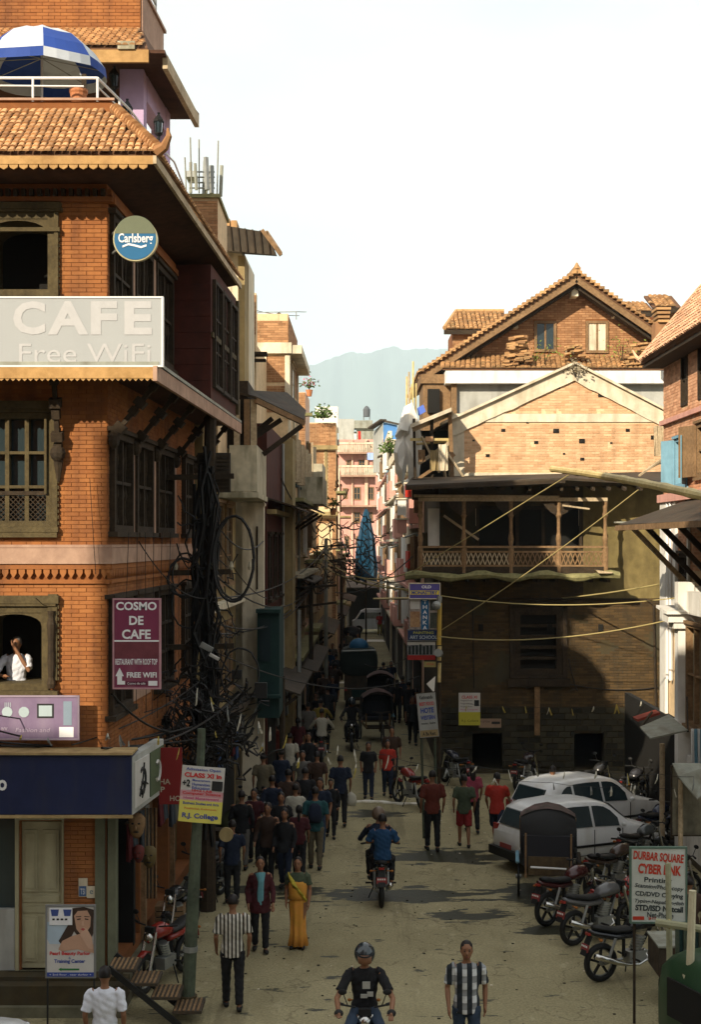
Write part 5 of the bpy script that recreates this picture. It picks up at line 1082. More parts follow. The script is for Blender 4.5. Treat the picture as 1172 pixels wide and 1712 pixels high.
tiles(q[0]+Vector((0,0,.05)),(1,0,0),q[3]-q[0],46,8,.18,.2,lambda u,v:True,'tile_old',sk,single=300)
for i,(px,w_)in enumerate(((762,70),(815,40))):
    b=MB(tf);b.box(X(px-w_/2,TY),X(px+w_/2,TY),.0,.35,zb-.5,zb-.35);
def pile(label,px,py,w_,h_,d,n_):
    t=thing('tile_heap',label,'tile heap',(X(px,d),d,Z(py,d)));rr=random.Random(n_)
    for i in range(n_):
        a=rr.uniform(0,1);hh=a*h_;ww=w_*(1-.6*a)*.5;x=X(px+rr.uniform(-ww,ww),d);z=Z(py-hh,d);y=d+rr.uniform(-.25,.25);s=rr.uniform(.10,.16)
        b=MB();b.hexa([(x-s,y-.1,z-.02),(x+s,y-.1,z+rr.uniform(-.03,.03)),(x+s,y+.12,z),(x-s,y+.12,z),(x-s,y-.1,z+.04),(x+s,y-.1,z+.07),(x+s,y+.12,z+.07),(x-s,y+.12,z+.05)]);ob('spare_tile',b,'tile_old',t)
pile('tall heap of spare roof tiles left of the small windows',865,616,44,52,50.6,110)
pile('small heap of spare tiles between the two gable windows',958,598,34,18,50.8,40)
pile('wide heap of spare roof tiles at the right end of the skirt roof',1070,614,58,38,50.6,110)
bush('moss_tuft','bright green weeds on the skirt roof beneath the left gable window',(X(910,50.7),50.7,Z(612,50.7)),.8,m='leaf_y',n=90,pot=False,sz=.05)
bush('moss_tuft','bright green weeds on the skirt roof right of the gable peak',(X(1040,50.7),50.7,Z(610,50.7)),.9,m='leaf_y',n=110,pot=False,sz=.05)
def wing(label,pxa,pxb,ye,yt,d,ztb,hipl=True,name='roof_wing'):
    t=thing(name,label,'roof',(X(pxa,d),d,Z(ztb,d)));A_=X(pxa,d);B_=X(pxb,d);ze=Z(ye,d);zt=Z(yt,d+1.5)
    b=MB();b.box(A_+.35,B_-.1,-d-3,-d-.3,Z(ztb,d),ze);ob('wall',b,'brick_gab' if False else 'mortar',t)
    bricks(Fr((0,d+.3),(1,0),(0,-1)),A_+.35,B_-.1,Z(ztb,d),ze-.1,[],'brick_gab',t)
    b=MB();h_=.6 if hipl else 0;q=[Vector((A_,d,ze)),Vector((B_,d,ze)),Vector((B_,d+1.6,zt)),Vector((A_+h_,d+1.6,zt))];b.hexa([*[p-Vector((0,0,.08))for p in q],*q]);rf_=ob('roof',b,'under',t);WL[rf_.name]=Vector((0,0,0))
    b=MB();b.box(A_-.02,B_,-d-.02,-d+.06,ze-.18,ze);ob('fascia',b,'wood',t)
    V=q[2]-q[1];tiles(q[0]+Vector((0,-.03,.02)),(1,0,0),V,int((B_-A_)/.18),int(V.length/.2),.18,.2,lambda u,v:u>h_*v/V.length,'tile_old',rf_,single=200)
    if hipl:
        b=MB();b.tube([q[0]+Vector((0,0,.08)),q[3]+Vector((0,0,.08))],.09,6);b.tube([q[3]+Vector((0,0,.08)),q[2]+Vector((0,0,.08))],.09,6);ob('ridge',b,'tile_old',rf_)
wing('tiled roof wing to the left of the big gable',743,850,552,523,57,600)
wing('short tiled roof wing right behind the big gable',1040,1095,522,506,57,560,False)
wing('little tiled turret roof beside the right edge building',1092,1140,515,494,50,580,False)
b=MB();x=X(1110,47);tt=thing('brick_chimney','stubby brick chimney stepped beside the little turret roof','chimney',(x,47.2,Z(585,47)))
b.box(X(1098,47),X(1122,47),-47.8,-47.2,Z(600,47),Z(538,47));ob('stack',b,'brick_gab',tt)
for i in range(4):b=MB();b.box(X(1102,47)-.02*i,X(1120,47)+.02*i,-47.9,-47.1,Z(538-i*7,47),Z(534-i*7,47));ob('cap_course',b,'tile_old',tt)
# ================================================================== RIGHT EDGE BUILDING
nr=thing('shuttered_brick_house','pale brick house with coloured shutters at the right edge under a tiled eave','house',(8.15,33,0))
rf_=Fr((8.15,25),(0,1),(-1,0))
def du(px,x=8.15):return x*F/(px-586)-25
rh=[(du(1150),du(1130),8.35,9.55),(du(1205),du(1166),8.5,9.75),(9.3,10.0,10.3,11.6),(7.6,8.3,10.3,11.6),(9.2,10.2,5.2,6.7)]
b=MB(rf_);
wall(rf_,-2,12,0,11.7,rh,'mortar_pale',nr,th=.35)
bricks(rf_,4,12,6.3,11.7,rh,mat('salmon_brick',(.52,.20,.12),c2=(.72,.38,.26),var=.15,isl=.5,stain=.3,stain_c=(.3,.18,.12)),nr,bw=.23,bh=.068)if False else None
MATS_S=mat('salmon_brick',(.50,.22,.11),c2=(.76,.44,.26),var=.15,isl=.5,stain=.3,stain_c=(.3,.18,.12));M['brick_salmon']=MATS_S
bricks(rf_,4,12,6.3,11.7,rh,'brick_salmon',nr,bw=.23,bh=.068,single=200)
b=MB();b.box(8.5,14,-37.0,-36.6,0,11.7);b.box(13.6,14,-36.6,-23,0,11.7);b.box(8.5,13.6,-23.4,-23,0,11.7);ob('end_wall',b,'mortar_pale',nr)
window(rf_,*rh[0],nr,fm='skyblue',t=.08,mull=1,trans=0,pane='grey',dep=.1,shut='skyblue',sill=True)
window(rf_,*rh[1],nr,fm='wood_mid',t=.10,mull=1,trans=1,pane='glass',dep=.1,shut='wood_mid')
for h in rh[2:4]:window(rf_,*h,nr,fm='wood',t=.08,mull=1,trans=1,pane='dark',dep=.12,sill=False)
window(rf_,*rh[4],nr,fm='wood',t=.09,mull=1,trans=2,pane='glass',dep=.12)
b=MB(rf_);b.box(4,12.1,.0,.16,8.0,8.2);b.box(4,12.1,.0,.10,10.0,10.12);ob('string_course',b,'pinkwall',nr)
b=MB(rf_);b.box(11.4,12.02,.026,.10,.1,8.0);b.box(10.3,10.6,.026,.09,4.9,8.0);b.box(9.0,9.16,.026,.08,4.9,8.0);ob('pilaster',b,'white',nr)
for u in(11.2,10.85):b=MB(rf_);b.tube([(u,.08,3.5),(u,.08,8.0)],.05,6);ob('drainpipe',b,'whitepaint',nr)
b=MB();P_=[Vector((7.62,20,11.62)),Vector((7.62,37.2,11.62)),Vector((9.6,35.6,14.15)),Vector((9.6,20,14.15))];b.hexa([*P_,*[p+Vector((0,0,.07))for p in P_]])
P2=[Vector((7.62,37.2,11.621)),Vector((14,37.2,11.621)),Vector((14,35.6,14.15)),Vector((9.6,35.6,14.15))];b.hexa([*P2,*[p+Vector((0,0,.07))for p in P2]]);rr_=ob('roof',b,'under',nr);WL[rr_.name]=Vector((0,0,0))
V=Vector((1.98,0,2.53));M['tile_pink']=mat('faded_pink_tile',(.46,.23,.12),c2=(.74,.46,.28),var=.2,isl=.6,stain=.4,stain_c=(.25,.14,.1))
tiles(Vector((7.55,26,11.66)),(0,1,0),V,62,20,.18,.18,lambda u,v:u<11.3-.45*v,'tile_pink',rr_,single=300)
b=MB();b.tube([(7.6,37.2,11.74),(9.6,35.6,14.27)],.10,6);b.tube([(7.66,37.15,11.7),(7.5,37.3,11.82),(7.42,37.4,12.02)],[.09,.05,.015],6);ob('hip_tiles',b,'tile_pink',rr_)
for i in range(12):b=MB();b.beam((7.66,26+i*.95,11.58),(8.14,26+i*.95,11.68),.08);ob('rafter_end',b,'wood',nr)
b=MB();b.box(7.62,8.5,-37.15,-25,11.50,11.57);ob('soffit',b,'wood',nr)
aw=thing('dark_tin_awning','broad dark tin awning on timber braces at the right edge','awning',(7.3,30,7.3))
b=MB();P_=[Vector((6.45,24,7.32)),Vector((6.45,34.2,7.36)),Vector((8.14,34.4,7.95)),Vector((8.14,24,7.95))];b.hexa([*P_,*[p+Vector((0,0,.05))for p in P_]]);ob('tin_sheet',b,'tin',aw)
b=MB();b.box(6.38,6.46,-34.3,-24,7.26,7.38);ob('eave_board',b,'wood_mid',aw)
for y in(34.0,32.4,30.8,29.2,27.6):b=MB();b.beam((6.5,y,7.3),(8.13,y,7.85),.08,.12);b2=MB();b2.beam((6.75,y,7.32),(8.12,y,5.9),.11);ob('rafter',b,'wood',aw);ob('brace',b2,'wood' if y<33 else 'wood_pale',aw)
b=MB();b.beam((6.4,34.4,7.46),(6.75,34.4,7.46),.3,.04);ob('loose_sheet',b,'tin_grey',aw)
cf=thing('white_columned_shopfront','white plastered shopfront with moulded column and brown casement at the right edge','shopfront',(7.35,31,0))
cx0=X(1133,31.5)
b=MB();b.box(cx0,cx0+.36,-31.8,-31.45,.1,6.1);ob('column',b,'white',cf)
b=MB();b.box(cx0-.25,cx0+.6,-31.9,-31.3,5.22,5.38);b.box(cx0-.12,cx0+.5,-31.85,-31.35,5.08,5.22);ob('capital',b,'white',cf);b=MB();b.box(cx0-.06,cx0+.42,-31.83,-31.4,2.9,3.05);ob('moulding',b,'white',cf)
b=MB();b.box(cx0+.36,8.1,-31.8,-31.5,.1,6.0);ob('front_wall',b,'white',cf)
wf=Fr((7.42,22),(0,1),(-1,0));b=MB(wf);b.box(0,9.4,-.2,0,.1,2.3);b.box(0,9.4,-.2,0,5.4,5.9);b.box(7.0,7.25,-.2,.0,2.3,5.4);ob('side_wall',b,'white',cf)
window(wf,7.3,9.3,3.0,5.2,cf,fm='wood_mid',mull=2,trans=1,pane=mat('papered_pane',(.32,.27,.17)),dep=.1,proud=.05)
b=MB();b.hexa([(X(1118,31),31.2,5.40),(8.1,31.2,5.40),(8.1,32.2,5.5),(X(1100,32),32.2,5.5),(X(1118,31),31.2,5.46),(8.1,31.2,5.46),(8.1,32.2,5.56),(X(1100,32),32.2,5.56)]);ob('cornice',b,'white',cf)
t=thing('tin_flap','pale bent tin flap propped over the dark doorway at right','awning',(6.8,30.5,2.9))
q=[(X(1070,30),30,Z(1217,30)),(X(1087,29),29,Z(1236,29)),(X(1150,29.5),29.5,Z(1222,29.5)),(X(1118,30.8),30.8,Z(1196,30.8))];b=MB();b.hexa([*[Vector(p)for p in q],*[Vector(p)+Vector((0,0,.03))for p in q]]);ob('tin_sheet',b,'tin_grey',t)
b=MB();b.beam(q[0],(X(1090,33),33,Z(1190,33)),.04);b.beam(q[2],(7.4,31.3,3.6),.04);ob('prop',b,'wood',t)
t=thing('red_awning_strip','narrow red awning strip above the tin flap','awning',(X(1080,34),34,3.1));b=MB();b.beam((X(1062,34),34,Z(1202,34)),(X(1100,34),34,Z(1190,34)),.5,.06);ob('cloth',b,flat('faded_red',(.28,.05,.03)),t)
t=thing('striped_cloth','blue and white striped cloth hanging at the right edge','cloth',(6.95,28.2,2.6))
for i in range(7):garment(Fr((0,28.2),(1,0),(0,-1)),X(1158,28.2)+i*.06,Z(1218,28.2),.06,.8,.02*(i%2),'skyblue' if i%2 else 'whitepaint',t,'cloth_strip')
b=MB();b.box(8.0,8.14,-41.5,-31.9,.1,2.6);dk=tag(ob('shop_opening',b,'dark',None),'dark shop opening under the tin flap at right','shopfront')
t=thing('bamboo_pole','long thick bamboo pole jutting in from the right edge','bamboo pole',(6,24,8));b=MB();A=Vector((X(924,31),31,Z(784,31)));B_=Vector((X(1260,17),17,Z(848,17)))
n_=40;b.tube([A.lerp(B_,i/n_)+Vector((0,0,.05*math.sin(i/13)))for i in range(n_+1)],[.065+(.012 if i%4==0 else 0)for i in range(n_+1)],9);ob('pole',b,'bamboo',t)
t=thing('stick_bundle','bundle of pale sticks and cloth hanging beside the blue shutter','bundle',(X(1100,42),42,9.2))
for i in range(9):b=MB();b.beam((X(1068+i*4,41.5),41.5+.05*i,Z(796-i*3,41.5)),(X(1120,42),42,Z(758+i*2,42)),.05);ob('stick',b,'wood_pale',t)
garment(Fr((0,42),(1,0),(0,-1)),X(1103,42),Z(712,42),.35,.9,0,'wood_pale',t,'cloth')
# ================================================================== UNSEEN BUILDINGS BEHIND THE CAMERA (added to shade the square)
def tiered(name,label,x0,x1,y0,y1,tiers):
    t=thing(name,label,'temple',((x0+x1)/2,(y0+y1)/2,0));cx,cy=(x0+x1)/2,(y0+y1)/2
    for i,(hw,z0,z1,ov,zr)in enumerate(tiers):
        b=MB();b.box(cx-hw,cx+hw,-cy-hw,-cy+hw,z0,z1);ob('shade_pagoda_core',b,'mortar',t)
        for k in range(4):
            a=[Vector((cx+sx*(hw+ov),cy+sy*(hw+ov),z1-ov*.45))for sx,sy in((-1,-1),(1,-1),(1,1),(-1,1))];c=[Vector((cx+sx*hw*.72,cy+sy*hw*.72,zr))for sx,sy in((-1,-1),(1,-1),(1,1),(-1,1))]
            q=[a[k],a[(k+1)%4],c[(k+1)%4],c[k]];b=MB();b.hexa([*q,*[p+Vector((0,0,.15))for p in q]]);ob('shade_pagoda_roof',b,'tile_old',t)
        for k in range(4):
            f=[Fr((cx-hw,cy+hw),(1,0),(0,1)),Fr((cx+hw,cy-hw),(0,1),(1,0)),Fr((cx-hw,cy-hw),(1,0)),Fr((cx-hw,cy-hw),(0,1),(-1,0))][k];b=MB(f);b.box(hw-.8,hw+.8,.0,.12,z0+.6,z0+2.6);ob('door',b,'wood',t)
    b=MB();z=tiers[-1][4];b.tube([(cx,cy,z),(cx,cy,z+.6),(cx,cy,z+1),(cx,cy,z+2)],[.7,.6,.3,.05],10);ob('finial',b,'gold',t)
# ================================================================== SIGNS
FX=lambda d:Fr((0,d),(1,0),(0,-1))
def sgn(name,label,d,px0,px1,py0,py1,m,fm=None,th=.05,cat='sign',**k):
    f=FX(d);t=board(name,label,f,X(px0,d),X(px1,d),Z(py1,d),Z(py0,d),m,fm,th=th,cat=cat,**k);return t,f
def tx(t,f,d,s,px,py,w,h,m,n=.006,bold=.0,name='lettering',rot=0,sh=0):return text(s,f,X(px,d),Z(py,d),w*d/F,h*d/F,m,t,n=n,bold=bold,name=name,rot=rot,sh=sh)
def patch(t,f,d,px0,px1,py0,py1,m,n=.004,name='printed_panel'):b=MB(f);b.box(X(px0,d),X(px1,d),0.0005,n,Z(py1,d),Z(py0,d));return ob(name,b,m,t)
inkw=flat('ink_white',(.78,.78,.78));inkr=flat('ink_red',(.55,.03,.03));inkb=flat('ink_blue',(.04,.07,.30));inkk=flat('ink_black',(.02,.02,.02));inkp=flat('ink_pink',(.55,.10,.22));inkg=flat('ink_green',(.03,.18,.05));inky=flat('ink_yellow',(.80,.62,.05));papr=mat('paper_white',(.58,.56,.52),var=.06,scale=5,bump=.2,stain=.35,stain_c=(.36,.33,.27))
t,f=sgn('cafe_sign','big pale CAFE Free WiFi signboard above the lower canopy',20.70,-60,270,499,611,mat('sign_offwhite',(.385,.40,.40),var=.03,scale=1,bump=0,stain=.2,stain_c=(.33,.35,.36)),'whitepaint',th=.10)
l_=flat('letter_white',(.46,.46,.46))
for ch,a,c in(('C',22,76),('A',80,148),('F',152,196),('E',208,254)):tx(t,f,20.7,ch,(a+c)/2,532,c-a,56,l_,bold=.035,n=.006)
tx(t,f,20.7,'Free WiFi',142,591,220,32,l_,bold=.0,n=.006)
wine=mat('wine_sign',(.19,.035,.075),var=.12,scale=4,bump=.1,stain=.4,stain_c=(.26,.12,.14))
t,f=sgn('cosmo_sign','wine red COSMO DE CAFE board hung on the street side of the corner building',21.35,191,266,1003,1149,wine,mat('pink_trim',(.45,.24,.26),bump=0),th=.06)
tx(t,f,21.35,'COSMO',228,1013,68,14,inkw,bold=.03);tx(t,f,21.35,'DE',228,1037,24,15,inkw,bold=.03);tx(t,f,21.35,'CAFE',228,1060,48,16,inkw,bold=.03)
patch(t,f,21.35,191,266,1070,1072.5,inkw);patch(t,f,21.35,192,265,1073,1100,mat('wine_dull',(.15,.04,.05),bump=0))
tx(t,f,21.35,'RESTAURANT WITH ROOF TOP',228,1106,70,10,inkw,bold=.02);tx(t,f,21.35,'FREE WIFI',237,1128,50,9,inkw,bold=.03)
b=MB(f);d=21.35;b.plate([(X(x,d),Z(y,d))for x,y in((196,1144),(209,1144),(209,1138),(204,1138),(204,1130),(207,1130),(200,1116),(193,1130),(196,1130))][::-1],.001,.006);ob('arrow',b,inkw,t)
patch(t,f,d,210,247,1139,1145,mat('wine_dark',(.10,.02,.04),bump=0));tx(t,f,d,'Cosmo de cafe',228,1142,30,4,inkw,n=.008);patch(t,f,d,248,263,1138,1146,inkw)
b=MB();b.beam((X(228,21.5),21.6,6.0),(-3.66,21.9,6.0),.04);b.beam((X(228,21.5),21.6,5.0),(-3.66,21.9,5.0),.04);ob('bracket',b,'steel',t)
t,f=sgn('purple_banner','faded purple printed banner under the arched window',21.25,-40,130,1165,1234,mat('faded_purple',(.17,.12,.20),c2=(.22,.16,.25),var=.12,scale=3,bump=0,stain=.25,stain_c=(.4,.34,.4)),flat('banner_hem',(.30,.24,.3)),th=.02,cat='banner')
for(x,r)in((12,9),(40,9)):b=MB(f);d=21.25;b.plate([(X(x+r*math.cos(a*.6283),d),Z(1190+r*math.sin(a*.6283),d))for a in range(10)],.001,.005);ob('printed_disc',b,flat('pale_teal_ink',(.38,.46,.48)),t)
for r in range(4):patch(t,f,21.25,8+r*3,9+r*3,1174,1182,flat('pale_teal_ink',(.38,.46,.48)))
patch(t,f,21.25,62,90,1176,1200,inkk);patch(t,f,21.25,65,87,1179,1197,flat('pale_teal_ink',(.38,.46,.48)),n=.006)
tx(t,f,21.25,'Massage and Spa' if False else 'Fashion and',55,1220,58,7,flat('lilac_ink',(.46,.38,.48)),sh=.2);patch(t,f,21.25,99,123,1215,1232,inkw);patch(t,f,21.25,106,120,1172,1212,flat('grey_teal_ink',(.20,.26,.32)))
tx(t,f,21.25,'ww.',8,1218,12,6,flat('lilac_ink',(.46,.38,.48)))
d=21.45;t=thing('round_beer_sign','round blue and green Carlsberg sign projecting from the top floor','sign',(X(226,d),d,Z(400,d)));f=FX(d)
def disc(px,py,r,n0,n1,m,name,t=t,a0=0,a1=2*math.pi,k=40):
    b=MB(f);b.plate([(X(px,d)+r*math.cos(a0+(a1-a0)*i/k),Z(py,d)+r*math.sin(a0+(a1-a0)*i/k))for i in range(k if a1-a0>6 else k+1)],n0,n1);return ob(name,b,m,t)
disc(226,400,.335,-.10,0,mat('sign_rim',(.45,.40,.22),bump=0,rough=.4),'casing');
disc(226,400,.315,.001,.008,flat('beer_blue',(.012,.12,.26),rough=.4),'face');disc(226,396,.312,.009,.012,flat('beer_green',(.13,.15,.09),rough=.4),'face_top',a0=R(8),a1=R(172))
tx(t,f,d,'Carlsberg',227,401,58,20,inkw,n=.016,bold=.02)
b=MB(f);pts=[(205,413),(215,409),(225,411),(236,414),(245,411)]
b.plate([(X(x,d),Z(y-1.6,d))for x,y in pts][::-1]+[(X(x,d),Z(y+1.8,d))for x,y in pts],.012,.016);ob('swoosh',b,inkw,t)
b=MB();b.beam((X(195,d),d+.03,Z(385,d)),(-3.66,21.8,Z(385,d)),.03);b.beam((X(195,d),d+.03,Z(418,d)),(-3.66,21.8,Z(418,d)),.03);ob('bracket',b,'steel',t)
d=20.9;t,f=sgn('blue_shop_sign','deep navy blue fascia box over the corner shop',d,-90,220,1262,1361,'navy',None,th=.30,cat='shop sign')
tx(t,f,d,'o',4,1312,15,18,inkw,bold=.03);
b=MB(f);b.box(X(-90,d),X(222,d),-.5,.05,Z(1261,d),Z(1257,d));b.box(X(-90,d),X(222,d),-.02,.02,Z(1367,d),Z(1362,d));ob('fascia_ledge',b,'fascia',t)
b=MB();b.box(-5,X(219,d),-21.6,-21.22,Z(1361,d),Z(1263,d));ob('box_back',b,'navy',t)
sd=Fr((X(221,d),d),(.10,1),(1,-.10));b=MB(sd);b.box(.02,2.0,-.15,.0,2.98,3.83);ob('side_casing',b,'grey',t)
b=MB(sd);b.box(.10,.98,.003,.02,3.06,3.74);ob('side_panel',b,papr,t);b=MB(sd);b.box(1.06,1.94,.003,.02,3.06,3.74);ob('side_panel',b,flat('side_green',(.10,.13,.07)),t)
for i,(uu,zz,r)in enumerate(((.52,3.42,.17),(.52,3.30,.09),(1.5,3.4,.15))):b=MB(sd);b.torus((uu,.024,zz),sd.n,r,.025,seg=16,rs=5,a0=.6,a1=5.4);ob('script_mark',b,inkk if i<2 else papr,t)
b=MB(sd);b.tube([(.35,.024,3.2),(.55,.024,3.45),(.62,.024,3.66)],.018,5);b.tube([(.5,.024,3.15),(.7,.024,3.36),(.85,.024,3.30)],.014,5);ob('script_mark',b,inkk,t)
d=22.6;t,f=sgn('red_hotel_board','dark red hotel board half hidden behind the leaning green pole',d,266,304,1250,1344,mat('sign_red',(.20,.018,.016),var=.1,bump=0),None)
for s,x,y,w in(('HA',276,1306,18),('P',272,1319,7),('HO',293,1334,18)):tx(t,f,d,s,x,y,w,9,flat('old_letter',(.40,.34,.26)),bold=.02)
d=20.15;t,f=sgn('beauty_parlor_sign','Pearl Beauty Parlor standing sign with a woman portrait by the shop door',d,79,157,1515,1631,papr,flat('thin_frame',(.20,.2,.19)),th=.03)
bt=Fr((0,d),(1,0),(0,-1));P=lambda pts,m,n=.004,nm='printed_shape':ob(nm,(lambda b:b.plate([(X(x,d),Z(y,d))for x,y in pts],n-.002,n))(MB(f)),m,t)
skin_p=flat('print_skin',(.50,.30,.20));hair_p=flat('print_hair',(.05,.03,.02))
patch(t,f,d,79,121,1540,1577,flat('print_sky',(.42,.52,.60)))
P([(118,1518),(140,1515),(157,1520),(156,1560),(148,1580),(135,1570),(124,1556),(118,1568),(104,1580),(98,1572),(112,1548),(120,1535)],hair_p,.006)
P([(124,1530),(130,1522),(146,1521),(152,1532),(151,1548),(143,1560),(136,1562),(128,1552)],skin_p,.009)
P([(96,1590),(104,1572),(120,1564),(134,1560),(146,1562),(156,1578),(157,1592),(130,1586)],skin_p,.008)
P([(134,1562),(140,1548),(146,1552),(154,1566),(156,1586),(148,1584),(142,1574)],flat('print_skin_light',(.58,.37,.26)),.012)
for pts in(((129,1535),(135,1534),(135,1536),(129,1537)),((142,1534),(148,1535),(148,1537),(142,1536)),((127,1531),(136,1530),(136,1531.4),(127,1532)),((141,1530),(150,1531),(150,1532),(141,1531.4))):P(pts,hair_p,.013)
P(((135,1552),(139,1550),(143,1552),(139,1555)),flat('print_lip',(.42,.08,.07)),.014);P(((138,1538),(140,1538),(141,1546),(137,1546)),flat('print_skin_light',(.58,.37,.26)),.013)
P([(79,1568),(84,1578),(105,1590),(130,1596),(157,1594),(157,1631),(79,1631)],papr,.016)
patch(t,f,d,83,121,1517,1545,inkw,n=.018);
for x in(92,113):P(((x-7,1519),(x+7,1519),(x+5,1530),(x-5,1530)),flat('print_crest',(.05,.08,.25)),.021)
for i in range(4):patch(t,f,d,88+i*7,92+i*7,1534,1537,inkk,n=.021)
tx(t,f,d,'Pearl Beauty Parlor',117.5,1593,68,8,inkr,n=.02,bold=.03);tx(t,f,d,'&',117,1600,4,4,inkb,n=.02);tx(t,f,d,'Training Center',117,1606,52,8,inkb,n=.02,bold=.03)
P(((98,1619),(103,1616),(103,1617.5),(133,1617.5),(133,1620.5),(103,1620.5),(103,1622)),inkg,.02);patch(t,f,d,79,157,1624,1631,inkb,n=.018);tx(t,f,d,'+ 2nd floor . near durbar +',118,1627.6,70,3,inkw,n=.02)
for px in(79,157):b=MB();x=X(px,d);b.tube([(x,d+.02,Z(1632,d)),(x,d+.02,0.0)],.014,6);ob('leg',b,'black',t)
d=21.0;rj=thing('college_banner','white and yellow R.J. College banner tied to the leaning green pole','banner',(X(337,d),d,Z(1380,d)));rot=R(-4.5);Fo=Vector((X(337,d),d,Z(1328,d)))
class FrR(Fr):
    def __init__(s,c,rot,bend=0):super().__init__(c,(1,0),(0,-1));s.rot=rot;s.bend=bend
    def p(s,u,n,z):
        c,q=math.cos(s.rot),math.sin(s.rot);return s.o+Vector((u*c-z*q,-n+s.bend*abs(u)*abs(z),u*q+z*c))
fr=FrR(Fo,rot,.12);k_=d/F
def rb(u0,u1,v0,v1,m,n=.004,t=rj,fr=fr,k_=k_,nm='printed_panel'):
    b=MB(fr);N_=6
    for i in range(N_):
        a=u0+(u1-u0)*i/N_;c=u0+(u1-u0)*(i+1)/N_;b.hexa([(a*k_,n-.003,v0*k_),(a*k_,n,v0*k_),(c*k_,n,v0*k_),(c*k_,n-.003,v0*k_),(a*k_,n-.003,v1*k_),(a*k_,n,v1*k_),(c*k_,n,v1*k_),(c*k_,n-.003,v1*k_)])
    return ob(nm,b,m,t)
rb(-36,36,-47,47,papr,0,nm='cloth');rb(-36,36,-47,-10,flat('paper_yellow',(.66,.60,.12)),.004)
rb(-36,36,-4,6,flat('print_pinkband',(.55,.28,.30)),.004);rb(-36,36,-11,-4,flat('print_pinkband2',(.62,.40,.38)),.004)
def rt(s,u,v,w,h,m,bold=.02,t=rj,fr=fr,k_=k_,n=.009):return text(s,fr,u*k_,v*k_,w*k_,h*k_,m,t,n=n,bold=bold)
rt('Admission Open',0,41,58,6,inkb);rt('CLASS XI in',0,32,62,8,inkr,.04);rt('+2',-27,18,13,12,inkk,.04)
for i,s in enumerate(('Management','Humanities','Education')):rt(s,-2,23-i*6,30,5,inkb)
rt('10+2 LAB',0,6.4,34,3.6,inkr,.04);rb(16,34,8,24,inkk,.006);rt('Computer Science',0,1,64,6,inkr);rt('Hotel Management',0,-7,60,6,inkp)
rt('Business Studies and Arts',0,-15,60,4.5,inkb,.02);rt('Putalisadak, Kathmandu',0,-24,54,3.5,inkr,.0);rt('R.J. College',0,-37,60,11,inkb,.03);rb(-36,36,-47,-44,flat('paper_yellow',(.66,.60,.12)),.006)
t=thing('leaning_iron_pole','thick weathered green iron pole leaning beside the red motorcycle','pole',(X(312,21.2),21.2,0));b=MB()
b.tube([(X(313,21.2),21.2,0),(X(319,21.2),21.2,1.0),(X(327,21.2),21.2,2.4),(X(333,21.2),21.25,3.3),(X(336,21.2),21.3,4.2)],[.105,.098,.085,.065,.06],10);ob('shaft',b,'greenpole',t)
b=MB();b.tube([(X(312.5,21.2),21.2,0),(X(313,21.2),21.2,.25)],.15,10);ob('base_collar',b,'mortar_old',t)
b=MB();b.tube([(X(318,21.2),21.2,.9),(X(318.3,21.2),21.2,.98)],.115,10);ob('clamp',b,'steel',t)
t=thing('round_board','pale round disc board leaning behind the college banner pole','board',(X(378,24),24,2));b=MB();b.tube([(X(378,24),24.0,Z(1395,24)),(X(378,24),24.05,Z(1395,24))],.12,20);ob('disc',b,'tan',t)
# ---- right street signs
d=40.6
t,f=sgn('monastery_sign','blue and yellow MONASTERY sign at the top of the painted sign stack',d,685,735,976,1000,flat('sign_indigo',(.10,.08,.30)),'cream',th=.12)
patch(t,f,d,686,734,987,994,inky);tx(t,f,d,'MONASTERY',710,990.5,44,6,inkb,n=.008,bold=.04);tx(t,f,d,'OLD',713,981,16,5,inkw,bold=.04)
t,f=sgn('thanka_sign','tall sign with THANKA in white capitals down a blue strip',d+.1,684,733,1001,1052,mat('thanka_art',(.12,.10,.08),c2=(.40,.34,.30),var=.4,scale=9,bump=0),None,th=.1)
patch(t,f,d+.1,704,717,1001,1052,flat('sign_blue',(.02,.12,.26)))
for i,ch in enumerate('THANKA'):tx(t,f,d+.1,ch,710.5,1006+i*8.6,7,6.4,inkw,n=.008,bold=.03)
for(a,c,y0,y1,m_)in((686,702,1003,1018,papr),(686,702,1022,1048,mat('thanka_red',(.22,.08,.05),c2=(.4,.25,.12),scale=12,bump=0)),(719,732,1003,1020,mat('thanka_dark',(.03,.04,.03),c2=(.1,.1,.08),scale=10,bump=0)),(719,732,1024,1050,mat('thanka_dark',(.03,.04,.03),bump=0))):patch(t,f,d+.1,a,c,y0,y1,m_)
t,f=sgn('art_school_sign','dark blue painting ART SCHOOL sign below the THANKA strip',d,682,733,1054,1070,flat('sign_deepblue',(.015,.03,.09)),None,th=.12)
tx(t,f,d,'PAINTING',708,1057.5,34,4.5,flat('ink_olive',(.35,.34,.08)),bold=.03);tx(t,f,d,'ART SCHOOL',708,1065,46,6,flat('ink_pale',(.34,.38,.40)),bold=.03)
t,f=sgn('painted_scene_sign','painted monastery scene sign with a red lower band',d+.1,681,728,1072,1103,mat('scene_art',(.03,.03,.03),c2=(.30,.30,.30),var=.3,scale=7,bump=0),None,th=.1)
patch(t,f,d+.1,681,728,1095,1103,flat('band_red',(.30,.02,.015)),n=.006);patch(t,f,d+.1,681,728,1073,1078,papr)
for i in range(7):patch(t,f,d+.1,683+i*6,687+i*6,1080-(i*5%4),1094,flat('scene_dark',(.012,.02,.018)),n=.006)
t,f=sgn('small_yellow_notice','small yellowish notice hanging under the red band of the scene sign',d,709,729,1106,1115,flat('dull_yellow',(.34,.28,.10)),None,th=.05);tx(t,f,d,'OPEN' if False else 'shop',719,1110,12,4,inkr)
t=thing('sign_pole','yellow bamboo pole holding the painted signs in front of the old brick house','pole',(X(734,40.4),40.4,0));b=MB()
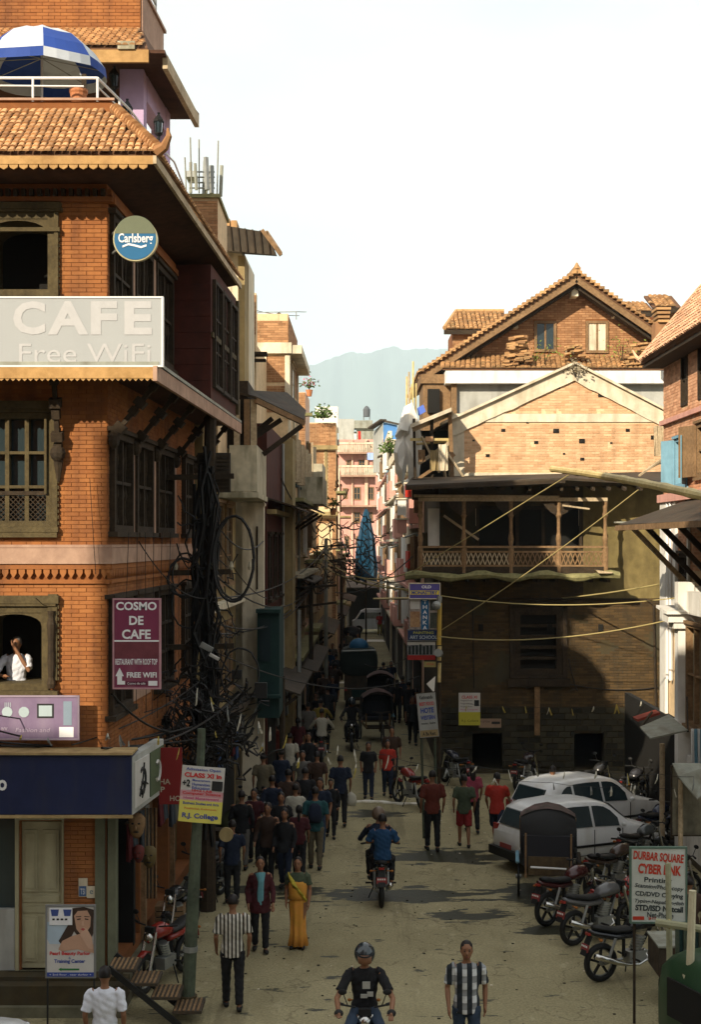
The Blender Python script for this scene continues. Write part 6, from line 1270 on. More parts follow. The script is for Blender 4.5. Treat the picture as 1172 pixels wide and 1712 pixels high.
for(ya,yb,m_,r)in((1140,1108,'bamboo',.05),(1104,1080,'bamboo',.06),(1078,1008,flat('yellow_paint_pole',(.50,.33,.06)),.065),(1320,1141,'wood',.05),(1008,996,'steel',.07)):
    b=MB();b.tube([(X(734,40.4),40.4,Z(ya,40.4)),(X(735,40.4),40.4,Z(yb,40.4))],r,7);ob('pole_section',b,m_,t)
b=MB();b.tube([(X(734,40.3),40.3,Z(1092,40.3)),(X(732,40.2),40.1,Z(1090,40.3))],.12,8);b.ball((X(730,40.2),40.2,Z(1012,40.2)),.13);ob('lamp_bracket',b,'steel',t)
b=MB();b.box(X(681,40.8),X(735,40.8),-40.85,-40.75,Z(1071.5,40.8),Z(1070.3,40.8));b.box(X(681,40.8),X(735,40.8),-40.85,-40.75,Z(1053,40.8),Z(1052,40.8));ob('sign_bar',b,'steel',t)
t=thing('white_pennant','small white triangular pennant on the bamboo sign pole','pennant',(X(728,40),40,Z(1155,40)));b=MB(FX(40));b.plate([(X(713,40),Z(1143,40)),(X(726,40),Z(1158,40)),(X(728,40),Z(1130,40))],0,.02);ob('cloth',b,'white',t)
d=33.5;ht=thing('tilted_hotel_sign','tilted white HOTEL board on a post in front of the old brick house','sign',(X(716,d),d,0));fh_=FrR(Vector((X(715,d),d,Z(1195,d))),R(5),0);kh=d/F
A_=dict(t=ht,fr=fh_,k_=kh)
rb(-16,16,-37,37,mat('sign_dirty_white',(.36,.36,.33),bump=0),0,nm='panel',**A_);rb(-15,15,-36,-25,flat('sign_sand',(.34,.25,.12)),.005,**A_)
rt('Bhaktapur' if False else 'Kathmandu',0,30,22,6,inkk,**A_);rt('BEST FOOD',0,19,24,6,inkr,**A_);rt('HOTE',0,8,22,9,inkb,.04,**A_);rt('WESTERN',0,-4,24,7,inkb,.03,**A_);rt('rooms . lodge',0,-14,24,5,inkk,**A_);rt('A Ba Rest',0,-31,22,6,inkk,**A_)
rb(-17,17,37,38.5,'wood',.01,nm='sign_frame',**A_);rb(-17,17,-38.5,-37,'wood',.01,nm='sign_frame',**A_);
for px in(709,731):b=MB();b.tube([(X(px,d),d+.06,0),(X(px-6,d),d+.06,Z(1160,d))],.035,6);ob('post',b,'greenpole',ht)
t,f=sgn('wall_poster','white and yellow college poster hung on the old brick wall',42.5,767,803,1158,1212,papr,None,th=.02,cat='poster')
patch(t,f,42.5,767,803,1190,1212,flat('poster_yellow',(.50,.46,.05)));tx(t,f,42.5,'CLASS XI',785,1165,26,5,inkr,bold=.02)
for i in range(3):tx(t,f,42.5,'Management Studies',780,1171+i*5,20,3,inkk)
patch(t,f,42.5,793,801,1170,1180,inkk);tx(t,f,42.5,'Hotel Computer',785,1186,30,3.5,inkp);tx(t,f,42.5,'R.J. College',786,1205,28,5,flat('ink_olive2',(.2,.2,.02)),bold=.02)
t,f=sgn('wall_notice','long pale printed notice low on the old brick wall',42.55,801,838,1201,1216,mat('notice_sand',(.32,.22,.15),bump=0),None,th=.02,cat='poster');patch(t,f,42.55,822,836,1206,1210,inkk);tx(t,f,42.55,'TO LET ROOM',811,1206,16,3,inkk)
d=20.6;t,f=sgn('cyber_link_sign','white hand painted DURBAR SQUARE CYBER LINK board among the parked motorcycles',d,1056,1146,1418,1540,mat('sign_creamwhite',(.50,.52,.46),c2=(.58,.60,.54),var=.08,scale=4,bump=0,stain=.25,stain_c=(.25,.27,.2)),flat('thin_green_frame',(.10,.16,.12)),th=.05)
rr2=flat('sign_letter_red',(.50,.045,.02));kk2=flat('sign_letter_dark',(.03,.04,.04))
tx(t,f,d,'DURBAR SQUARE',1101,1433,84,17,rr2,bold=.035,rot=R(-5));tx(t,f,d,'CYBER LINK',1103,1453,72,17,rr2,bold=.04,rot=R(-4));tx(t,f,d,'Printing',1100,1472,46,11,kk2,bold=.02,rot=R(-4));tx(t,f,d,'Scanning/Photocopy',1102,1483,82,9,kk2,bold=.02,rot=R(-5),sh=.2)
tx(t,f,d,'CD/DVD Copying',1102,1496,80,10,kk2,bold=.03,rot=R(-4));tx(t,f,d,'Typing-Nepali/English',1102,1508,82,8,kk2,bold=.02,rot=R(-4),sh=.2);tx(t,f,d,'STD/ISD Netcall',1102,1518,80,10,kk2,bold=.04,rot=R(-3));tx(t,f,d,'Net-Phone',1104,1529,44,9,kk2,bold=.02,rot=R(-3));patch(t,f,d,1058,1077,1531,1537,rr2);tx(t,f,d,'$1!',1090,1534,12,6,rr2,bold=.03)
for px in(1060,1142):b=MB();b.tube([(X(px,d+.1),d+.08,0),(X(px,d+.1),d+.08,Z(1420,d))],.022,6);ob('post',b,'wood',t)
t=thing('bamboo_upright','pale bamboo upright standing in front of the cyber link board','pole',(X(1118,19.8),19.8,0));b=MB();b.tube([(X(1121,19.8),19.8,Z(1712,19.8)),(X(1117,19.9),19.9,Z(1442,19.9))],.042,8);ob('pole',b,mat('grey_bamboo',(.27,.27,.16),c2=(.36,.35,.22),var=.2),t)
t=thing('bamboo_rail','grey bamboo rail lashed across the uprights at the lower right','rail',(X(1130,19.7),19.7,1.6));b=MB();b.tube([(X(1098,19.7),19.7,Z(1541,19.7)),(X(1200,19.2),19.2,Z(1556,19.2))],.055,8);ob('pole',b,'grey_bamboo' if False else MATS['grey_bamboo'],t)
for px in(1119,1154):b=MB();b.torus((X(px,19.68),19.68,Z(1544,19.68)),(1,0,0),.06,.014,12,5);ob('rope_lashing',b,'cable_y',t)
t=thing('white_pole','pale yellowish pole standing upright at the right edge','pole',(X(1150,18.6),18.6,0));b=MB();b.tube([(X(1146,18.6),18.6,0),(X(1153,18.6),18.6,1.2),(X(1158,18.6),18.6,Z(1488,18.6))],[.06,.055,.05],9);ob('pole',b,mat('ivory_pole',(.55,.50,.34),var=.12),t)
b=MB();b.tube([(X(1150.5,18.6),18.6,Z(1642,18.6)),(X(1151,18.6),18.6,Z(1628,18.6))],.075,9);ob('joint',b,MATS['ivory_pole'],t)
t=thing('corrugated_panel','green grey corrugated sheet leaning behind the bamboo rail','panel',(X(1155,20.2),20.2,.8))
for i in range(9):b=MB();x=X(1130,20.2)+i*.055;b.box(x,x+.05,-20.25-.02*(i%2),-20.2-.02*(i%2),.2,Z(1552,20.2));ob('rib',b,'teal' if i%2 else 'greenpole',t)
d=25.5;t,f=sgn('weathered_board','weathered peeling board on a pale post behind the parked motorcycles',d,1124,1185,1282,1395,mat('peeled_board',(.13,.12,.08),c2=(.26,.24,.17),var=.4,scale=5,stain=.5),'wood',th=.05,cat='notice board')
b=MB();b.tube([(X(1136,d),d-.08,0),(X(1136,d),d-.08,Z(1302,d))],.045,7);ob('post',b,'wood_pale',t)
b=MB();q=[(X(1122,d),d-.5,Z(1290,d)),(X(1150,d),d-.7,Z(1325,d)),(X(1190,d),d-.5,Z(1300,d)),(X(1190,d),d,Z(1278,d)),(X(1124,d),d,Z(1278,d))];b.prism(q,(0,0,0),(0,0,.03));ob('board_roof',b,'tin_grey',t)
t=thing('broken_post','thin post with a cement block cap near the weathered board','post',(X(1131,24),24,0));b=MB();b.tube([(X(1107,31),31,.1),(X(1107,31),31,2.6)],.06,6);ob('shaft',b,'wood_pale',t)
t=thing('louvred_box','black louvred electrical box high on the cable pole','electrical box',(X(357,27),27,Z(820,27)));f=Fr((X(330,27),27),(1,.06));b=MB(f);wq=X(385,27)-X(330,27);zt,zb2=Z(757,27),Z(822,27);b.box(0,wq,-.4,0,zb2,zt);ob('casing',b,'tin',t)
for i in range(9):b=MB(f);z=zb2+.04+i*(zt-zb2-.06)/9;b.box(.03,wq-.03,.001,.03,z,z+.045);ob('louvre',b,'wood',t)
# ================================================================== POLES AND CABLES
pole=thing('cable_pole','tall dark utility pole buried in cable bundles at the cafe corner','utility pole',(-2.74,27,0))
b=MB();b.tube([(X(347,27),27,0),(X(346,27),27,5),(X(352,27),27,Z(700,27))],[.16,.14,.11],8);ob('shaft',b,'wood',pole)
for z,w_ in((8.2,.9),(6.4,.8),(5.0,.9)):b=MB();b.beam((-2.74-w_,26.85,z),(-2.74+w_*.6,26.85,z+.03),.08,.10);ob('cross_arm',b,'wood',pole)
for i in range(5):b=MB();x=-3.3+i*.35;b.tube([(x,26.85,6.46),(x,26.85,6.52),(x,26.85,6.62)],[.03,.05,.02],6);ob('insulator',b,'concrete',pole)
rr=random.Random(11)
G1='black cables strapped along the utility pole'
for i in range(22):
    x=-2.74+rr.uniform(-.22,.22);y=26.85+rr.uniform(-.2,.1);pts=[];z=rr.uniform(7.5,8.8);e=rr.uniform(1.2,4)
    k=10
    for j in range(k+1):pts.append((x+.07*math.sin(j*1.3+i)+(rr.uniform(-.25,.25)if 0<j<k and rr.random()<.25 else 0),y+.05*math.cos(j*1.1+i),z+(e-z)*j/k))
    b=MB();b.tube(pts,rr.choice((.018,.025,.035)),5);o=ob('cable',b,'cable',None);tag(o,'thick black cable running down the utility pole','cable',G1)
def loop(c,rx,rz,r,tilt=0,n=26,a0=0,a1=2*math.pi,jit=.03,seed=1):
    q=random.Random(seed);pts=[]
    for i in range(n+1):
        a=a0+(a1-a0)*i/n;x=rx*math.cos(a)+q.uniform(-jit,jit);z=rz*math.sin(a)+q.uniform(-jit,jit);pts.append((c[0]+x*math.cos(tilt)-z*math.sin(tilt),c[1]+.1*math.sin(a),c[2]+x*math.sin(tilt)+z*math.cos(tilt)))
    return pts
for i,(px,py,rx,rz,r)in enumerate(((390,934,.38,.80,.03),(392,932,.36,.78,.022),(305,965,.28,.35,.025),(308,962,.24,.42,.018),(312,1010,.30,.45,.018),(400,1130,.35,.5,.02))):
    b=MB();b.tube(loop((X(px,26.6),26.6+i*.04,Z(py,26.6)),rx,rz,r,seed=i,jit=.01),r,6);tag(ob('cable_coil',b,'cable',None),('largest coil of thick black cable hanging right of the utility pole','thinner coil nested in the large coil right of the pole','small coil of cable left of the pole at string course height','oval coil overlapping the small coil left of the pole','loose coil hanging below the small coils left of the pole','drooping coil in front of the teal cabin')[i],'cable coil')
b=MB();q=random.Random(21)
def wig(a,c,s,n=9,j=.12):
    P_=sag(a,c,s,n);return[P_[0]]+[p+Vector((q.uniform(-j,j),q.uniform(-j,j)*.5,q.uniform(-j,j)))for p in P_[1:-1]]+[P_[-1]]
for i in range(150):
    a=Vector((X(q.gauss(350,42),26.5),26.6+q.uniform(-1.5,.6),Z(q.gauss(1195,36),26.5)));c=a+Vector((q.uniform(-.9,1.0),q.uniform(-.7,.7),q.uniform(-.5,.5)));b.tube(wig(a,c,q.uniform(.05,.4),7,.10),q.choice((.010,.014,.02,.028)),4,caps=False)
for i in range(50):
    a=Vector((X(q.gauss(345,14),26.7),26.7,Z(q.uniform(850,1180),26.7)));c=a+Vector((q.uniform(-.5,.6),q.uniform(-.4,.4),q.uniform(-.9,.6)));b.tube(wig(a,c,q.uniform(0,.3),7,.06),q.choice((.010,.016)),4,caps=False)
for i in range(12):a=Vector((X(q.gauss(350,35),26.3),26.2,Z(q.gauss(1195,25),26.3)));b.box(a.x,a.x+q.uniform(.1,.3),-a.y-.1,-a.y,a.z,a.z+q.uniform(.1,.3))
tag(ob('cable_tangle',b,'cable',None,stuff=True),'dense tangle of black cables around the foot of the pole wiring')
b=MB();q=random.Random(22)
for i in range(90):
    px=q.gauss(585,24)if i%2 else q.gauss(545,22);a=Vector((X(px,62),62+q.uniform(-8,8),Z(q.gauss(925,34),62)));c=a+Vector((q.uniform(-1.2,1.4),q.uniform(-3,3),q.uniform(-.7,.7)));b.tube(wig(a,c,q.uniform(.05,.5),7,.12),q.choice((.018,.025,.03)),4,caps=False)
tag(ob('cable_tangle',b,'wood',None,stuff=True),'tangle of cables across the street farther down')
for i,(px,d,pt,r,lb,m_)in enumerate(((545,62,900,.10,'grey street pole standing among the far cable tangle','tin_grey'),(571,72,905,.09,'thin dark pole left of the hanging blue tarpaulin','wood'),(520,50,965,.09,'dark street pole in front of the ledge house','wood'),(684,58,960,.08,'thin pole beside the peach house front','steel'),(472,38,1130,.09,'short wooden shop post left of the crowd','wood'),(500,44,1020,.08,'slim iron pole by the left pavement crowd','steel'))):
    t=thing('street_pole',lb,'pole',(X(px,d),d,0));b=MB();b.tube([(X(px,d),d,0),(X(px,d),d,Z(pt,d))],[r,r*.8],7);ob('shaft',b,m_,t)
    if i<3:
        for k in range(2):b=MB();z=Z(pt,d)-.4-k*.6;b.beam((X(px,d)-.8,d,z-.1*k),(X(px,d)+.9,d,z+.12),.08);ob('cross_arm',b,'wood',t)
for a,c,lb in((((535,950),(590,905)),0,'rusty pipe frame arm reaching left to right above the far tangle'),(((560,975),(598,940)),0,'lower rusty arm of the far pole'),):
    t=thing('pole_arm',lb,'pole arm',(X(a[0],60),60,Z(a[1],60)))if False else None
for(A_,B_,r)in(((535,950),(595,906),.07),((550,990),(600,900),.05),((538,905),(590,925),.05)):
    pass
WR=[
 ((951,794),(676,964),34,42,.0,.014,'cable_y','yellow rope running from the bamboo pole down to the left end of the balcony'),
 ((1067,819),(738,1053),34,40.4,.1,.014,'cable_y','yellow rope slanting across the balcony to the sign pole'),
 ((1172,962),(600,965),36,60,.8,.022,'cable_y','pale wire sagging across the upper part of the old brick wall'),
 ((1172,994),(738,996),34,40,.25,.014,'cable_y','thinner pale wire just under the balcony'),
 ((1120,1036),(735,1064),33,40,.25,.016,'cable_y','pale wire across the middle of the old brick wall'),
 ((0,1222),(345,1190),20.8,26.6,.35,.014,'cable','black wire crossing the purple banner from the left edge'),
 ((0,1196),(345,1150),20.8,26.6,.3,.010,'cable','thin black wire across the middle of the purple banner'),
 ((0,1240),(330,1235),20.6,25,.1,.016,'cable','heavier black wire just above the navy shop sign'),
 ((0,1246),(320,1215),20.6,25,.12,.02,'cable','thick black wire lying along the top of the navy shop sign'),
 ((60,1000),(345,1190),21.3,26.6,.2,.006,'cable','fine wire slanting down the brick front from the arched window'),
 ((120,1245),(345,1130),20.7,26.6,.15,.012,'cable','black wire rising from the navy sign to the pole'),
 ((170,1250),(400,1160),21,27,.3,.02,'cable','looping black cable above the shop sign corner'),
 ((187,1160),(345,1200),21.6,26.6,.4,.02,'cable','thick drooping cable below the wine red board'),
 ((150,800),(160,960),21.45,21.4,0,.005,'cable','hairline wire hanging down the brick beside the second floor window'),
 ((232,905),(345,1000),22.3,26.6,.25,.01,'cable','thin wire from the string course to the pole'),
 ((365,880),(440,905),26.6,33,.3,.016,'cable','wire from the pole to the cream pilaster'),
 ((365,905),(445,1000),26.6,33,.2,.012,'cable','wire dropping across the cream pilaster'),
 ((355,1040),(520,985),26.6,50,.6,.018,'cable','black wire running up the street from the pole'),
 ((355,1060),(545,940),26.6,62,.8,.02,'cable','second black wire running up the street from the pole'),
 ((358,1000),(545,915),26.6,62,.5,.02,'cable','upper black wire running up the street from the pole'),
 ((358,960),(545,930),26.6,62,1.3,.02,'cable','deeply sagging black wire running up the street'),
 ((545,935),(690,955),62,44,.5,.024,'cable_y','pale cable crossing the street below the blue tarpaulin'),
 ((545,950),(735,985),62,40.6,.3,.03,'cable_y','thick pale cable crossing the street to the MONASTERY sign'),
 ((560,990),(690,930),62,44,.4,.02,'cable','dark cable rising across the street end'),
 ((625,1001),(690,1000),70,50,0,.05,'bamboo','straight yellow bamboo across the far right street front'),
 ((570,900),(690,965),62,46,.8,.02,'cable','dark cable dipping across the foot of the tarpaulin'),
 ((360,1090),(700,1130),26.6,40,.5,.014,'cable','dark cable crossing low over the crowd'),
 ((610,1110),(735,1050),58,40.4,.5,.016,'cable','dark cable from the loaded tempo side to the sign pole'),
 ((470,800),(530,870),40,60,.4,.02,'cable','dark wire hanging along the maroon house'),
 ((430,520),(500,528),46,52,.05,.012,'cable','thin wire along the left skyline parapet'),
]
for(a,c,d0,d1,s,r,m_,lb)in WR:
    b=MB();b.tube(sag(px3(a[0],a[1],d0),px3(c[0],c[1],d1),s,16),r,5,caps=False);tag(ob('span_wire',b,m_,None),lb,'wire')
for i in range(9):
    a=((215+14*i,890),(205+16*i+8*math.sin(i),1180+5*i));d0=22.0+i*.55
    b=MB();b.tube(sag(px3(a[0][0],a[0][1],d0),px3(a[1][0],a[1][1],d0-.3),.0,8),.005,4,caps=False);tag(ob('house_wire',b,'cable',None),'fine dark wire trailing down the street side brickwork','wire','fine wires trailing down the brick side of the cafe')
def ribbons(name,label,spots,d,mlist,wire=True,cs=1.0,seed=5):
    q=random.Random(seed);t=thing(name,label,'string of ribbons',px3(spots[0][0],spots[0][1],d))
    if wire:
        for i in range(len(spots)-1):
            b=MB();b.tube(sag(px3(spots[i][0],spots[i][1],d),px3(spots[i+1][0],spots[i+1][1],d),.02,5),.004,4,caps=False);ob('cord',b,'cable',t)
    for i,(px,py)in enumerate(spots):
        p=px3(px,py,d)
        for k in range(1+(i%3==0)):
            L_=q.uniform(.10,.26)*cs;dx=q.uniform(-.07,.07)*cs;w=q.uniform(.008,.02)*cs;b=MB();m_=q.choice(mlist)
            A=[(p.x-w*.4,p.y,p.z),(p.x+w*.4,p.y,p.z)];B_=[(p.x+dx*.4-w,p.y-.02,p.z-L_*.5),(p.x+dx*.4+w,p.y-.02,p.z-L_*.5)];C_=[(p.x+dx-w,p.y+.01,p.z-L_),(p.x+dx+w,p.y+.01,p.z-L_*.9)]
            for(u,v)in((A,B_),(B_,C_)):b.hexa([u[0],u[1],(u[1][0],u[1][1]+.006,u[1][2]),(u[0][0],u[0][1]+.006,u[0][2]),v[0],v[1],(v[1][0],v[1][1]+.006,v[1][2]),(v[0][0],v[0][1]+.006,v[0][2])])
            ob('ribbon',b,m_,t)
rw=flat('ribbon_white',(.46,.44,.36));ry=flat('ribbon_yellow',(.40,.32,.07));rg=flat('ribbon_grey',(.20,.21,.20))
ribbons('ribbon_string','long string of white and yellow ribbons across the street in front of the cars',[(592,1252),(650,1262),(699,1276),(747,1284),(797,1280),(850,1286),(894,1284),(944,1288),(997,1288),(1049,1292),(1100,1293),(1160,1298)],24,[rw,rw,ry,rg])
ribbons('ribbon_string','lower string of scattered ribbons over the parked motorcycles',[(827,1300),(925,1308),(988,1314),(1022,1314),(1062,1312),(1127,1318)],25,[rw,rg,rw],seed=8)
ribbons('ribbon_string','string of small ribbons along the old brick wall',[(780,1176),(840,1180),(878,1180),(918,1182),(956,1184),(993,1180),(1031,1176),(1072,1172)],38,[rw,ry,ry],cs=1.25,seed=9)
ribbons('ribbon_string','ribbons hanging from the cables above the left pavement',[(200,1228),(215,1238),(330,1150),(352,1165),(380,1180),(403,1193),(432,1205),(452,1215),(480,1228),(500,1266),(548,1266),(565,1246),(596,1276)],22,[rw,rw,ry,rg],cs=1.1,wire=False,seed=12)
ribbons('ribbon_string','ribbons caught in the cables beside the navy shop sign',[(180,1225),(265,1230),(300,1250),(440,1240),(360,1222),(36,1228),(80,1232)],20.8,[rw,ry,rg],cs=.8,wire=False,seed=14)
for i,(px,py,w_,h_,m_,rz_,lb)in enumerate(((345,1082,22,9,'steel',.5,'grey metal junction box tilted on the pole cables'),(358,1098,18,5,papr,.5,'pale label plate just under the tilted junction box'),(333,1165,12,12,'cable',.2,'black splice box in the lower tangle'))):
    t=thing('junction_box',lb,'junction box',px3(px,py,26.2));fr_=FrR(px3(px,py,26.2),-rz_,0);k_=26.2/F;b=MB(fr_);b.box(-w_/2*k_,w_/2*k_,-.08,0,-h_/2*k_,h_/2*k_);ob('casing',b,m_,t);b=MB(fr_);b.box(-w_/2*k_+.02,w_/2*k_-.02,.001,.012,-h_/2*k_+.02,h_/2*k_-.02);ob('cover',b,m_,t)
# ---- shop goods and street clutter on the left side
garment_row('row of dark garments hung in the first street side shop opening',sf,[.5,.95,1.4,1.85,2.3],2.65)
garment_row('row of garments hung in the second street side shop opening',sf,[3.2,3.7,4.2,4.7,5.2],2.65)
garment_row('row of garments hung in the third street side shop opening',sf,[6.1,6.6,7.1,7.6,8.0],2.65)
garment_row('clothes hung along the front of the balcony house shop',h2.sf,[.6,1.2,1.8,2.4,3.4,4.0,4.6,5.3],2.55)
garment_row('clothes hung along the maroon house shop front',h3.sf,[.6,1.3,2.0,2.7,3.8,4.6,5.4],2.55)
def mask(px,py,d,label,m_,sc_=1):
    t=thing('carved_mask',label,'mask',px3(px,py,d));p=px3(px,py,d);b=MB();b.loft([((p.x,p.y,p.z-.19*sc_),.05*sc_,.04),((p.x,p.y-.03,p.z-.12*sc_),.10*sc_,.08),((p.x,p.y-.04,p.z),.13*sc_,.10),((p.x,p.y-.02,p.z+.11*sc_),.13*sc_,.08),((p.x,p.y,p.z+.17*sc_),.07*sc_,.04)],12);ob('face',b,m_,t,smooth=True)
    for s in(-1,1):b=MB();b.ball((p.x+s*.05*sc_,p.y-.13,p.z+.04*sc_),.022*sc_,.015,.014*sc_,8,6);ob('eye',b,'black',t)
    b=MB();b.ball((p.x,p.y-.15,p.z-.02*sc_),.02*sc_,.03,.035*sc_,8,6);ob('nose',b,m_,t);b=MB();b.ball((p.x,p.y-.12,p.z-.09*sc_),.05*sc_,.02,.012*sc_,8,6);ob('mouth',b,'black',t)
mask(229,1378,22.0,'pale smiling carved mask hanging under the navy sign corner','wood_mid');mask(250,1430,22.6,'dark gold carved mask hanging lower in the shop opening',flat('mask_gold',(.12,.085,.03)),.9);mask(232,1425,22.2,'small dark red mask under the pale mask',flat('mask_red',(.12,.025,.02)),.7)
t=thing('bead_curtain','hanging patterned cloth strip beside the carved masks','cloth',px3(248,1400,22.6))
for i in range(7):b=MB();p=px3(243+i*3,1350,22.8);b.tube([(p.x,p.y,p.z),(p.x,p.y,p.z-1.45)],.012,5);ob('bead_string',b,('wood_mid','wood')[i%2],t)
t=thing('iron_steps','dark iron mesh steps leading up from the pavement by the cafe post','steps',(-3.1,21,0))
for i in range(4):b=MB();x0_=X(185+i*36,20.9);b.box(x0_,x0_+.42,-21.15,-20.55,.78-i*.2,.82-i*.2);st_=ob('tread',b,'tin_grey' if False else 'tin',t)
b=MB();b.beam((X(180,20.5),20.52,.86),(X(300,20.5),20.52,.02),.05,.08);b.beam((X(180,20.5),21.17,.86),(X(300,20.5),21.17,.02),.05,.08);ob('stringer',b,'black',t)
for i in range(4):
    for j in range(6):b=MB();x0_=X(185+i*36,20.9);b.box(x0_+.02+j*.066,x0_+.05+j*.066,-21.14,-20.56,.822-i*.2,.832-i*.2);ob('mesh_bar',b,'wood_mid',t)
q=random.Random(5)
for i,(px,d,s,m_,lb)in enumerate(((285,25,.5,'wood_mid','wooden crate standing on the pavement behind the red motorcycle'),(350,29,.55,'cloth_slate','dark cloth bundle on the pavement behind the leaning pole'),(372,31.5,.5,'wood','dark crate in front of the balcony house'),(392,33,.6,'cloth_olive','olive sack on the left pavement edge'),(745,41.5,.5,'stone','grey sack against the left corner of the old brick house'),(1080,41,.7,'cloth_brown','brown bundle stacked by the right end of the old house'))):
    t=thing('crate' if i in(0,2)else 'sack',lb,'crate' if i in(0,2)else 'sack',(X(px,d),d,.14));x=X(px,d);mm=M.get(m_)or MATS[m_]
    if i in(0,2):
        for k in range(5):b=MB();b.box(x-s/2,x+s/2,-d-.2,-d+.2,.16+k*.1,.24+k*.1);ob('slat',b,mm,t)
        b=MB();b.box(x-s/2+.02,x+s/2-.02,-d-.18,-d+.18,.15,.6);ob('lining',b,'dark',t)
    else:b=MB();b.loft([((x,d,.14),s*.5,s*.4),((x,d,.35),s*.6,s*.5),((x,d,.6),s*.5,s*.42),((x+.05,d,.8),s*.2,s*.16),((x+.05,d,.88),s*.28,s*.2)],10);ob('bag',b,mm,t,smooth=True)
# ================================================================== PEOPLE
SK=flat('skin_brown',(.24,.115,.06),rough=.55,var=.1);HA=mat('black_hair',(.012,.009,.008),rough=.5,scale=30,var=.3)
def cl(name,c):
    c=c if name in('white','cream')else tuple(x*.62 for x in c);return MATS.get('garb_'+name)or mat('garb_'+name,c,rough=.9,var=.18,scale=14,bump=.25)
def pattern(name,kind,a,b_):
    m=bpy.data.materials.new(name);m.use_nodes=True;n=m.node_tree;N=n.nodes;L=n.links.new;p=N['Principled BSDF'];p.inputs['Roughness'].default_value=.9;p.inputs['Specular IOR Level'].default_value=.2
    t=N.new('ShaderNodeTexCoord');s=N.new('ShaderNodeSeparateXYZ');L(t.outputs['Object'],s.inputs[0])
    def band(o,k,th):
        x=N.new('ShaderNodeMath');x.operation='MULTIPLY';L(o,x.inputs[0]);x.inputs[1].default_value=k
        f=N.new('ShaderNodeMath');f.operation='SINE';L(x.outputs[0],f.inputs[0]);g=N.new('ShaderNodeMath');g.operation='GREATER_THAN';L(f.outputs[0],g.inputs[0]);g.inputs[1].default_value=th;return g.outputs[0]
    v=band(s.outputs[0],*((110,.0)if kind=='stripe' else(48,.1)))
    k=N.new('ShaderNodeMix');k.data_type='RGBA';L(v,k.inputs[0]);k.inputs[6].default_value=(*a,1);k.inputs[7].default_value=(*b_,1);o=k.outputs[2]
    if kind=='check':
        h=band(s.outputs[2],36,.0);k2=N.new('ShaderNodeMix');k2.data_type='RGBA';L(h,k2.inputs[0]);L(o,k2.inputs[6])
        k3=N.new('ShaderNodeMix');k3.data_type='RGBA';k3.inputs[0].default_value=.6;L(o,k3.inputs[6]);k3.inputs[7].default_value=(*a,1);L(k3.outputs[2],k2.inputs[7]);o=k2.outputs[2]
    L(o,p.inputs['Base Color']);return m
STRIPE=pattern('striped_shirt','stripe',(.05,.045,.035),(.50,.47,.40));CHECK=pattern('checked_shirt','check',(.025,.03,.035),(.62,.64,.64))
SARI=mat('sari_cloth',(.50,.30,.03),c2=(.62,.24,.05),var=.2,scale=5,bump=.3)
JOBS=[]
def remesh(o,vox,sm=2):
    m=o.modifiers.new('r','REMESH');m.mode='VOXEL';m.voxel_size=vox;m.use_smooth_shade=True
    s=o.modifiers.new('s','SMOOTH');s.iterations=sm;s.factor=.5;JOBS.append(o)
def V3(*a):return Vector(a)
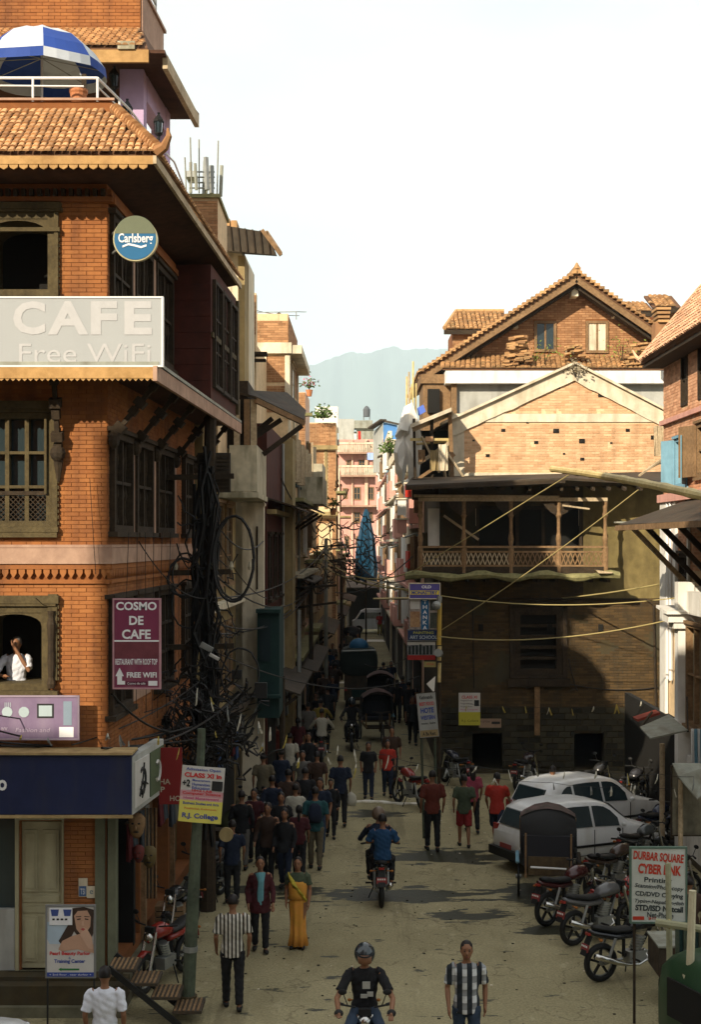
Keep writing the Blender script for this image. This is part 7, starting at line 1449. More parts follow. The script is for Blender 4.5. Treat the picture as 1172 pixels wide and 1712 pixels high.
def person(label,x,y,H=1.68,rz=0,top=None,legs=None,shoes='black',walk=.5,arms=(0,0),fem=0,skirt=0,hair='short',near=False,shorts=0,sleeve=.5,sit=0,grip=None,hat=None,group=None,z=0.0,hairm=None,lean=0,bag=None,helmet=None,jacket=None):
    "rz = 0 looks away from the camera (+y); walk = stride; arms = forward swing of left, right"
    t=thing('person',label,'person',(x,y,z),rz,group,local=True);k=H/1.70;vox=(.013 if near else .024);q=random.Random(int(abs(x)*97+y*13))
    hz_=.90 if not sit else .0;sw=.185-.02*fem;hw=.095;S=lambda*a:Vector(a)*k
    body=MB();up=sit or 0
    def chain(b,pts,rs,g=1.0,seg=10):
        P_=[Vector(p[0:3])*k for p in pts];b.loft([(P_[i],rs[i][0]*k*g,rs[i][1]*k*g)for i in range(len(P_))],seg)
    ly=lean
    hipz=.90 if not sit else sit
    def T(z,y=0,x=0):return(x,y+ly*max(0,z-.9),z-.9+hipz)
    tors=[T(.84),T(.93),T(1.06),T(1.20),T(1.33),T(1.41),T(1.45)];tr=[(.12,.085),(.155+.01*fem,.105),(.125-.01*fem,.09),(.155-.012*fem,.108),(.165-.015*fem,.10),(.11,.075),(.055,.055)]
    chain(body,tors,tr);chain(body,[T(1.42,.0),T(1.49,.01),T(1.54,.015)],[(.056,.058),(.05,.053),(.05,.055)])
    hc=Vector(T(1.60,.018))
    chain(body,[(hc.x,hc.y+a,hc.z+zz)for zz,a in((-.115,.035),(-.095,.03),(-.05,.012),(.0,0),(.05,-.004),(.09,-.008),(.112,-.01))],[(.022,.025),(.045,.055),(.066,.085),(.074,.095),(.073,.093),(.052,.068),(.015,.02)],1,14)
    body.ball((hc+V3(0,.098,-.02))*k,.013*k,.022*k,.024*k,8,6)
    for s in(-1,1):body.ball((hc+V3(s*.076,-.004,-.005))*k,.010*k,.020*k,.030*k,8,6)
    LEG=[]
    for i,s in enumerate((-1,1)):
        f=walk*(1 if i==0 else-1)*.5
        if sit:hp=T(.88,0,s*.09);kn=(s*.19,.38,hipz-.02-.06);an=(s*.17,.20,hipz-.50);toe=(s*.18,.36,hipz-.58)
        else:
            hp=T(.88,0,s*hw);bend=max(0,-f)*.35;kn=(s*hw,f*.42+bend*.12+.015,.49);an=(s*(hw-.005),f*.86-bend*.3,.085+max(0,-f)*.14);toe=(s*(hw+.02),an[1]+.14,an[2]-.045-max(0,-f)*.10)
            if f==0:toe=(s*(hw+.02),.15,.035)
        LEG.append((hp,kn,an,toe))
        mid=lambda a,c,u:tuple(a[j]+(c[j]-a[j])*u for j in range(3))
        chain(body,[hp,mid(hp,kn,.5),kn,mid(kn,an,.35),an,(an[0],an[1]+.0,an[2]-.045)],[(.088,.09),(.070,.075),(.052,.055),(.052,.058),(.034,.036),(.034,.04)])
        chain(body,[(an[0],an[1]-.055,an[2]-.04),(an[0],an[1],an[2]-.035),mid(an,toe,.6),toe],[(.025,.03),(.036,.04),(.042,.028),(.025,.016)])
    ARM=[]
    for i,s in enumerate((-1,1)):
        sh=Vector(T(1.385,0,s*sw));a=arms[i]
        if grip:hd=Vector(grip[i]);el=(sh+hd)/2+V3(s*.10,-.06,-.10)
        elif a=='face':el=sh+V3(s*.06,.14,-.20);hd=hc+V3(s*.03,.15,-.05)
        elif a=='sill':el=sh+V3(s*.14,.16,-.26);hd=el+V3(-s*.20,.12,-.02)
        else:el=sh+V3(s*.065,a*.22-.05,-.28+abs(a)*.04);hd=el+V3(-s*.01,a*.26+.12,-.23+abs(a)*.06)
        ARM.append((sh,el,hd));m1=sh.lerp(el,.5);m2=el.lerp(hd,.35)
        chain(body,[sh+V3(-s*.05,0,.02),sh,m1,el,m2,hd],[(.045,.05),(.050,.052),(.043,.045),(.036,.037),(.037,.036),(.024,.027)])
        d=(hd-el).normalized();side=V3(0,1,0)if abs(d.y)<.7 else V3(1,0,0);side=(side-d*side.dot(d)).normalized()
        pc_=hd+d*.045;nrm=d.cross(side);chain(body,[hd,pc_,hd+d*.085],[(.026,.024),(.022,.040),(.020,.036)])
        if near:
            for j in range(4):
                o_=hd+d*.08+side*(.028-.019*j);L_=(.068,.078,.072,.055)[j];c_=nrm*(-.012 if s>0 else .012)
                body.tube([(o_)*k,(o_+d*L_*.5+c_*.6)*k,(o_+d*L_*.9+c_*2.2)*k],[.0105*k,.0098*k,.0075*k],6)
            o_=hd+d*.03+side*.03;body.tube([o_*k,(o_+side*.025+d*.03)*k,(o_+side*.03+d*.058)*k],[.012*k,.011*k,.008*k],6)
    bo=ob('body',body,SK,t,smooth=True);remesh(bo,vox*.8 if near else vox)
    b=MB();hem=.80 if not skirt else 1.0
    g=1.10
    rows=[T(hem if not sit else .86),T(.95),T(1.06),T(1.20),T(1.33),T(1.40),T(1.442)];wr=[(.176,.135),(.176,.126),(.150,.114),(.172,.126),(.190,.118),(.165,.098),(.072,.070)]
    if jacket:rows[0]=T(.72);wr[0]=(.185,.14);wr=[(a*1.08,c*1.1)for a,c in wr]
    chain(b,rows,wr,1.0,14)
    for(sh,el,hd),s in zip(ARM,(-1,1)):
        if sleeve<=.5:e_=sh.lerp(el,.35+sleeve);pts=[sh+V3(-s*.10,0,.005),sh+V3(-s*.03,0,.006),sh+V3(s*.012,0,-.02),sh.lerp(e_,.5),e_];rs=[(.055,.065),(.066,.07),(.070,.070),(.066,.066),(.070,.070)]
        else:pts=[sh+V3(-s*.10,0,.005),sh+V3(-s*.02,0,0),sh.lerp(el,.5),el,el.lerp(hd,.5),el.lerp(hd,.92)];rs=[(.05,.06),(.064,.066),(.058,.06),(.052,.054),(.047,.048),(.042,.042)]
        chain(b,pts,rs)
    so=ob('shirt' if not jacket else 'jacket',b,top,t,smooth=True);remesh(so,vox)
    b=MB()
    if skirt:
        n_=44;R_=[]
        for zz,rx,ry,fl in((1.04,.146,.112,0),(.92,.168,.128,.004),(.6,.150,.125,.010),(.3,.150,.135,.018),(.07,.185,.165,.032)):
            R_.append([V3((rx+fl*math.sin(j*5.1))*math.cos(2*math.pi*j/n_),(ry+fl*math.sin(j*5.1))*math.sin(2*math.pi*j/n_),zz)*k for j in range(n_)])
        b.rings(R_);ob('skirt',b,legs,t,smooth=True)
    else:
        chain(b,[T(.97),T(.93),T(.84)],[(.138,.098),(.158,.112),(.145,.112)],1,14)
        for hp,kn,an,toe in LEG:
            mid=lambda a,c,u:tuple(a[j]+(c[j]-a[j])*u for j in range(3))
            if shorts:chain(b,[hp,mid(hp,kn,.5),mid(hp,kn,.95)],[(.10,.105),(.098,.10),(.095,.098)])
            else:chain(b,[hp,mid(hp,kn,.5),kn,mid(kn,an,.5),mid(kn,an,.97)],[(.10,.105),(.086,.09),(.072,.076),(.066,.072),(.060,.068)])
        po=ob('trousers' if not shorts else 'shorts',b,legs,t,smooth=True);remesh(po,vox)
    for(hp,kn,an,toe),s in zip(LEG,(-1,1)):
        b=MB();chain(b,[(an[0],an[1]-.07,an[2]-.05),(an[0],an[1]-.01,an[2]-.042),((an[0]+toe[0])/2,(an[1]+toe[1])/2+.02,(an[2]+toe[2])/2-.012),(toe[0],toe[1]+.015,toe[2])],[(.035,.032),(.044,.045),(.048,.034),(.028,.02)]);ob('shoe',b,shoes,t,smooth=True)
    if near or rz>1:
        for s in(-1,1):b=MB();b.ball((hc+V3(s*.030,.084,.012))*k,.013*k,.010*k,.007*k,8,6);ob('eye',b,'black',t);b=MB();b.ball((hc+V3(s*.031,.088,.033))*k,.018*k,.008*k,.004*k,8,4);ob('eyebrow',b,HA,t)
        b=MB();b.ball((hc+V3(0,.092,-.060))*k,.024*k,.008*k,.007*k,8,4);ob('mouth',b,flat('lips',(.20,.06,.045)),t)
    hm=hairm or HA
    if helmet:
        b=MB();b.ball((hc+V3(0,-.01,.02))*k,.135*k,.155*k,.145*k,18,12);b2=[i for i,v in enumerate(b.v)]
        for v in b.v:
            if v.z<(hc.z-.09)*k:v.z=(hc.z-.09)*k
        he=ob('helmet',b,helmet,t,smooth=True);b=MB();b.loft([((hc+V3(0,.075,-.075))*k,.085*k,.085*k),((hc+V3(0,.075,.035))*k,.10*k,.088*k)],14);ob('visor_opening',b,SK if near else 'black',he,smooth=True)
        b=MB();b.torus((hc+V3(0,.09,.055))*k,(0,.3,1),.10*k,.012*k,16,5,a0=R(0),a1=R(360));ob('visor_rim',b,'black',he)
    else:
        b=MB();st=[(-.02 if hair=='short' else-.05,.078,.092),(.03,.083,.100),(.075,.076,.092),(.11,.055,.066),(.13,.02,.025)]
        b.loft([((hc+V3(0,-.022-.008*(j==0),zz))*k,a*k,c*k)for j,(zz,a,c)in enumerate(st)],14);ob('hair',b,hm,t,smooth=True)
        if hair in('long','tail'):
            b=MB();w=.075 if hair=='long' else .035;b.loft([((hc+V3(0,-.05,.03))*k,w*k,.05*k),((hc+V3(0,-.085,-.08))*k,w*k,.04*k),((hc+V3(0,-.10,-.22))*k,w*.9*k,.035*k),((hc+V3(0,-.10,-.36))*k,w*.5*k,.02*k)],10);ob('long_hair',b,hm,t,smooth=True)
    if hat:b=MB();b.loft([((hc+V3(0,-.015,.03))*k,.088*k,.105*k),((hc+V3(0,-.015,.09))*k,.08*k,.095*k),((hc+V3(0,-.015,.13))*k,.05*k,.06*k)],12);ob('cap',b,hat,t,smooth=True)
    if bag:
        b=MB();b.loft([(V3(0,-.17,1.02)*k,.13*k,.07*k),(V3(0,-.19,1.15)*k,.15*k,.09*k),(V3(0,-.17,1.34)*k,.12*k,.07*k),(V3(0,-.15,1.40)*k,.07*k,.04*k)],12,pw=3);ob('backpack',b,bag,t,smooth=True)
    return t,ARM,k
C=dict(navy=cl('navy',(.02,.03,.06)),dark=cl('dark',(.02,.02,.022)),grey=cl('grey',(.20,.19,.17)),teal=cl('teal',(.03,.12,.13)),red=cl('red',(.60,.05,.03)),rust=cl('rust',(.17,.035,.02)),green=cl('green',(.09,.12,.07)),white=cl('white',(.66,.68,.74)),
 blue=cl('blue',(.02,.08,.19)),jeans=cl('jeans',(.05,.08,.13)),khaki=cl('khaki',(.19,.16,.10)),maroon=cl('maroon',(.09,.018,.022)),yellow=cl('yellow',(.40,.30,.05)),pinkish=cl('pinkish',(.45,.08,.13)),cream=cl('cream',(.42,.40,.33)),redsh=cl('redshorts',(.38,.03,.03)),brown=cl('brown',(.08,.045,.03)))
PI=math.pi
def gx(px,d):return X(px,d)
person('man in black and white checked shirt walking towards the viewer',gx(780,18.75),18.75,1.72,PI,CHECK,C['jeans'],walk=.35,arms=(-.1,.2),near=True,sleeve=.45)
person('man seen from behind in a striped shirt and dark trousers',gx(389,21.3),21.3,1.70,.12,STRIPE,C['dark'],walk=.35,arms=(.1,-.1),near=True,sleeve=.5)
t,A_,k_=person('woman in a yellow and orange sari walking towards the viewer',gx(498,24.5),24.5,1.55,PI-.1,C['green'],SARI,walk=0,arms=(.1,-.1),fem=1,skirt=1,hair='tail',near=True,sleeve=.3)
b=MB();b.loft([(V3(0,0,z_)*k_,a_,c_)for z_,a_,c_ in((.94,.176,.136),(1.04,.158,.126),(1.14,.164,.132),(1.24,.166,.134),(1.29,.14,.11))],16);ob('sari_wrap',b,SARI,t,smooth=True)
b=MB();W_=[(-.15,.13,.98),(-.08,.145,1.08),(.02,.15,1.20),(.09,.125,1.32),(.13,.04,1.42),(.13,-.10,1.36),(.11,-.14,1.1),(.10,-.15,.8)];A=[];B_=[]
for(x_,y_,z_)in W_:A.append(V3(x_-.05,y_+.01,z_-.03)*k_);B_.append(V3(x_+.06,y_-.01,z_+.03)*k_)
for i in range(len(W_)-1):b.hexa([A[i],B_[i],B_[i]*.96,A[i]*.96,A[i+1],B_[i+1],B_[i+1]*.96,A[i+1]*.96])
ob('sari_drape',b,mat('sari_yellow',(.52,.42,.05),var=.15,scale=9),t,smooth=True)
t,A_,k_=person('woman in dark maroon jacket over a pale blue scarf facing the viewer',gx(435,24.3),24.3,1.60,PI+.1,C['maroon'],C['dark'],walk=.25,arms=(.5,.1),fem=1,hair='tail',near=True,sleeve=1,jacket=1)
b=MB();b.loft([(V3(.0,.12,.85)*k_,.05,.012),(V3(.0,.135,1.1)*k_,.055,.014),(V3(-.01,.14,1.3)*k_,.05,.02),(V3(0,.07,1.44)*k_,.09,.06)],10);ob('scarf',b,mat('scarf_blue',(.12,.30,.34),var=.2,scale=20),t)
person('man in a white shirt seen from behind at the bottom edge',gx(175,17.9),17.9,1.64,.05,C['white'],C['grey'],walk=.2,near=True,sleeve=.5)
t=person('man in a pale shirt leaning on the sill of the arched window',X(28,22.1),22.1,1.62,PI-.1,C['white'],C['dark'],near=True,arms=('face','sill'),walk=0,z=4.86-.98,hairm=mat('grey_hair',(.12,.11,.10)))
person('man in rust red shirt and black trousers walking away beside the signs',gx(723,32.2),32.2,1.80,.1,C['rust'],C['dark'],walk=.25,sleeve=.5)
person('boy in green shirt and red shorts walking away',gx(776,32.6),32.6,1.64,.0,C['green'],C['redsh'],walk=.4,shorts=1,sleeve=.4)
person('man in bright red shirt and dark shorts hurrying towards the cars',gx(831,32.4),32.4,1.72,-.25,C['red'],C['navy'],walk=.8,shorts=1,arms=(.3,.8),sleeve=.4)
person('woman in pink top walking just beyond the boy in red shorts',gx(790,34.2),34.2,1.60,.1,C['pinkish'],C['dark'],fem=1,hair='long')
person('young woman in dark long top walking towards the viewer in mid street',gx(616,38.6),38.6,1.55,PI,C['dark'],C['navy'],fem=1,walk=.25,hair='long')
person('woman in red top and jeans walking towards the viewer in mid street',gx(648,39.0),39.0,1.55,PI,C['red'],C['navy'],fem=1,walk=.35,hair='long')
person('man in brown top close behind the woman in red',gx(655,40.6),40.6,1.70,PI,C['brown'],C['dark'],walk=.3)
t,A_,k_=person('man in dark blue shirt carrying a white plastic bag',gx(569,35.0),35.0,1.72,.05,C['navy'],C['dark'],walk=.45,sleeve=.4)
p_=A_[1][2]*k_;b=MB();b.loft([(p_+V3(.02,0,-.05),.02,.02),(p_+V3(.03,0,-.14),.11,.06),(p_+V3(.03,0,-.30),.14,.09),(p_+V3(.02,0,-.40),.10,.06)],10);bg=ob('carrier_bag',b,rw,None,smooth=True);bg.location=(gx(569,35),35,0);tag(bg,'white plastic bag held by the man in dark blue','bag')
CR=[(553,33.6,1.38,C['dark'],C['dark'],'child in dark clothes beside the man with the plastic bag',{}),(527,30.4,1.74,C['teal'],C['khaki'],'man in teal shirt and khaki trousers with a backpack',dict(bag=C['navy'])),
 (535,31.8,1.7,C['navy'],C['jeans'],'man in jeans walking beside the backpack man',{}),(506,36.5,1.62,C['grey'],C['dark'],'person in grey shirt in the crowd ahead of the backpack man',{}),(494,31.6,1.6,C['cream'],C['maroon'],'woman with white cloth on her shoulders in the left crowd',dict(fem=1)),
 (470,30.2,1.66,C['dark'],C['dark'],'person in dark kurta nearest the shop fronts',dict(fem=1)),(482,33.0,1.7,C['brown'],C['dark'],'man in brown walking in the left crowd',{}),(455,32.5,1.64,C['navy'],C['dark'],'man in dark blue close to the shop posts',{}),(510,33.5,1.66,C['dark'],C['jeans'],'man in black top walking away in the left crowd',{}),
 (440,35.5,1.7,C['khaki'],C['dark'],'man in khaki standing by the balcony house shop',{}),(425,31.0,1.6,C['maroon'],C['dark'],'woman in maroon by the hanging garments',dict(fem=1)),(484,39.5,1.66,C['cream'],C['dark'],'man in pale shirt farther along the left pavement',{}),(462,42,1.68,C['rust'],C['dark'],'man in rust coloured top at the maroon house',{}),
 (404,30.4,1.66,C['dark'],C['grey'],'shopkeeper in black in front of the first shop',{}),(388,27.5,1.6,C['navy'],C['dark'],'seated looking figure in navy beside the cable pole',{}),
 (548,52,1.68,C['dark'],C['dark'],'man in dark clothes walking behind the left riders',{}),(556,56,1.66,C['navy'],C['dark'],'man in navy left of the loaded tempo',{}),(540,58,1.7,C['brown'],C['dark'],'man in brown farther left of the loaded tempo',{}),(528,50,1.68,C['dark'],C['khaki'],'man in black and khaki by the ledge house',{}),(515,47,1.66,C['grey'],C['dark'],'man in grey by the ledge house shop',{}),
 (552,70,1.68,C['blue'],C['dark'],'man in light blue shirt by the far left pole',{}),(649,54.5,1.72,C['dark'],C['khaki'],'person with black top and pale trousers in the middle group',dict(fem=1,hair='long')),(664,54.8,1.66,C['dark'],C['dark'],'woman in black in the middle group',dict(fem=1,hair='long')),(673,55.5,1.74,C['navy'],C['dark'],'man in navy in the middle group',{}),
 (683,54,1.66,C['dark'],C['dark'],'man in black near the sign posts',{}),(637,60,1.66,C['brown'],C['dark'],'man in brown beyond the dark rickshaw',{}),(696,52,1.6,C['rust'],C['dark'],'woman in rust red below the painted signs',dict(fem=1)),
 (670,80,1.75,C['maroon'],C['cream'],'man in maroon walking on the far bright road',{}),(635,106,1.7,C['red'],C['yellow'],'man in red in front of the white van',{}),(647,100,1.72,C['white'],C['brown'],'man in white shirt on the far bright road',{}),(660,104,1.72,C['dark'],C['dark'],'man in black right of the white shirted man',{}),(667,98,1.7,C['green'],C['dark'],'man in green far down the right side',{}),(675,94,1.72,C['dark'],C['jeans'],'man in black far down the right side',{}),
 (582,84,1.7,C['khaki'],C['brown'],'man in khaki far down the left side',{}),(575,78,1.68,C['dark'],C['dark'],'man in black far down the left side',{}),(590,90,1.66,C['teal'],C['brown'],'woman in teal far down the left side',dict(fem=1)),(598,82,1.7,C['yellow'],C['brown'],'man in ochre beside the far left stalls',{}),
 (476,28.6,1.62,C['dark'],C['navy'],'woman in black nearest the hanging garments',dict(fem=1,hair='long')),(500,29.6,1.5,C['maroon'],C['dark'],'short woman in maroon left of the backpack man',dict(fem=1,hair='tail')),(448,29.0,1.66,C['brown'],C['dark'],'man in brown half in the shop doorway',{}),(516,39.5,1.68,C['dark'],C['dark'],'man in black ahead of the grey shirted person',{}),(498,43.5,1.6,C['maroon'],C['dark'],'woman in maroon farther up the left pavement',dict(fem=1,hair='tail')),(530,36.2,1.64,C['brown'],C['dark'],'man in brown ahead of the child',{}),(470,36.8,1.6,C['navy'],C['maroon'],'woman in navy and maroon by the maroon house awning',dict(fem=1)),
 (533,61,1.68,C['dark'],C['dark'],'man in black at the end of the ledge house',{}),(548,64,1.66,C['maroon'],C['dark'],'woman in maroon near the far grey pole',dict(fem=1)),(562,67,1.7,C['dark'],C['brown'],'man in black and brown behind the tempo',{}),(556,74,1.68,C['grey'],C['dark'],'man in grey beyond the grey pole',{}),(641,62.5,1.68,C['dark'],C['dark'],'man in black beyond the middle group',{}),(654,64,1.6,C['navy'],C['dark'],'woman in navy beyond the middle group',dict(fem=1,hair='long')),(690,49,1.66,C['dark'],C['dark'],'man in black under the painted signs',{}),
 (560,62,1.7,C['brown'],C['dark'],'man in brown standing at the far left shops',{}),(1152,22.8,1.62,C['brown'],C['dark'],'woman in brown at the right edge behind the cyber link board',dict(fem=1)),(924,33.5,1.7,C['dark'],C['dark'],'man in black standing behind the white cars',{})]
q=random.Random(9)
for(px,d,H,a,c,lb,kw)in CR:
    person(lb,gx(px,d),d,H,q.choice((0,.1,-.1,PI,PI-.2)),a,c,walk=q.uniform(.1,.6),arms=(q.uniform(-.2,.3),q.uniform(-.2,.3)),sleeve=q.choice((.4,.5,1)),**kw)
# ================================================================== TWO WHEELERS
def wheel(t,y,r,tm='black',w=.05,spokes=0,mag=1):
    b=MB();b.torus((0,y,r),(1,0,0),r-w,w,28,8);ty=ob('wheel',b,tm,t,smooth=True)
    b=MB();b.torus((0,y,r),(1,0,0),r-w*1.9,w*.35,24,6);b.tube([(-.06,y,r),(.06,y,r)],.045,10);ob('rim',b,'steel',ty)
    if mag:
        for i in range(5):a=2*PI*i/5+.3;b=MB();b.beam((0,y+.04*math.cos(a),r+.04*math.sin(a)),(0,y+(r-w*1.8)*math.cos(a),r+(r-w*1.8)*math.sin(a)),.035,.035);ob('spoke',b,'black',ty)
    else:
        for i in range(14):a=2*PI*i/14;b=MB();b.beam((.03*(-1)**i,y,r),(0,y+(r-w*1.5)*math.cos(a),r+(r-w*1.5)*math.sin(a)),.006,.006);ob('spoke',b,'chrome',ty)
def moto(label,loc,rz,group=None):
    t=thing('motorcycle',label,'motorcycle',loc,rz,group,local=True);wheel(t,-.64,.31);wheel(t,.64,.31)
    P_=flat('bike_paint',(.015,.015,.016),rough=.25,spec=.6)
    for s in(-1,1):
        b=MB();b.tube([(s*.09,.66,.31),(s*.09,.50,.72),(s*.09,.44,.92)],[.028,.026,.022],8);ob('fork',b,'chrome',t)
        b=MB();b.tube([(s*.10,-.64,.31),(s*.11,-.30,.36)],.022,6);ob('swing_arm',b,'steel',t)
        b=MB();b.tube([(s*.13,-.58,.36),(s*.13,-.44,.70)],.024,8);ob('shock',b,'steel',t)
        b=MB();b.tube([(s*.12,.40,1.0),(s*.24,.40,1.02),(s*.34,.32,1.02)],.013,6);hb=ob('handlebar',b,'black',t);b=MB();b.tube([(s*.28,.36,1.02),(s*.38,.28,1.02)],.02,6);ob('grip',b,'black',hb)
        b=MB();b.tube([(s*.22,.40,1.02),(s*.27,.42,1.16)],.007,5);b.ball((s*.29,.42,1.20),.06,.018,.04,10,6);ob('mirror',b,'black',t)
        b=MB();b.tube([(s*.10,-.74,.72),(s*.19,-.76,.72)],.012,5);b.ball((s*.20,-.76,.72),.03,.03,.022,8,6);ob('indicator',b,flat('amber',(.30,.11,.02)),t)
        b=MB();b.tube([(s*.12,-.10,.34),(s*.30,-.10,.34)],.018,6);ob('footpeg',b,'black',t)
    b=MB();b.loft([(V3(0,.78,.60),.06,.02),(V3(0,.64,.66),.065,.02),(V3(0,.46,.60),.06,.02)],8);ob('front_mudguard',b,P_,t,smooth=True)
    b=MB();b.rings([[V3(w*math.cos(2*PI*j/12),y,z+h*math.sin(2*PI*j/12))for j in range(12)]for y,z,w,h in((.40,.84,.06,.07),(.32,.88,.13,.11),(.12,.88,.155,.125),(-.06,.84,.12,.09),(-.12,.80,.07,.05))]);ob('fuel_tank',b,P_,t,smooth=True)
    b=MB();b.rings([[V3(w*math.cos(2*PI*j/12),y,z+h*math.sin(2*PI*j/12))for j in range(12)]for y,z,w,h in((-.06,.80,.08,.04),(-.16,.79,.13,.05),(-.40,.80,.13,.05),(-.66,.86,.11,.05),(-.80,.88,.05,.03))]);ob('seat',b,'black',t,smooth=True)
    b=MB();b.rings([[V3(w*math.cos(2*PI*j/12),y,z+h*math.sin(2*PI*j/12))for j in range(12)]for y,z,w,h in((-.05,.70,.10,.06),(-.40,.70,.12,.07),(-.80,.80,.08,.05),(-.88,.84,.04,.03))]);ob('tail_cowl',b,P_,t,smooth=True)
    b=MB();b.tube([(0,.42,.92),(0,.14,.50),(0,-.20,.36)],.03,6);b.tube([(0,.40,.86),(0,-.10,.74),(0,-.75,.78)],.025,6);b.tube([(0,-.2,.36),(0,-.2,.74)],.03,6);ob('frame',b,'black',t)
    b=MB();b.box(-.11,.11,-.20,.16,.26,.44);b.tube([(0,.02,.44),(0,.10,.66)],.085,10);e=ob('engine',b,'steel',t)
    for i in range(5):b=MB();z=.47+i*.04;b.tube([(0,.03+i*.018,z),(0,.03+i*.018,z+.012)],.11,10);ob('cooling_fin',b,'tin_grey',e)
    b=MB();b.tube([(.07,.14,.46),(.12,.20,.30),(.14,.0,.24),(.15,-.25,.27),(.16,-.45,.33),(.17,-.85,.47)],[.022,.022,.024,.03,.048,.05],8);ob('exhaust',b,'chrome',t,smooth=True)
    b=MB();b.ball((0,.52,.84),.085,.06,.085,12,8);ob('headlight',b,'chrome',t,smooth=True);b=MB();b.box(-.08,.08,-.50,-.42,.92,1.0);ob('meter_cluster',b,'black',t)
    b=MB();b.box(-.05,.05,.86,.90,.77,.81);ob('tail_light',b,'red',t);b=MB();b.beam((0,-.84,.76),(0,-.98,.46),.14,.015);ob('rear_mudguard',b,'black',t)
    b=MB();b.hexa([(-.10,-.955,.52),(.10,-.955,.52),(.10,-.945,.52),(-.10,-.945,.52),(-.10,-.925,.63),(.10,-.925,.63),(.10,-.915,.63),(-.10,-.915,.63)]);pl=ob('number_plate',b,flat('plate_red',(.24,.04,.035)),t)
    b=MB()
    for r_ in range(2):
        for i in range(4):b.box(-.08+i*.042,-.055+i*.042,.938-r_*.018,.944-r_*.018,.585-r_*.06,.615-r_*.06)
    ob('plate_digits',b,'whitepaint',pl)
    b=MB();b.tube([(-.12,-.05,.30),(-.24,.0,.02)],.012,5);ob('side_stand',b,'black',t)
    return t
BP='bike_paint'
def bp(n,c):return{BP:flat('bike_'+n,c,rough=.25,spec=.6)}
main=moto('motorcycle with a red plate carrying two riders up the street',(X(637,27.6),27.9,0),0)
RM=[(1060,22.9,-1.15,'black sport motorcycle nearest the viewer at the right','black',(.014,.015,.017)),(1005,25.0,-1.0,'motorcycle with grey tail second in the right row','grey',(.10,.10,.10)),(955,26.3,-.9,'maroon motorcycle third in the right row beside the rickshaw','wine',(.05,.010,.010)),(1050,25.6,-1.0,'red tanked motorcycle just behind the cyber link board','redtank',(.28,.022,.016)),(1030,28.2,-.9,'dark motorcycle between the rickshaw and the cars','brown',(.05,.03,.02)),(1075,30.2,-.8,'grey motorcycle by the bonnet of the nearer white car','grey2',(.06,.07,.07)),(1100,32.5,-.7,'motorcycle under the tin flap','ink',(.02,.03,.06)),(1120,27,-.9,'motorcycle half hidden behind the weathered board','coal',(.02,.02,.02)),(1000,38.5,-.6,'motorcycle parked at the foot of the old brick wall','coal2',(.03,.03,.03)),(880,40.4,-.5,'motorcycle parked left of the old house doorway','coal3',(.03,.02,.02)),(1060,37.5,-.6,'motorcycle parked near the right end of the old wall','coal4',(.04,.04,.045)),(686,37.6,.5,'motorcycle parked beside the tilted hotel sign','redbit',(.20,.02,.015)),(760,40.8,.4,'motorcycle parked against the left end of the brick wall','coal5',(.02,.02,.03)),
 (276,22.6,2.75,'red motorcycle parked by the leaning green pole','redfront',(.26,.022,.014)),(300,25,2.9,'dark motorcycle behind the red one on the left','coal6',(.02,.02,.02)),(345,27.6,2.8,'dark motorcycle parked by the cable pole','coal7',(.03,.03,.03)),(430,34,2.9,'dark motorcycle parked outside the balcony house','coal8',(.02,.02,.025)),
 (588,48.0,PI,'dark motorcycle coming down the middle of the street','coal9',(.02,.02,.02)),(538,45.0,0,'motorcycle ridden away by the man in a pale shirt','coal10',(.03,.03,.03)),(508,52,0.1,'dark motorcycle parked by the ledge house','coal11',(.02,.02,.02))]
for(px,d,rz,lb,n_,c_)in RM:copy_tree(main,None,(X(px,d),d,0),rz,lb,swap=bp(n_,c_),group='motorcycles in the street')
main['group']='motorcycles in the street'
copy_tree(main,None,(X(610,18.3),18.75,0),PI,'motorcycle coming towards the viewer at the bottom edge',group='motorcycles in the street')
MGR=((-.36,.38,.10),(.36,.38,.10))
def rider(label,x,y,rz,top,legs,near=False,hel=None,back=0,**kw):return person(label,x,y,1.72,rz,top,legs,sit=.90,grip=[(g[0]*1.0,.56+back,1.03)for g in((-.33,),(.33,))]if not kw.pop('pill',0)else[(-.2,.25,1.15),(.2,.25,1.15)],near=near,helmet=hel,z=0,**kw)
hel=flat('helmet_dark',(.02,.03,.035),rough=.15,spec=.8)
rider('pillion rider in a blue shirt on the central motorcycle',X(640,27.3),27.45,0,C['blue'],C['dark'],near=True,pill=1,lean=.05,sleeve=.5,hair='short')
rider('helmeted driver of the central motorcycle in front of the blue shirt',X(633,27.9),27.95,0,C['navy'],C['dark'],hel=flat('helmet_tan',(.14,.10,.07),rough=.3),lean=.12,sleeve=1)
t,A_,k_=rider('rider in a black printed T-shirt and dark helmet at the bottom edge',X(610,18.3),18.55,PI,C['dark'],C['jeans'],near=True,hel=hel,lean=.02,sleeve=.4)
for(x_,z_,w_,h_)in((.02,1.22,.10,.09),(-.09+.16,1.12,.08,.06),(-.01,1.10,.09,.05)):b=MB();b.box(-x_-w_/2,-x_+w_/2,-.155,-.138,z_,z_+h_);ob('shirt_print',b,flat('print_grey',(.38,.38,.34)),t)
b=MB();b.ball(V3(-.33,.56,1.03)*k_,.06,.06,.05,10,6);ob('glove',b,'black',t,smooth=True);b=MB();b.ball(V3(.33,.56,1.03)*k_,.06,.06,.05,10,6);ob('glove',b,'black',t,smooth=True)
rider('man in a pale shirt riding away on the left of the street',X(538,44.8),44.8,0,C['cream'],C['dark'],lean=.05,sleeve=1)
rider('man in ochre riding behind the pale shirted rider',X(536,47.5),47.5,0,C['yellow'],C['dark'],lean=.05,sleeve=1)
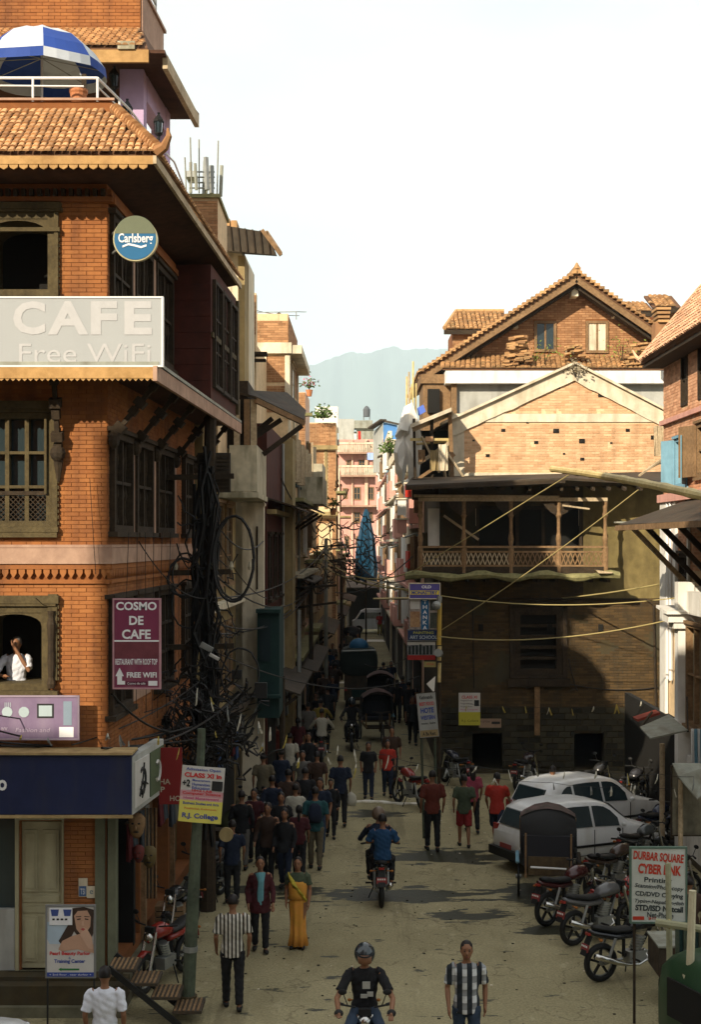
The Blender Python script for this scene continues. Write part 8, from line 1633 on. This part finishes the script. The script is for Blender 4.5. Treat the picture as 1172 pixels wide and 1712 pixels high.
rider('rider with pale jacket coming down the middle of the street',X(588,48.0),47.8,PI,C['dark'],C['dark'],hel=hel,lean=.05,sleeve=1)
# ================================================================== CARS
def car(label,loc,rz,paint,group=None):
    t=thing('parked_car',label,'car',loc,rz,group,local=True)
    st=[(-1.80,.38,.78,.80,.66,.50),(-1.72,.26,.86,.98,.74,.54),(-1.52,.22,.90,1.32,.77,.56),(-1.25,.22,.90,1.42,.78,.56),(-.6,.20,.89,1.46,.78,.56),(.0,.20,.88,1.44,.78,.55),(.35,.20,.87,1.36,.78,.53),(.80,.22,.88,.98,.77,.62),(1.0,.22,.86,.91,.76,.62),(1.5,.24,.76,.80,.72,.58),(1.74,.30,.64,.66,.64,.50),(1.80,.38,.56,.58,.56,.45)]
    b=MB();R_=[]
    for y,z0,zb,zr,w,wr in st:
        half=[(w*.86,z0),(w*.98,z0+.10),(w,(z0+zb)/2),(w*.97,zb),(wr+(w-wr)*.25,zb+(zr-zb)*.7),(wr,zr-.03*min(1,(zr-zb)*3)),(wr*.6,zr)]
        R_.append([V3(x,y,z)for x,z in half]+[V3(-x,y,z)for x,z in half[::-1]])
    b.rings(R_);body=ob('body',b,paint,t,smooth=True)
    def lerp_st(y):
        for i in range(len(st)-1):
            if st[i][0]<=y<=st[i+1][0]:u=(y-st[i][0])/(st[i+1][0]-st[i][0]);return[a+(c-a)*u for a,c in zip(st[i],st[i+1])]
    def side(y,f,s,off=.012):
        _,z0,zb,zr,w,wr=lerp_st(y);x=(w*.97)+(wr-w*.97)*f**1.2;return V3(s*(x+off),y,zb+(zr-zb)*f)
    for s in(-1,1):
        for(ya,yb,fa,fb)in((-1.42,-1.0,.12,.80),(-.94,-.20,.10,.84),(-.14,.50,.10,.84)):
            b=MB();N_=4
            for i in range(N_):
                a,c=ya+(yb-ya)*i/N_,ya+(yb-ya)*(i+1)/N_
                ft=lambda y:fb if not(ya>-.2 and y>.25)else fb-(y-.25)*1.2
                ff2=lambda y:fb-max(0,(-1.15-y))*1.6 if ya<-1 else ft(y)
                q=[side(a,fa,s),side(c,fa,s),side(c,ff2(c),s),side(a,ff2(a),s)];b.quad(*(q if s>0 else q[::-1]))
            ob('side_window',b,'glass',t,smooth=False)
        b=MB();b.tube([(s*.80,-.88,.80),(s*.80,-.72,.80)],.014,5);ob('door_handle',b,'black',t)
        b=MB();b.ball((s*.88,.52,.96),.07,.05,.05,10,6);ob('wing_mirror',b,paint,t,smooth=True)
        b=MB();b.ball((s*.52,1.73,.62),.13,.07,.08,10,6);ob('headlight',b,'chrome',t,smooth=True)
        b=MB();b.box(s*.60-.09,s*.60+.09,1.74,1.79,.68,.92);ob('tail_light',b,'red',t)
        for y in(-1.15,1.15):
            b=MB();b.torus((s*.71,y,.27),(1,0,0),.20,.075,24,8);w=ob('wheel',b,'black',t,smooth=True);b=MB();b.tube([(s*.70,y,.27),(s*.785,y,.27)],.15,14);ob('hub_cap',b,'steel',w)
            b=MB();b.torus((s*.768,y,.29),(1,0,0),.30,.028,18,6,a0=0,a1=2*PI);ob('wheel_arch',b,'black',t)
        for(ya,yb,za,zb2)in((-.97,-.97,.36,.88),(-.17,-.17,.34,.88),(.56,.56,.36,.86),(-.97,.56,.35,.35)):b=MB();b.beam((s*.782,ya,za),(s*.778,yb,zb2),.012,.012);ob('panel_gap',b,'black',t)
        b=MB();b.beam((s*.79,-1.2,.55),(s*.79,1.2,.55),.02,.05);ob('side_strip',b,'black',t)
    def cross(ya,za,yb,zb_,wa,wb,m_,nm):b=MB();b.quad(V3(-wa,ya,za),V3(wa,ya,za),V3(wb,yb,zb_),V3(-wb,yb,zb_));ob(nm,b,m_,t)
    cross(.83,.985,.39,1.355,.60,.50,'glass','windscreen');cross(-1.585,1.20,-1.735,.985,.48,.50,'glass','rear_window')if False else None
    b=MB();b.hexa([(-.50,-1.76,.95),(.50,-1.76,.95),(.50,-1.70,.95),(-.50,-1.70,.95),(-.46,-1.60,1.27),(.46,-1.60,1.27),(.46,-1.5,1.27),(-.46,-1.5,1.27)]);ob('rear_window',b,'glass',t)
    b=MB();b.box(-.70,.70,1.76,1.90,.28,.46);ob('rear_bumper',b,'black',t);b=MB();b.box(-.66,.66,-1.88,-1.76,.28,.44);ob('front_bumper',b,'black',t)
    b=MB();b.box(-.22,.22,1.901,1.915,.50,.60);ob('number_plate',b,MATS['plate_red'],t);b=MB();b.box(-.35,.35,-1.80,-1.74,.50,.60);ob('grille',b,'black',t)
    return t
c1=car('white hatchback nearer the viewer, half hidden by the cycle rickshaw',(X(975,30.6),31.0,0),-1.12,M['carwhite'],'white hatchbacks parked in the square')
sv_=M['carsilver']
c2=copy_tree(c1,None,(X(985,33.6),33.7,0),-1.05,'silver white hatchback parked behind the first one',scale=1.05)
c3=copy_tree(c1,None,(-5.25,17.2,0),-.25,'white car corner just showing at the bottom left edge')
c2['label']='farther pale hatchback along the foot of the old brick wall'
vn=thing('van','white van crossing the far end of the street','van',(X(622,108),108,0))
b=MB();x=X(622,108);prof=[(-1.5,.35),(-1.5,.95),(-1.25,1.05),(-.85,1.7),(-.5,1.85),(1.5,1.85),(1.6,1.2),(1.6,.35)];b.plate([(x+a,c)for a,c in prof],-109.6,-108);ob('body',b,M['carwhite'],vn)
b=MB();b.plate([(x-1.15,1.1),(x-.8,1.62),(x-.55,1.62),(x-.55,1.1)],-108,-107.98);ob('cab_window',b,'glass',vn);b=MB();b.box(x-.4,x+.5,-108,-107.98,1.15,1.6);ob('side_window',b,'tin_grey',vn)
for s in(-1.0,1.1):b=MB();b.torus((x+s,107.97,.32),(0,1,0),.22,.09,16,6);ob('wheel',b,'black',vn)
tp=thing('loaded_tempo','dark loaded tempo with a blue bundle on its roof going up the street','tempo',(X(600,60),60,0));x=X(600,60)
b=MB();b.rings([[V3(x+w*math.copysign(abs(math.cos(a))**.6,math.cos(a)),59.4+yy,z+h*math.copysign(abs(math.sin(a))**.6,math.sin(a)))for a in[2*PI*j/16 for j in range(16)]]for yy,w,z,h in((0,.72,1.95,.5),(.1,.8,1.95,.58),(2.2,.8,1.95,.58),(2.4,.6,1.9,.45))]);ob('load_cover',b,mat('green_black_tarp',(.02,.03,.025),var=.3,scale=4),tp,smooth=True)
b=MB();b.box(x-.62,x+.62,-61.8,-59.5,.35,1.4);ob('body',b,'tin',tp);b=MB();b.box(x-.30,x+.30,-59.5,-59.46,.5,.8);ob('tailboard',b,M['teal'],tp)
b=MB();b.ball((x,60.2,2.55),.42,.5,.36,14,8);ob('blue_bundle',b,flat('bundle_blue',(.03,.14,.28)),tp,smooth=True)
b=MB();b.tube([(x-.7,59.38,2.42),(x+.7,59.38,2.46)],.04,6);ob('rail',b,'steel',tp)
for s in(-1,1):b=MB();b.torus((x+s*.5,59.9,.25),(1,0,0),.18,.07,16,6);ob('wheel',b,'black',tp);b=MB();b.box(x+s*.55-.06,x+s*.55+.06,-59.49,-59.44,.75,.9);ob('tail_light',b,'red',tp)
def rickshaw(label,loc,rz,group):
    t=thing('cycle_rickshaw',label,'cycle rickshaw',loc,rz,group,local=True)
    for s in(-1,1):
        b=MB();b.torus((s*.50,-.45,.34),(1,0,0),.315,.024,26,6);w=ob('wheel',b,'black',t,smooth=True);b=MB();b.torus((s*.50,-.45,.34),(1,0,0),.285,.012,24,5);b.tube([(s*.45,-.45,.34),(s*.55,-.45,.34)],.04,8);ob('rim',b,'steel',w)
        for i in range(12):a=2*PI*i/12;b=MB();b.beam((s*.5,-.45,.34),(s*.5,-.45+.28*math.cos(a),.34+.28*math.sin(a)),.006,.006);ob('spoke',b,'steel',w)
        b=MB();b.beam((s*.38,-.9,.45),(s*.38,.35,.45),.04,.05);b.beam((s*.36,-.05,.45),(s*.36,-.05,.85),.04);b.beam((s*.38,-.85,.45),(s*.38,-.92,1.2),.03);ob('frame_rail',b,'wood_mid',t)
        b=MB();b.loft([(V3(s*.52,-.78,.66),.035,.03),(V3(s*.52,-.66,.74),.035,.02),(V3(s*.52,-.45,.78),.035,.02),(V3(s*.52,-.2,.72),.035,.02)],8);ob('mudguard',b,M['skyblue']if s<0 else 'tin',t,smooth=True)
    b=MB();b.box(-.42,.42,.25,.80,.62,.74);b.box(-.42,.42,.80,.88,.62,1.15);ob('seat',b,flat('rick_seat',(.02,.02,.025)),t)
    R_=[]
    for i in range(8):
        a=R(-20+i*22);R_.append([V3(x_,-.42-.46*math.cos(a)+.55*x_*x_,.98+.62*math.sin(a)-(.9*x_*x_*max(0,math.sin(a))**2))for x_ in(-.47,-.40,-.22,0,.22,.40,.47)])
    b=MB();b.rings(R_[:6],caps=False,closed=False);b.rings([[v+V3(0,.012,-.02)for v in r]for r in R_[:6]],caps=False,closed=False);ob('hood',b,flat('hood_black',(.015,.015,.015)),t,smooth=True)
    b=MB();b.rings([[v+V3(0,0,.02)for v in r]for r in R_[4:]]+[[V3(x_,.12,1.56-.9*x_*x_)for x_ in(-.47,-.40,-.22,0,.22,.40,.47)]],caps=False,closed=False);ob('hood_top',b,mat('hood_patchwork',(.045,.055,.04),c2=(.13,.075,.07),var=.4,scale=5,bump=.2),t,smooth=True)
    for i in(1,4,7):b=MB();b.tube(R_[i][:1]+[V3(-.47,-.2,.8)],.012,5);b.tube(R_[i][-1:]+[V3(.47,-.2,.8)],.012,5);ob('hood_bow',b,'wood_mid',t)
    for s in(-1,1):b=MB();q=[R_[2][0],R_[5][0],V3(-.47,.05,1.2),V3(-.47,-.1,.8),V3(-.47,-.85,.8)];q=[V3(-p.x*s,p.y,p.z)for p in q];b.prism(q,(0,0,0),(.012,0,0));ob('hood_side',b,MATS['hood_black'],t)
    b=MB();b.box(-.40,.40,-.40,.3,.42,.46);ob('footboard',b,'wood',t);b=MB();b.tube([(-.3,-.93,.62),(.3,-.93,.60)],.02,6);ob('rear_bar',b,'whitepaint',t);b=MB();b.box(-.34,.34,.90,.93,.48,.80);ob('rear_panel',b,mat('rick_panel',(.05,.03,.02),c2=(.1,.07,.03),scale=9),t)
    b=MB();b.torus((0,1.15,.34),(1,0,0),.315,.022,26,6);fw=ob('wheel',b,'black',t,smooth=True)
    for i in range(12):a=2*PI*i/12;b=MB();b.beam((0,1.15,.34),(0,1.15+.3*math.cos(a),.34+.3*math.sin(a)),.006,.006);ob('spoke',b,'steel',fw)
    b=MB();b.tube([(0,1.15,.34),(0,.98,.85),(0,.95,1.0)],.02,6);b.tube([(0,.3,.45),(0,.45,.35),(0,.98,.8)],.02,6);b.tube([(0,.45,.35),(0,.40,.85)],.02,6);b.tube([(-.28,.85,1.02),(0,.96,1.0),(.28,.85,1.02)],.014,6);ob('cycle_frame',b,'tin',t)
    b=MB();b.loft([(V3(0,.52,.90),.04,.02),(V3(0,.38,.90),.10,.025),(V3(0,.30,.90),.11,.025)],10);ob('saddle',b,'black',t)
    return t
rk=rickshaw('black hooded cycle rickshaw seen from behind in front of the white cars',(X(920,28.2),28.6,0),-.12,'cycle rickshaws in the street');rk.scale=(1.15,1.15,1.12)
copy_tree(rk,None,(X(632,50),50,0),PI+.1,'dark cycle rickshaw in the middle of the street beside the coming motorcycle',group='cycle rickshaws in the street')
copy_tree(rk,None,(X(636,57),57,0),PI,'hooded cycle rickshaw with a reddish top behind the middle group',group='cycle rickshaws in the street')
copy_tree(rk,None,(X(588,88),88,0),0,'greenish cycle rickshaw far up the street beyond the tempo',group='cycle rickshaws in the street')
at=thing('auto_rickshaw','dark green three wheeled auto rickshaw cut by the bottom right corner','auto rickshaw',(4.95,18.6,0),.35,local=True)
R_=[]
for y,w,z0,z1 in((-1.15,.38,.5,1.05),(-1.08,.52,.3,1.30),(-.8,.60,.25,1.52),(-.1,.63,.25,1.62),(.5,.60,.25,1.58),(.9,.50,.3,1.40),(1.05,.40,.4,1.0)):
    R_.append([V3(a*w,y,z)for a,z in((-.9,z0),(-1,z0+.2),(-1,z0+(z1-z0)*.6),(-.88,z1-.14),(-.55,z1-.02),(0,z1),(.55,z1-.02),(.88,z1-.14),(1,z0+(z1-z0)*.6),(1,z0+.2),(.9,z0))])
b=MB();b.rings(R_);ob('hood',b,mat('auto_green',(.02,.055,.022),var=.2,scale=4,rough=.45,bump=.1),at,smooth=True)
for s in(-1,1):b=MB();b.tube([V3(s*.63,-.75,.35),V3(s*.635,-.75,1.0),V3(s*.57,-.78,1.42)],.028,6);ob('trim',b,'cream',at);b=MB();b.box(s*.64-.015,s*.64+.015,-.45,.60,.75,1.25);ob('side_opening',b,'dark',at)
for i in range(8):b=MB();b.box(-.66,-.635,.76+.0-i*.0,.84,.42+i*.11,.49+i*.11);ob('painted_chip',b,('gold','whitepaint')[i%2],at)
b=MB();b.hexa([(-.34,-1.17,.98),(.34,-1.17,.98),(.34,-1.12,.98),(-.34,-1.12,.98),(-.40,-.99,1.34),(.40,-.99,1.34),(.40,-.95,1.34),(-.40,-.95,1.34)]);ob('rear_window',b,'steel',at)
b=MB();b.ball((0.1,-.35,1.60),.35,.45,.05,12,6);ob('roof_sheet',b,'tin_grey',at,smooth=True)
for(x_,y_)in((-.5,-.7),(.5,-.7),(0,.9)):b=MB();b.torus((x_,y_,.22),(1,0,0),.16,.06,16,6);ob('wheel',b,'black',at)
bx=thing('dark_box_cart','dark boxy cart standing behind the nearest motorcycle at the right','cart',(X(1135,21.4),21.4,0));b=MB();b.box(X(1102,21.4),X(1185,21.4),-22.2,-21.4,.45,Z(1583,21.4));ob('box',b,'tin',bx);b=MB();b.box(X(1100,21.4),X(1185,21.4),-22.22,-21.36,Z(1583,21.4),Z(1580,21.4));ob('lid',b,'tin_grey',bx)
for px in(1110,1170):b=MB();b.torus((X(px,21.6),21.6,.22),(1,0,0),.17,.05,16,6);ob('wheel',b,'black',bx)
dg=bpy.context.evaluated_depsgraph_get()
new=[(o,bpy.data.meshes.new_from_object(o.evaluated_get(dg)))for o in JOBS]
for o,me in new:
    if o.name.startswith('body'):continue
    ph=len(o.parent['label'])*1.7;n_=len(me.vertices);a=np.empty(n_*3);me.vertices.foreach_get('co',a);a=a.reshape(-1,3);nn=np.empty(n_*3);me.vertices.foreach_get('normal',nn);nn=nn.reshape(-1,3);x_,y_,z_=a.T
    s_=.0055*np.sin(x_*31+ph+3*np.sin(z_*9))*np.sin(z_*17+x_*14+y_*21+ph)+.005*np.sin(z_*38+9*np.sin(x_*11+ph)+y_*13)*np.sin(x_*23+y_*19+ph)+.004*np.sin(z_*71+x_*40+ph)
    me.vertices.foreach_set('co',(a+nn*s_[:,None]*.65).ravel())
for o,me in new:
    o.modifiers.clear();me.polygons.foreach_set('use_smooth',[True]*len(me.polygons));o.data=me
tiered('shade_pagoda','unseen tiered brick pagoda placed behind the viewer on the left to shade the street',-13.2,-4,-13,-3.8,[(4.6,0,12,.7,15),(4.3,14,20,.6,23),(3.6,22,27.5,.6,31)])  # unseen pagoda, placed and sized to keep the foreground in shade
sh_=thing('shade_tower_house','unseen narrow tall brick house added left of the viewer to shade the street','building',(-7,7.2,0))  # sun blocker added out of view, shaped to shade the street
b=MB();b.box(-10,-4,-8.3,-6,0,18.2);ob('wall',b,'mortar',sh_)
for i in range(3):
    for k in range(4):b=MB();b.box(-9.4+i*1.9,-8.3+i*1.9,-8.38,-8.302,1.4+k*4.2,3.4+k*4.2);ob('window',b,'wood',sh_)
b=MB();b.hexa([(-10.1,5.8,18.2),(-3.6,5.8,18.2),(-3.6,8.4,18.2),(-10.1,8.4,18.2),(-9.8,6.8,19.2),(-4,6.8,19.2),(-4,7.4,19.2),(-9.8,7.4,19.2)]);ob('roof',b,'tile_old',sh_)
hb=thing('shade_side_house','unseen brick row of houses added behind the viewer at the far left for its shade','building',(-22,-2,0))  # unseen houses added to shade the lower cafe front
b=MB();b.box(-45,-18.01,2,12,0,17.9);ob('wall',b,'mortar',hb);b=MB();b.box(-18,-13.9,2,12,0,23);ob('shade_bay',b,'mortar',hb)  # taller end raised to keep sun off the middle of the street
for i in range(8):
    for k in range(4):b=MB();b.box(-44+i*3.6,-42.4+i*3.6,1.9,1.999,1.6+k*3.5,3.6+k*3.5);ob('window',b,'wood',hb)
b=MB();b.hexa([(-46,-1.4,17.9),(-18.02,-1.4,17.9),(-18.02,-13,17.9),(-46,-13,17.9),(-46,-6,19.8),(-18.02,-6,19.8),(-18.02,-8,19.8),(-46,-8,19.8)]);ob('roof',b,'tile_old',hb)
st=thing('temple_plinth','stepped brick temple plinth the viewer stands on','plinth',(2,-6,0))
for i in range(6):b=MB();b.box(-2.5+i*.3,13-i*.3,-1.5+i*.9+.0,14,i*.9+(.004 if i else 0),(i+1)*.9);ob('step',b,'brick_old',st)
b=MB();b.box(1,10,5.5,12,5.4,15);ob('shrine',b,'mortar',st);b=MB();b.hexa([(-1,-3.8,14),(12,-3.8,14),(12,-14,14),(-1,-14,14),(3,-7,19),(8,-7,19),(8,-10,19),(3,-10,19)]);ob('roof',b,'tile_old',st)
hzb=MB();hzb.box(-9100,9100,-9100,3100,-1,900);hm=bpy.data.materials.new('haze_air');hm.use_nodes=True;n=hm.node_tree;n.nodes.clear();o_=n.nodes.new('ShaderNodeOutputMaterial');v_=n.nodes.new('ShaderNodeVolumePrincipled');v_.inputs['Density'].default_value=.00021;v_.inputs['Color'].default_value=(.70,.89,1.0,1);v_.inputs['Anisotropy'].default_value=-.38;n.links.new(v_.outputs[0],o_.inputs['Volume'])
o=ob('haze',hzb,hm,None);o['kind']='stuff'
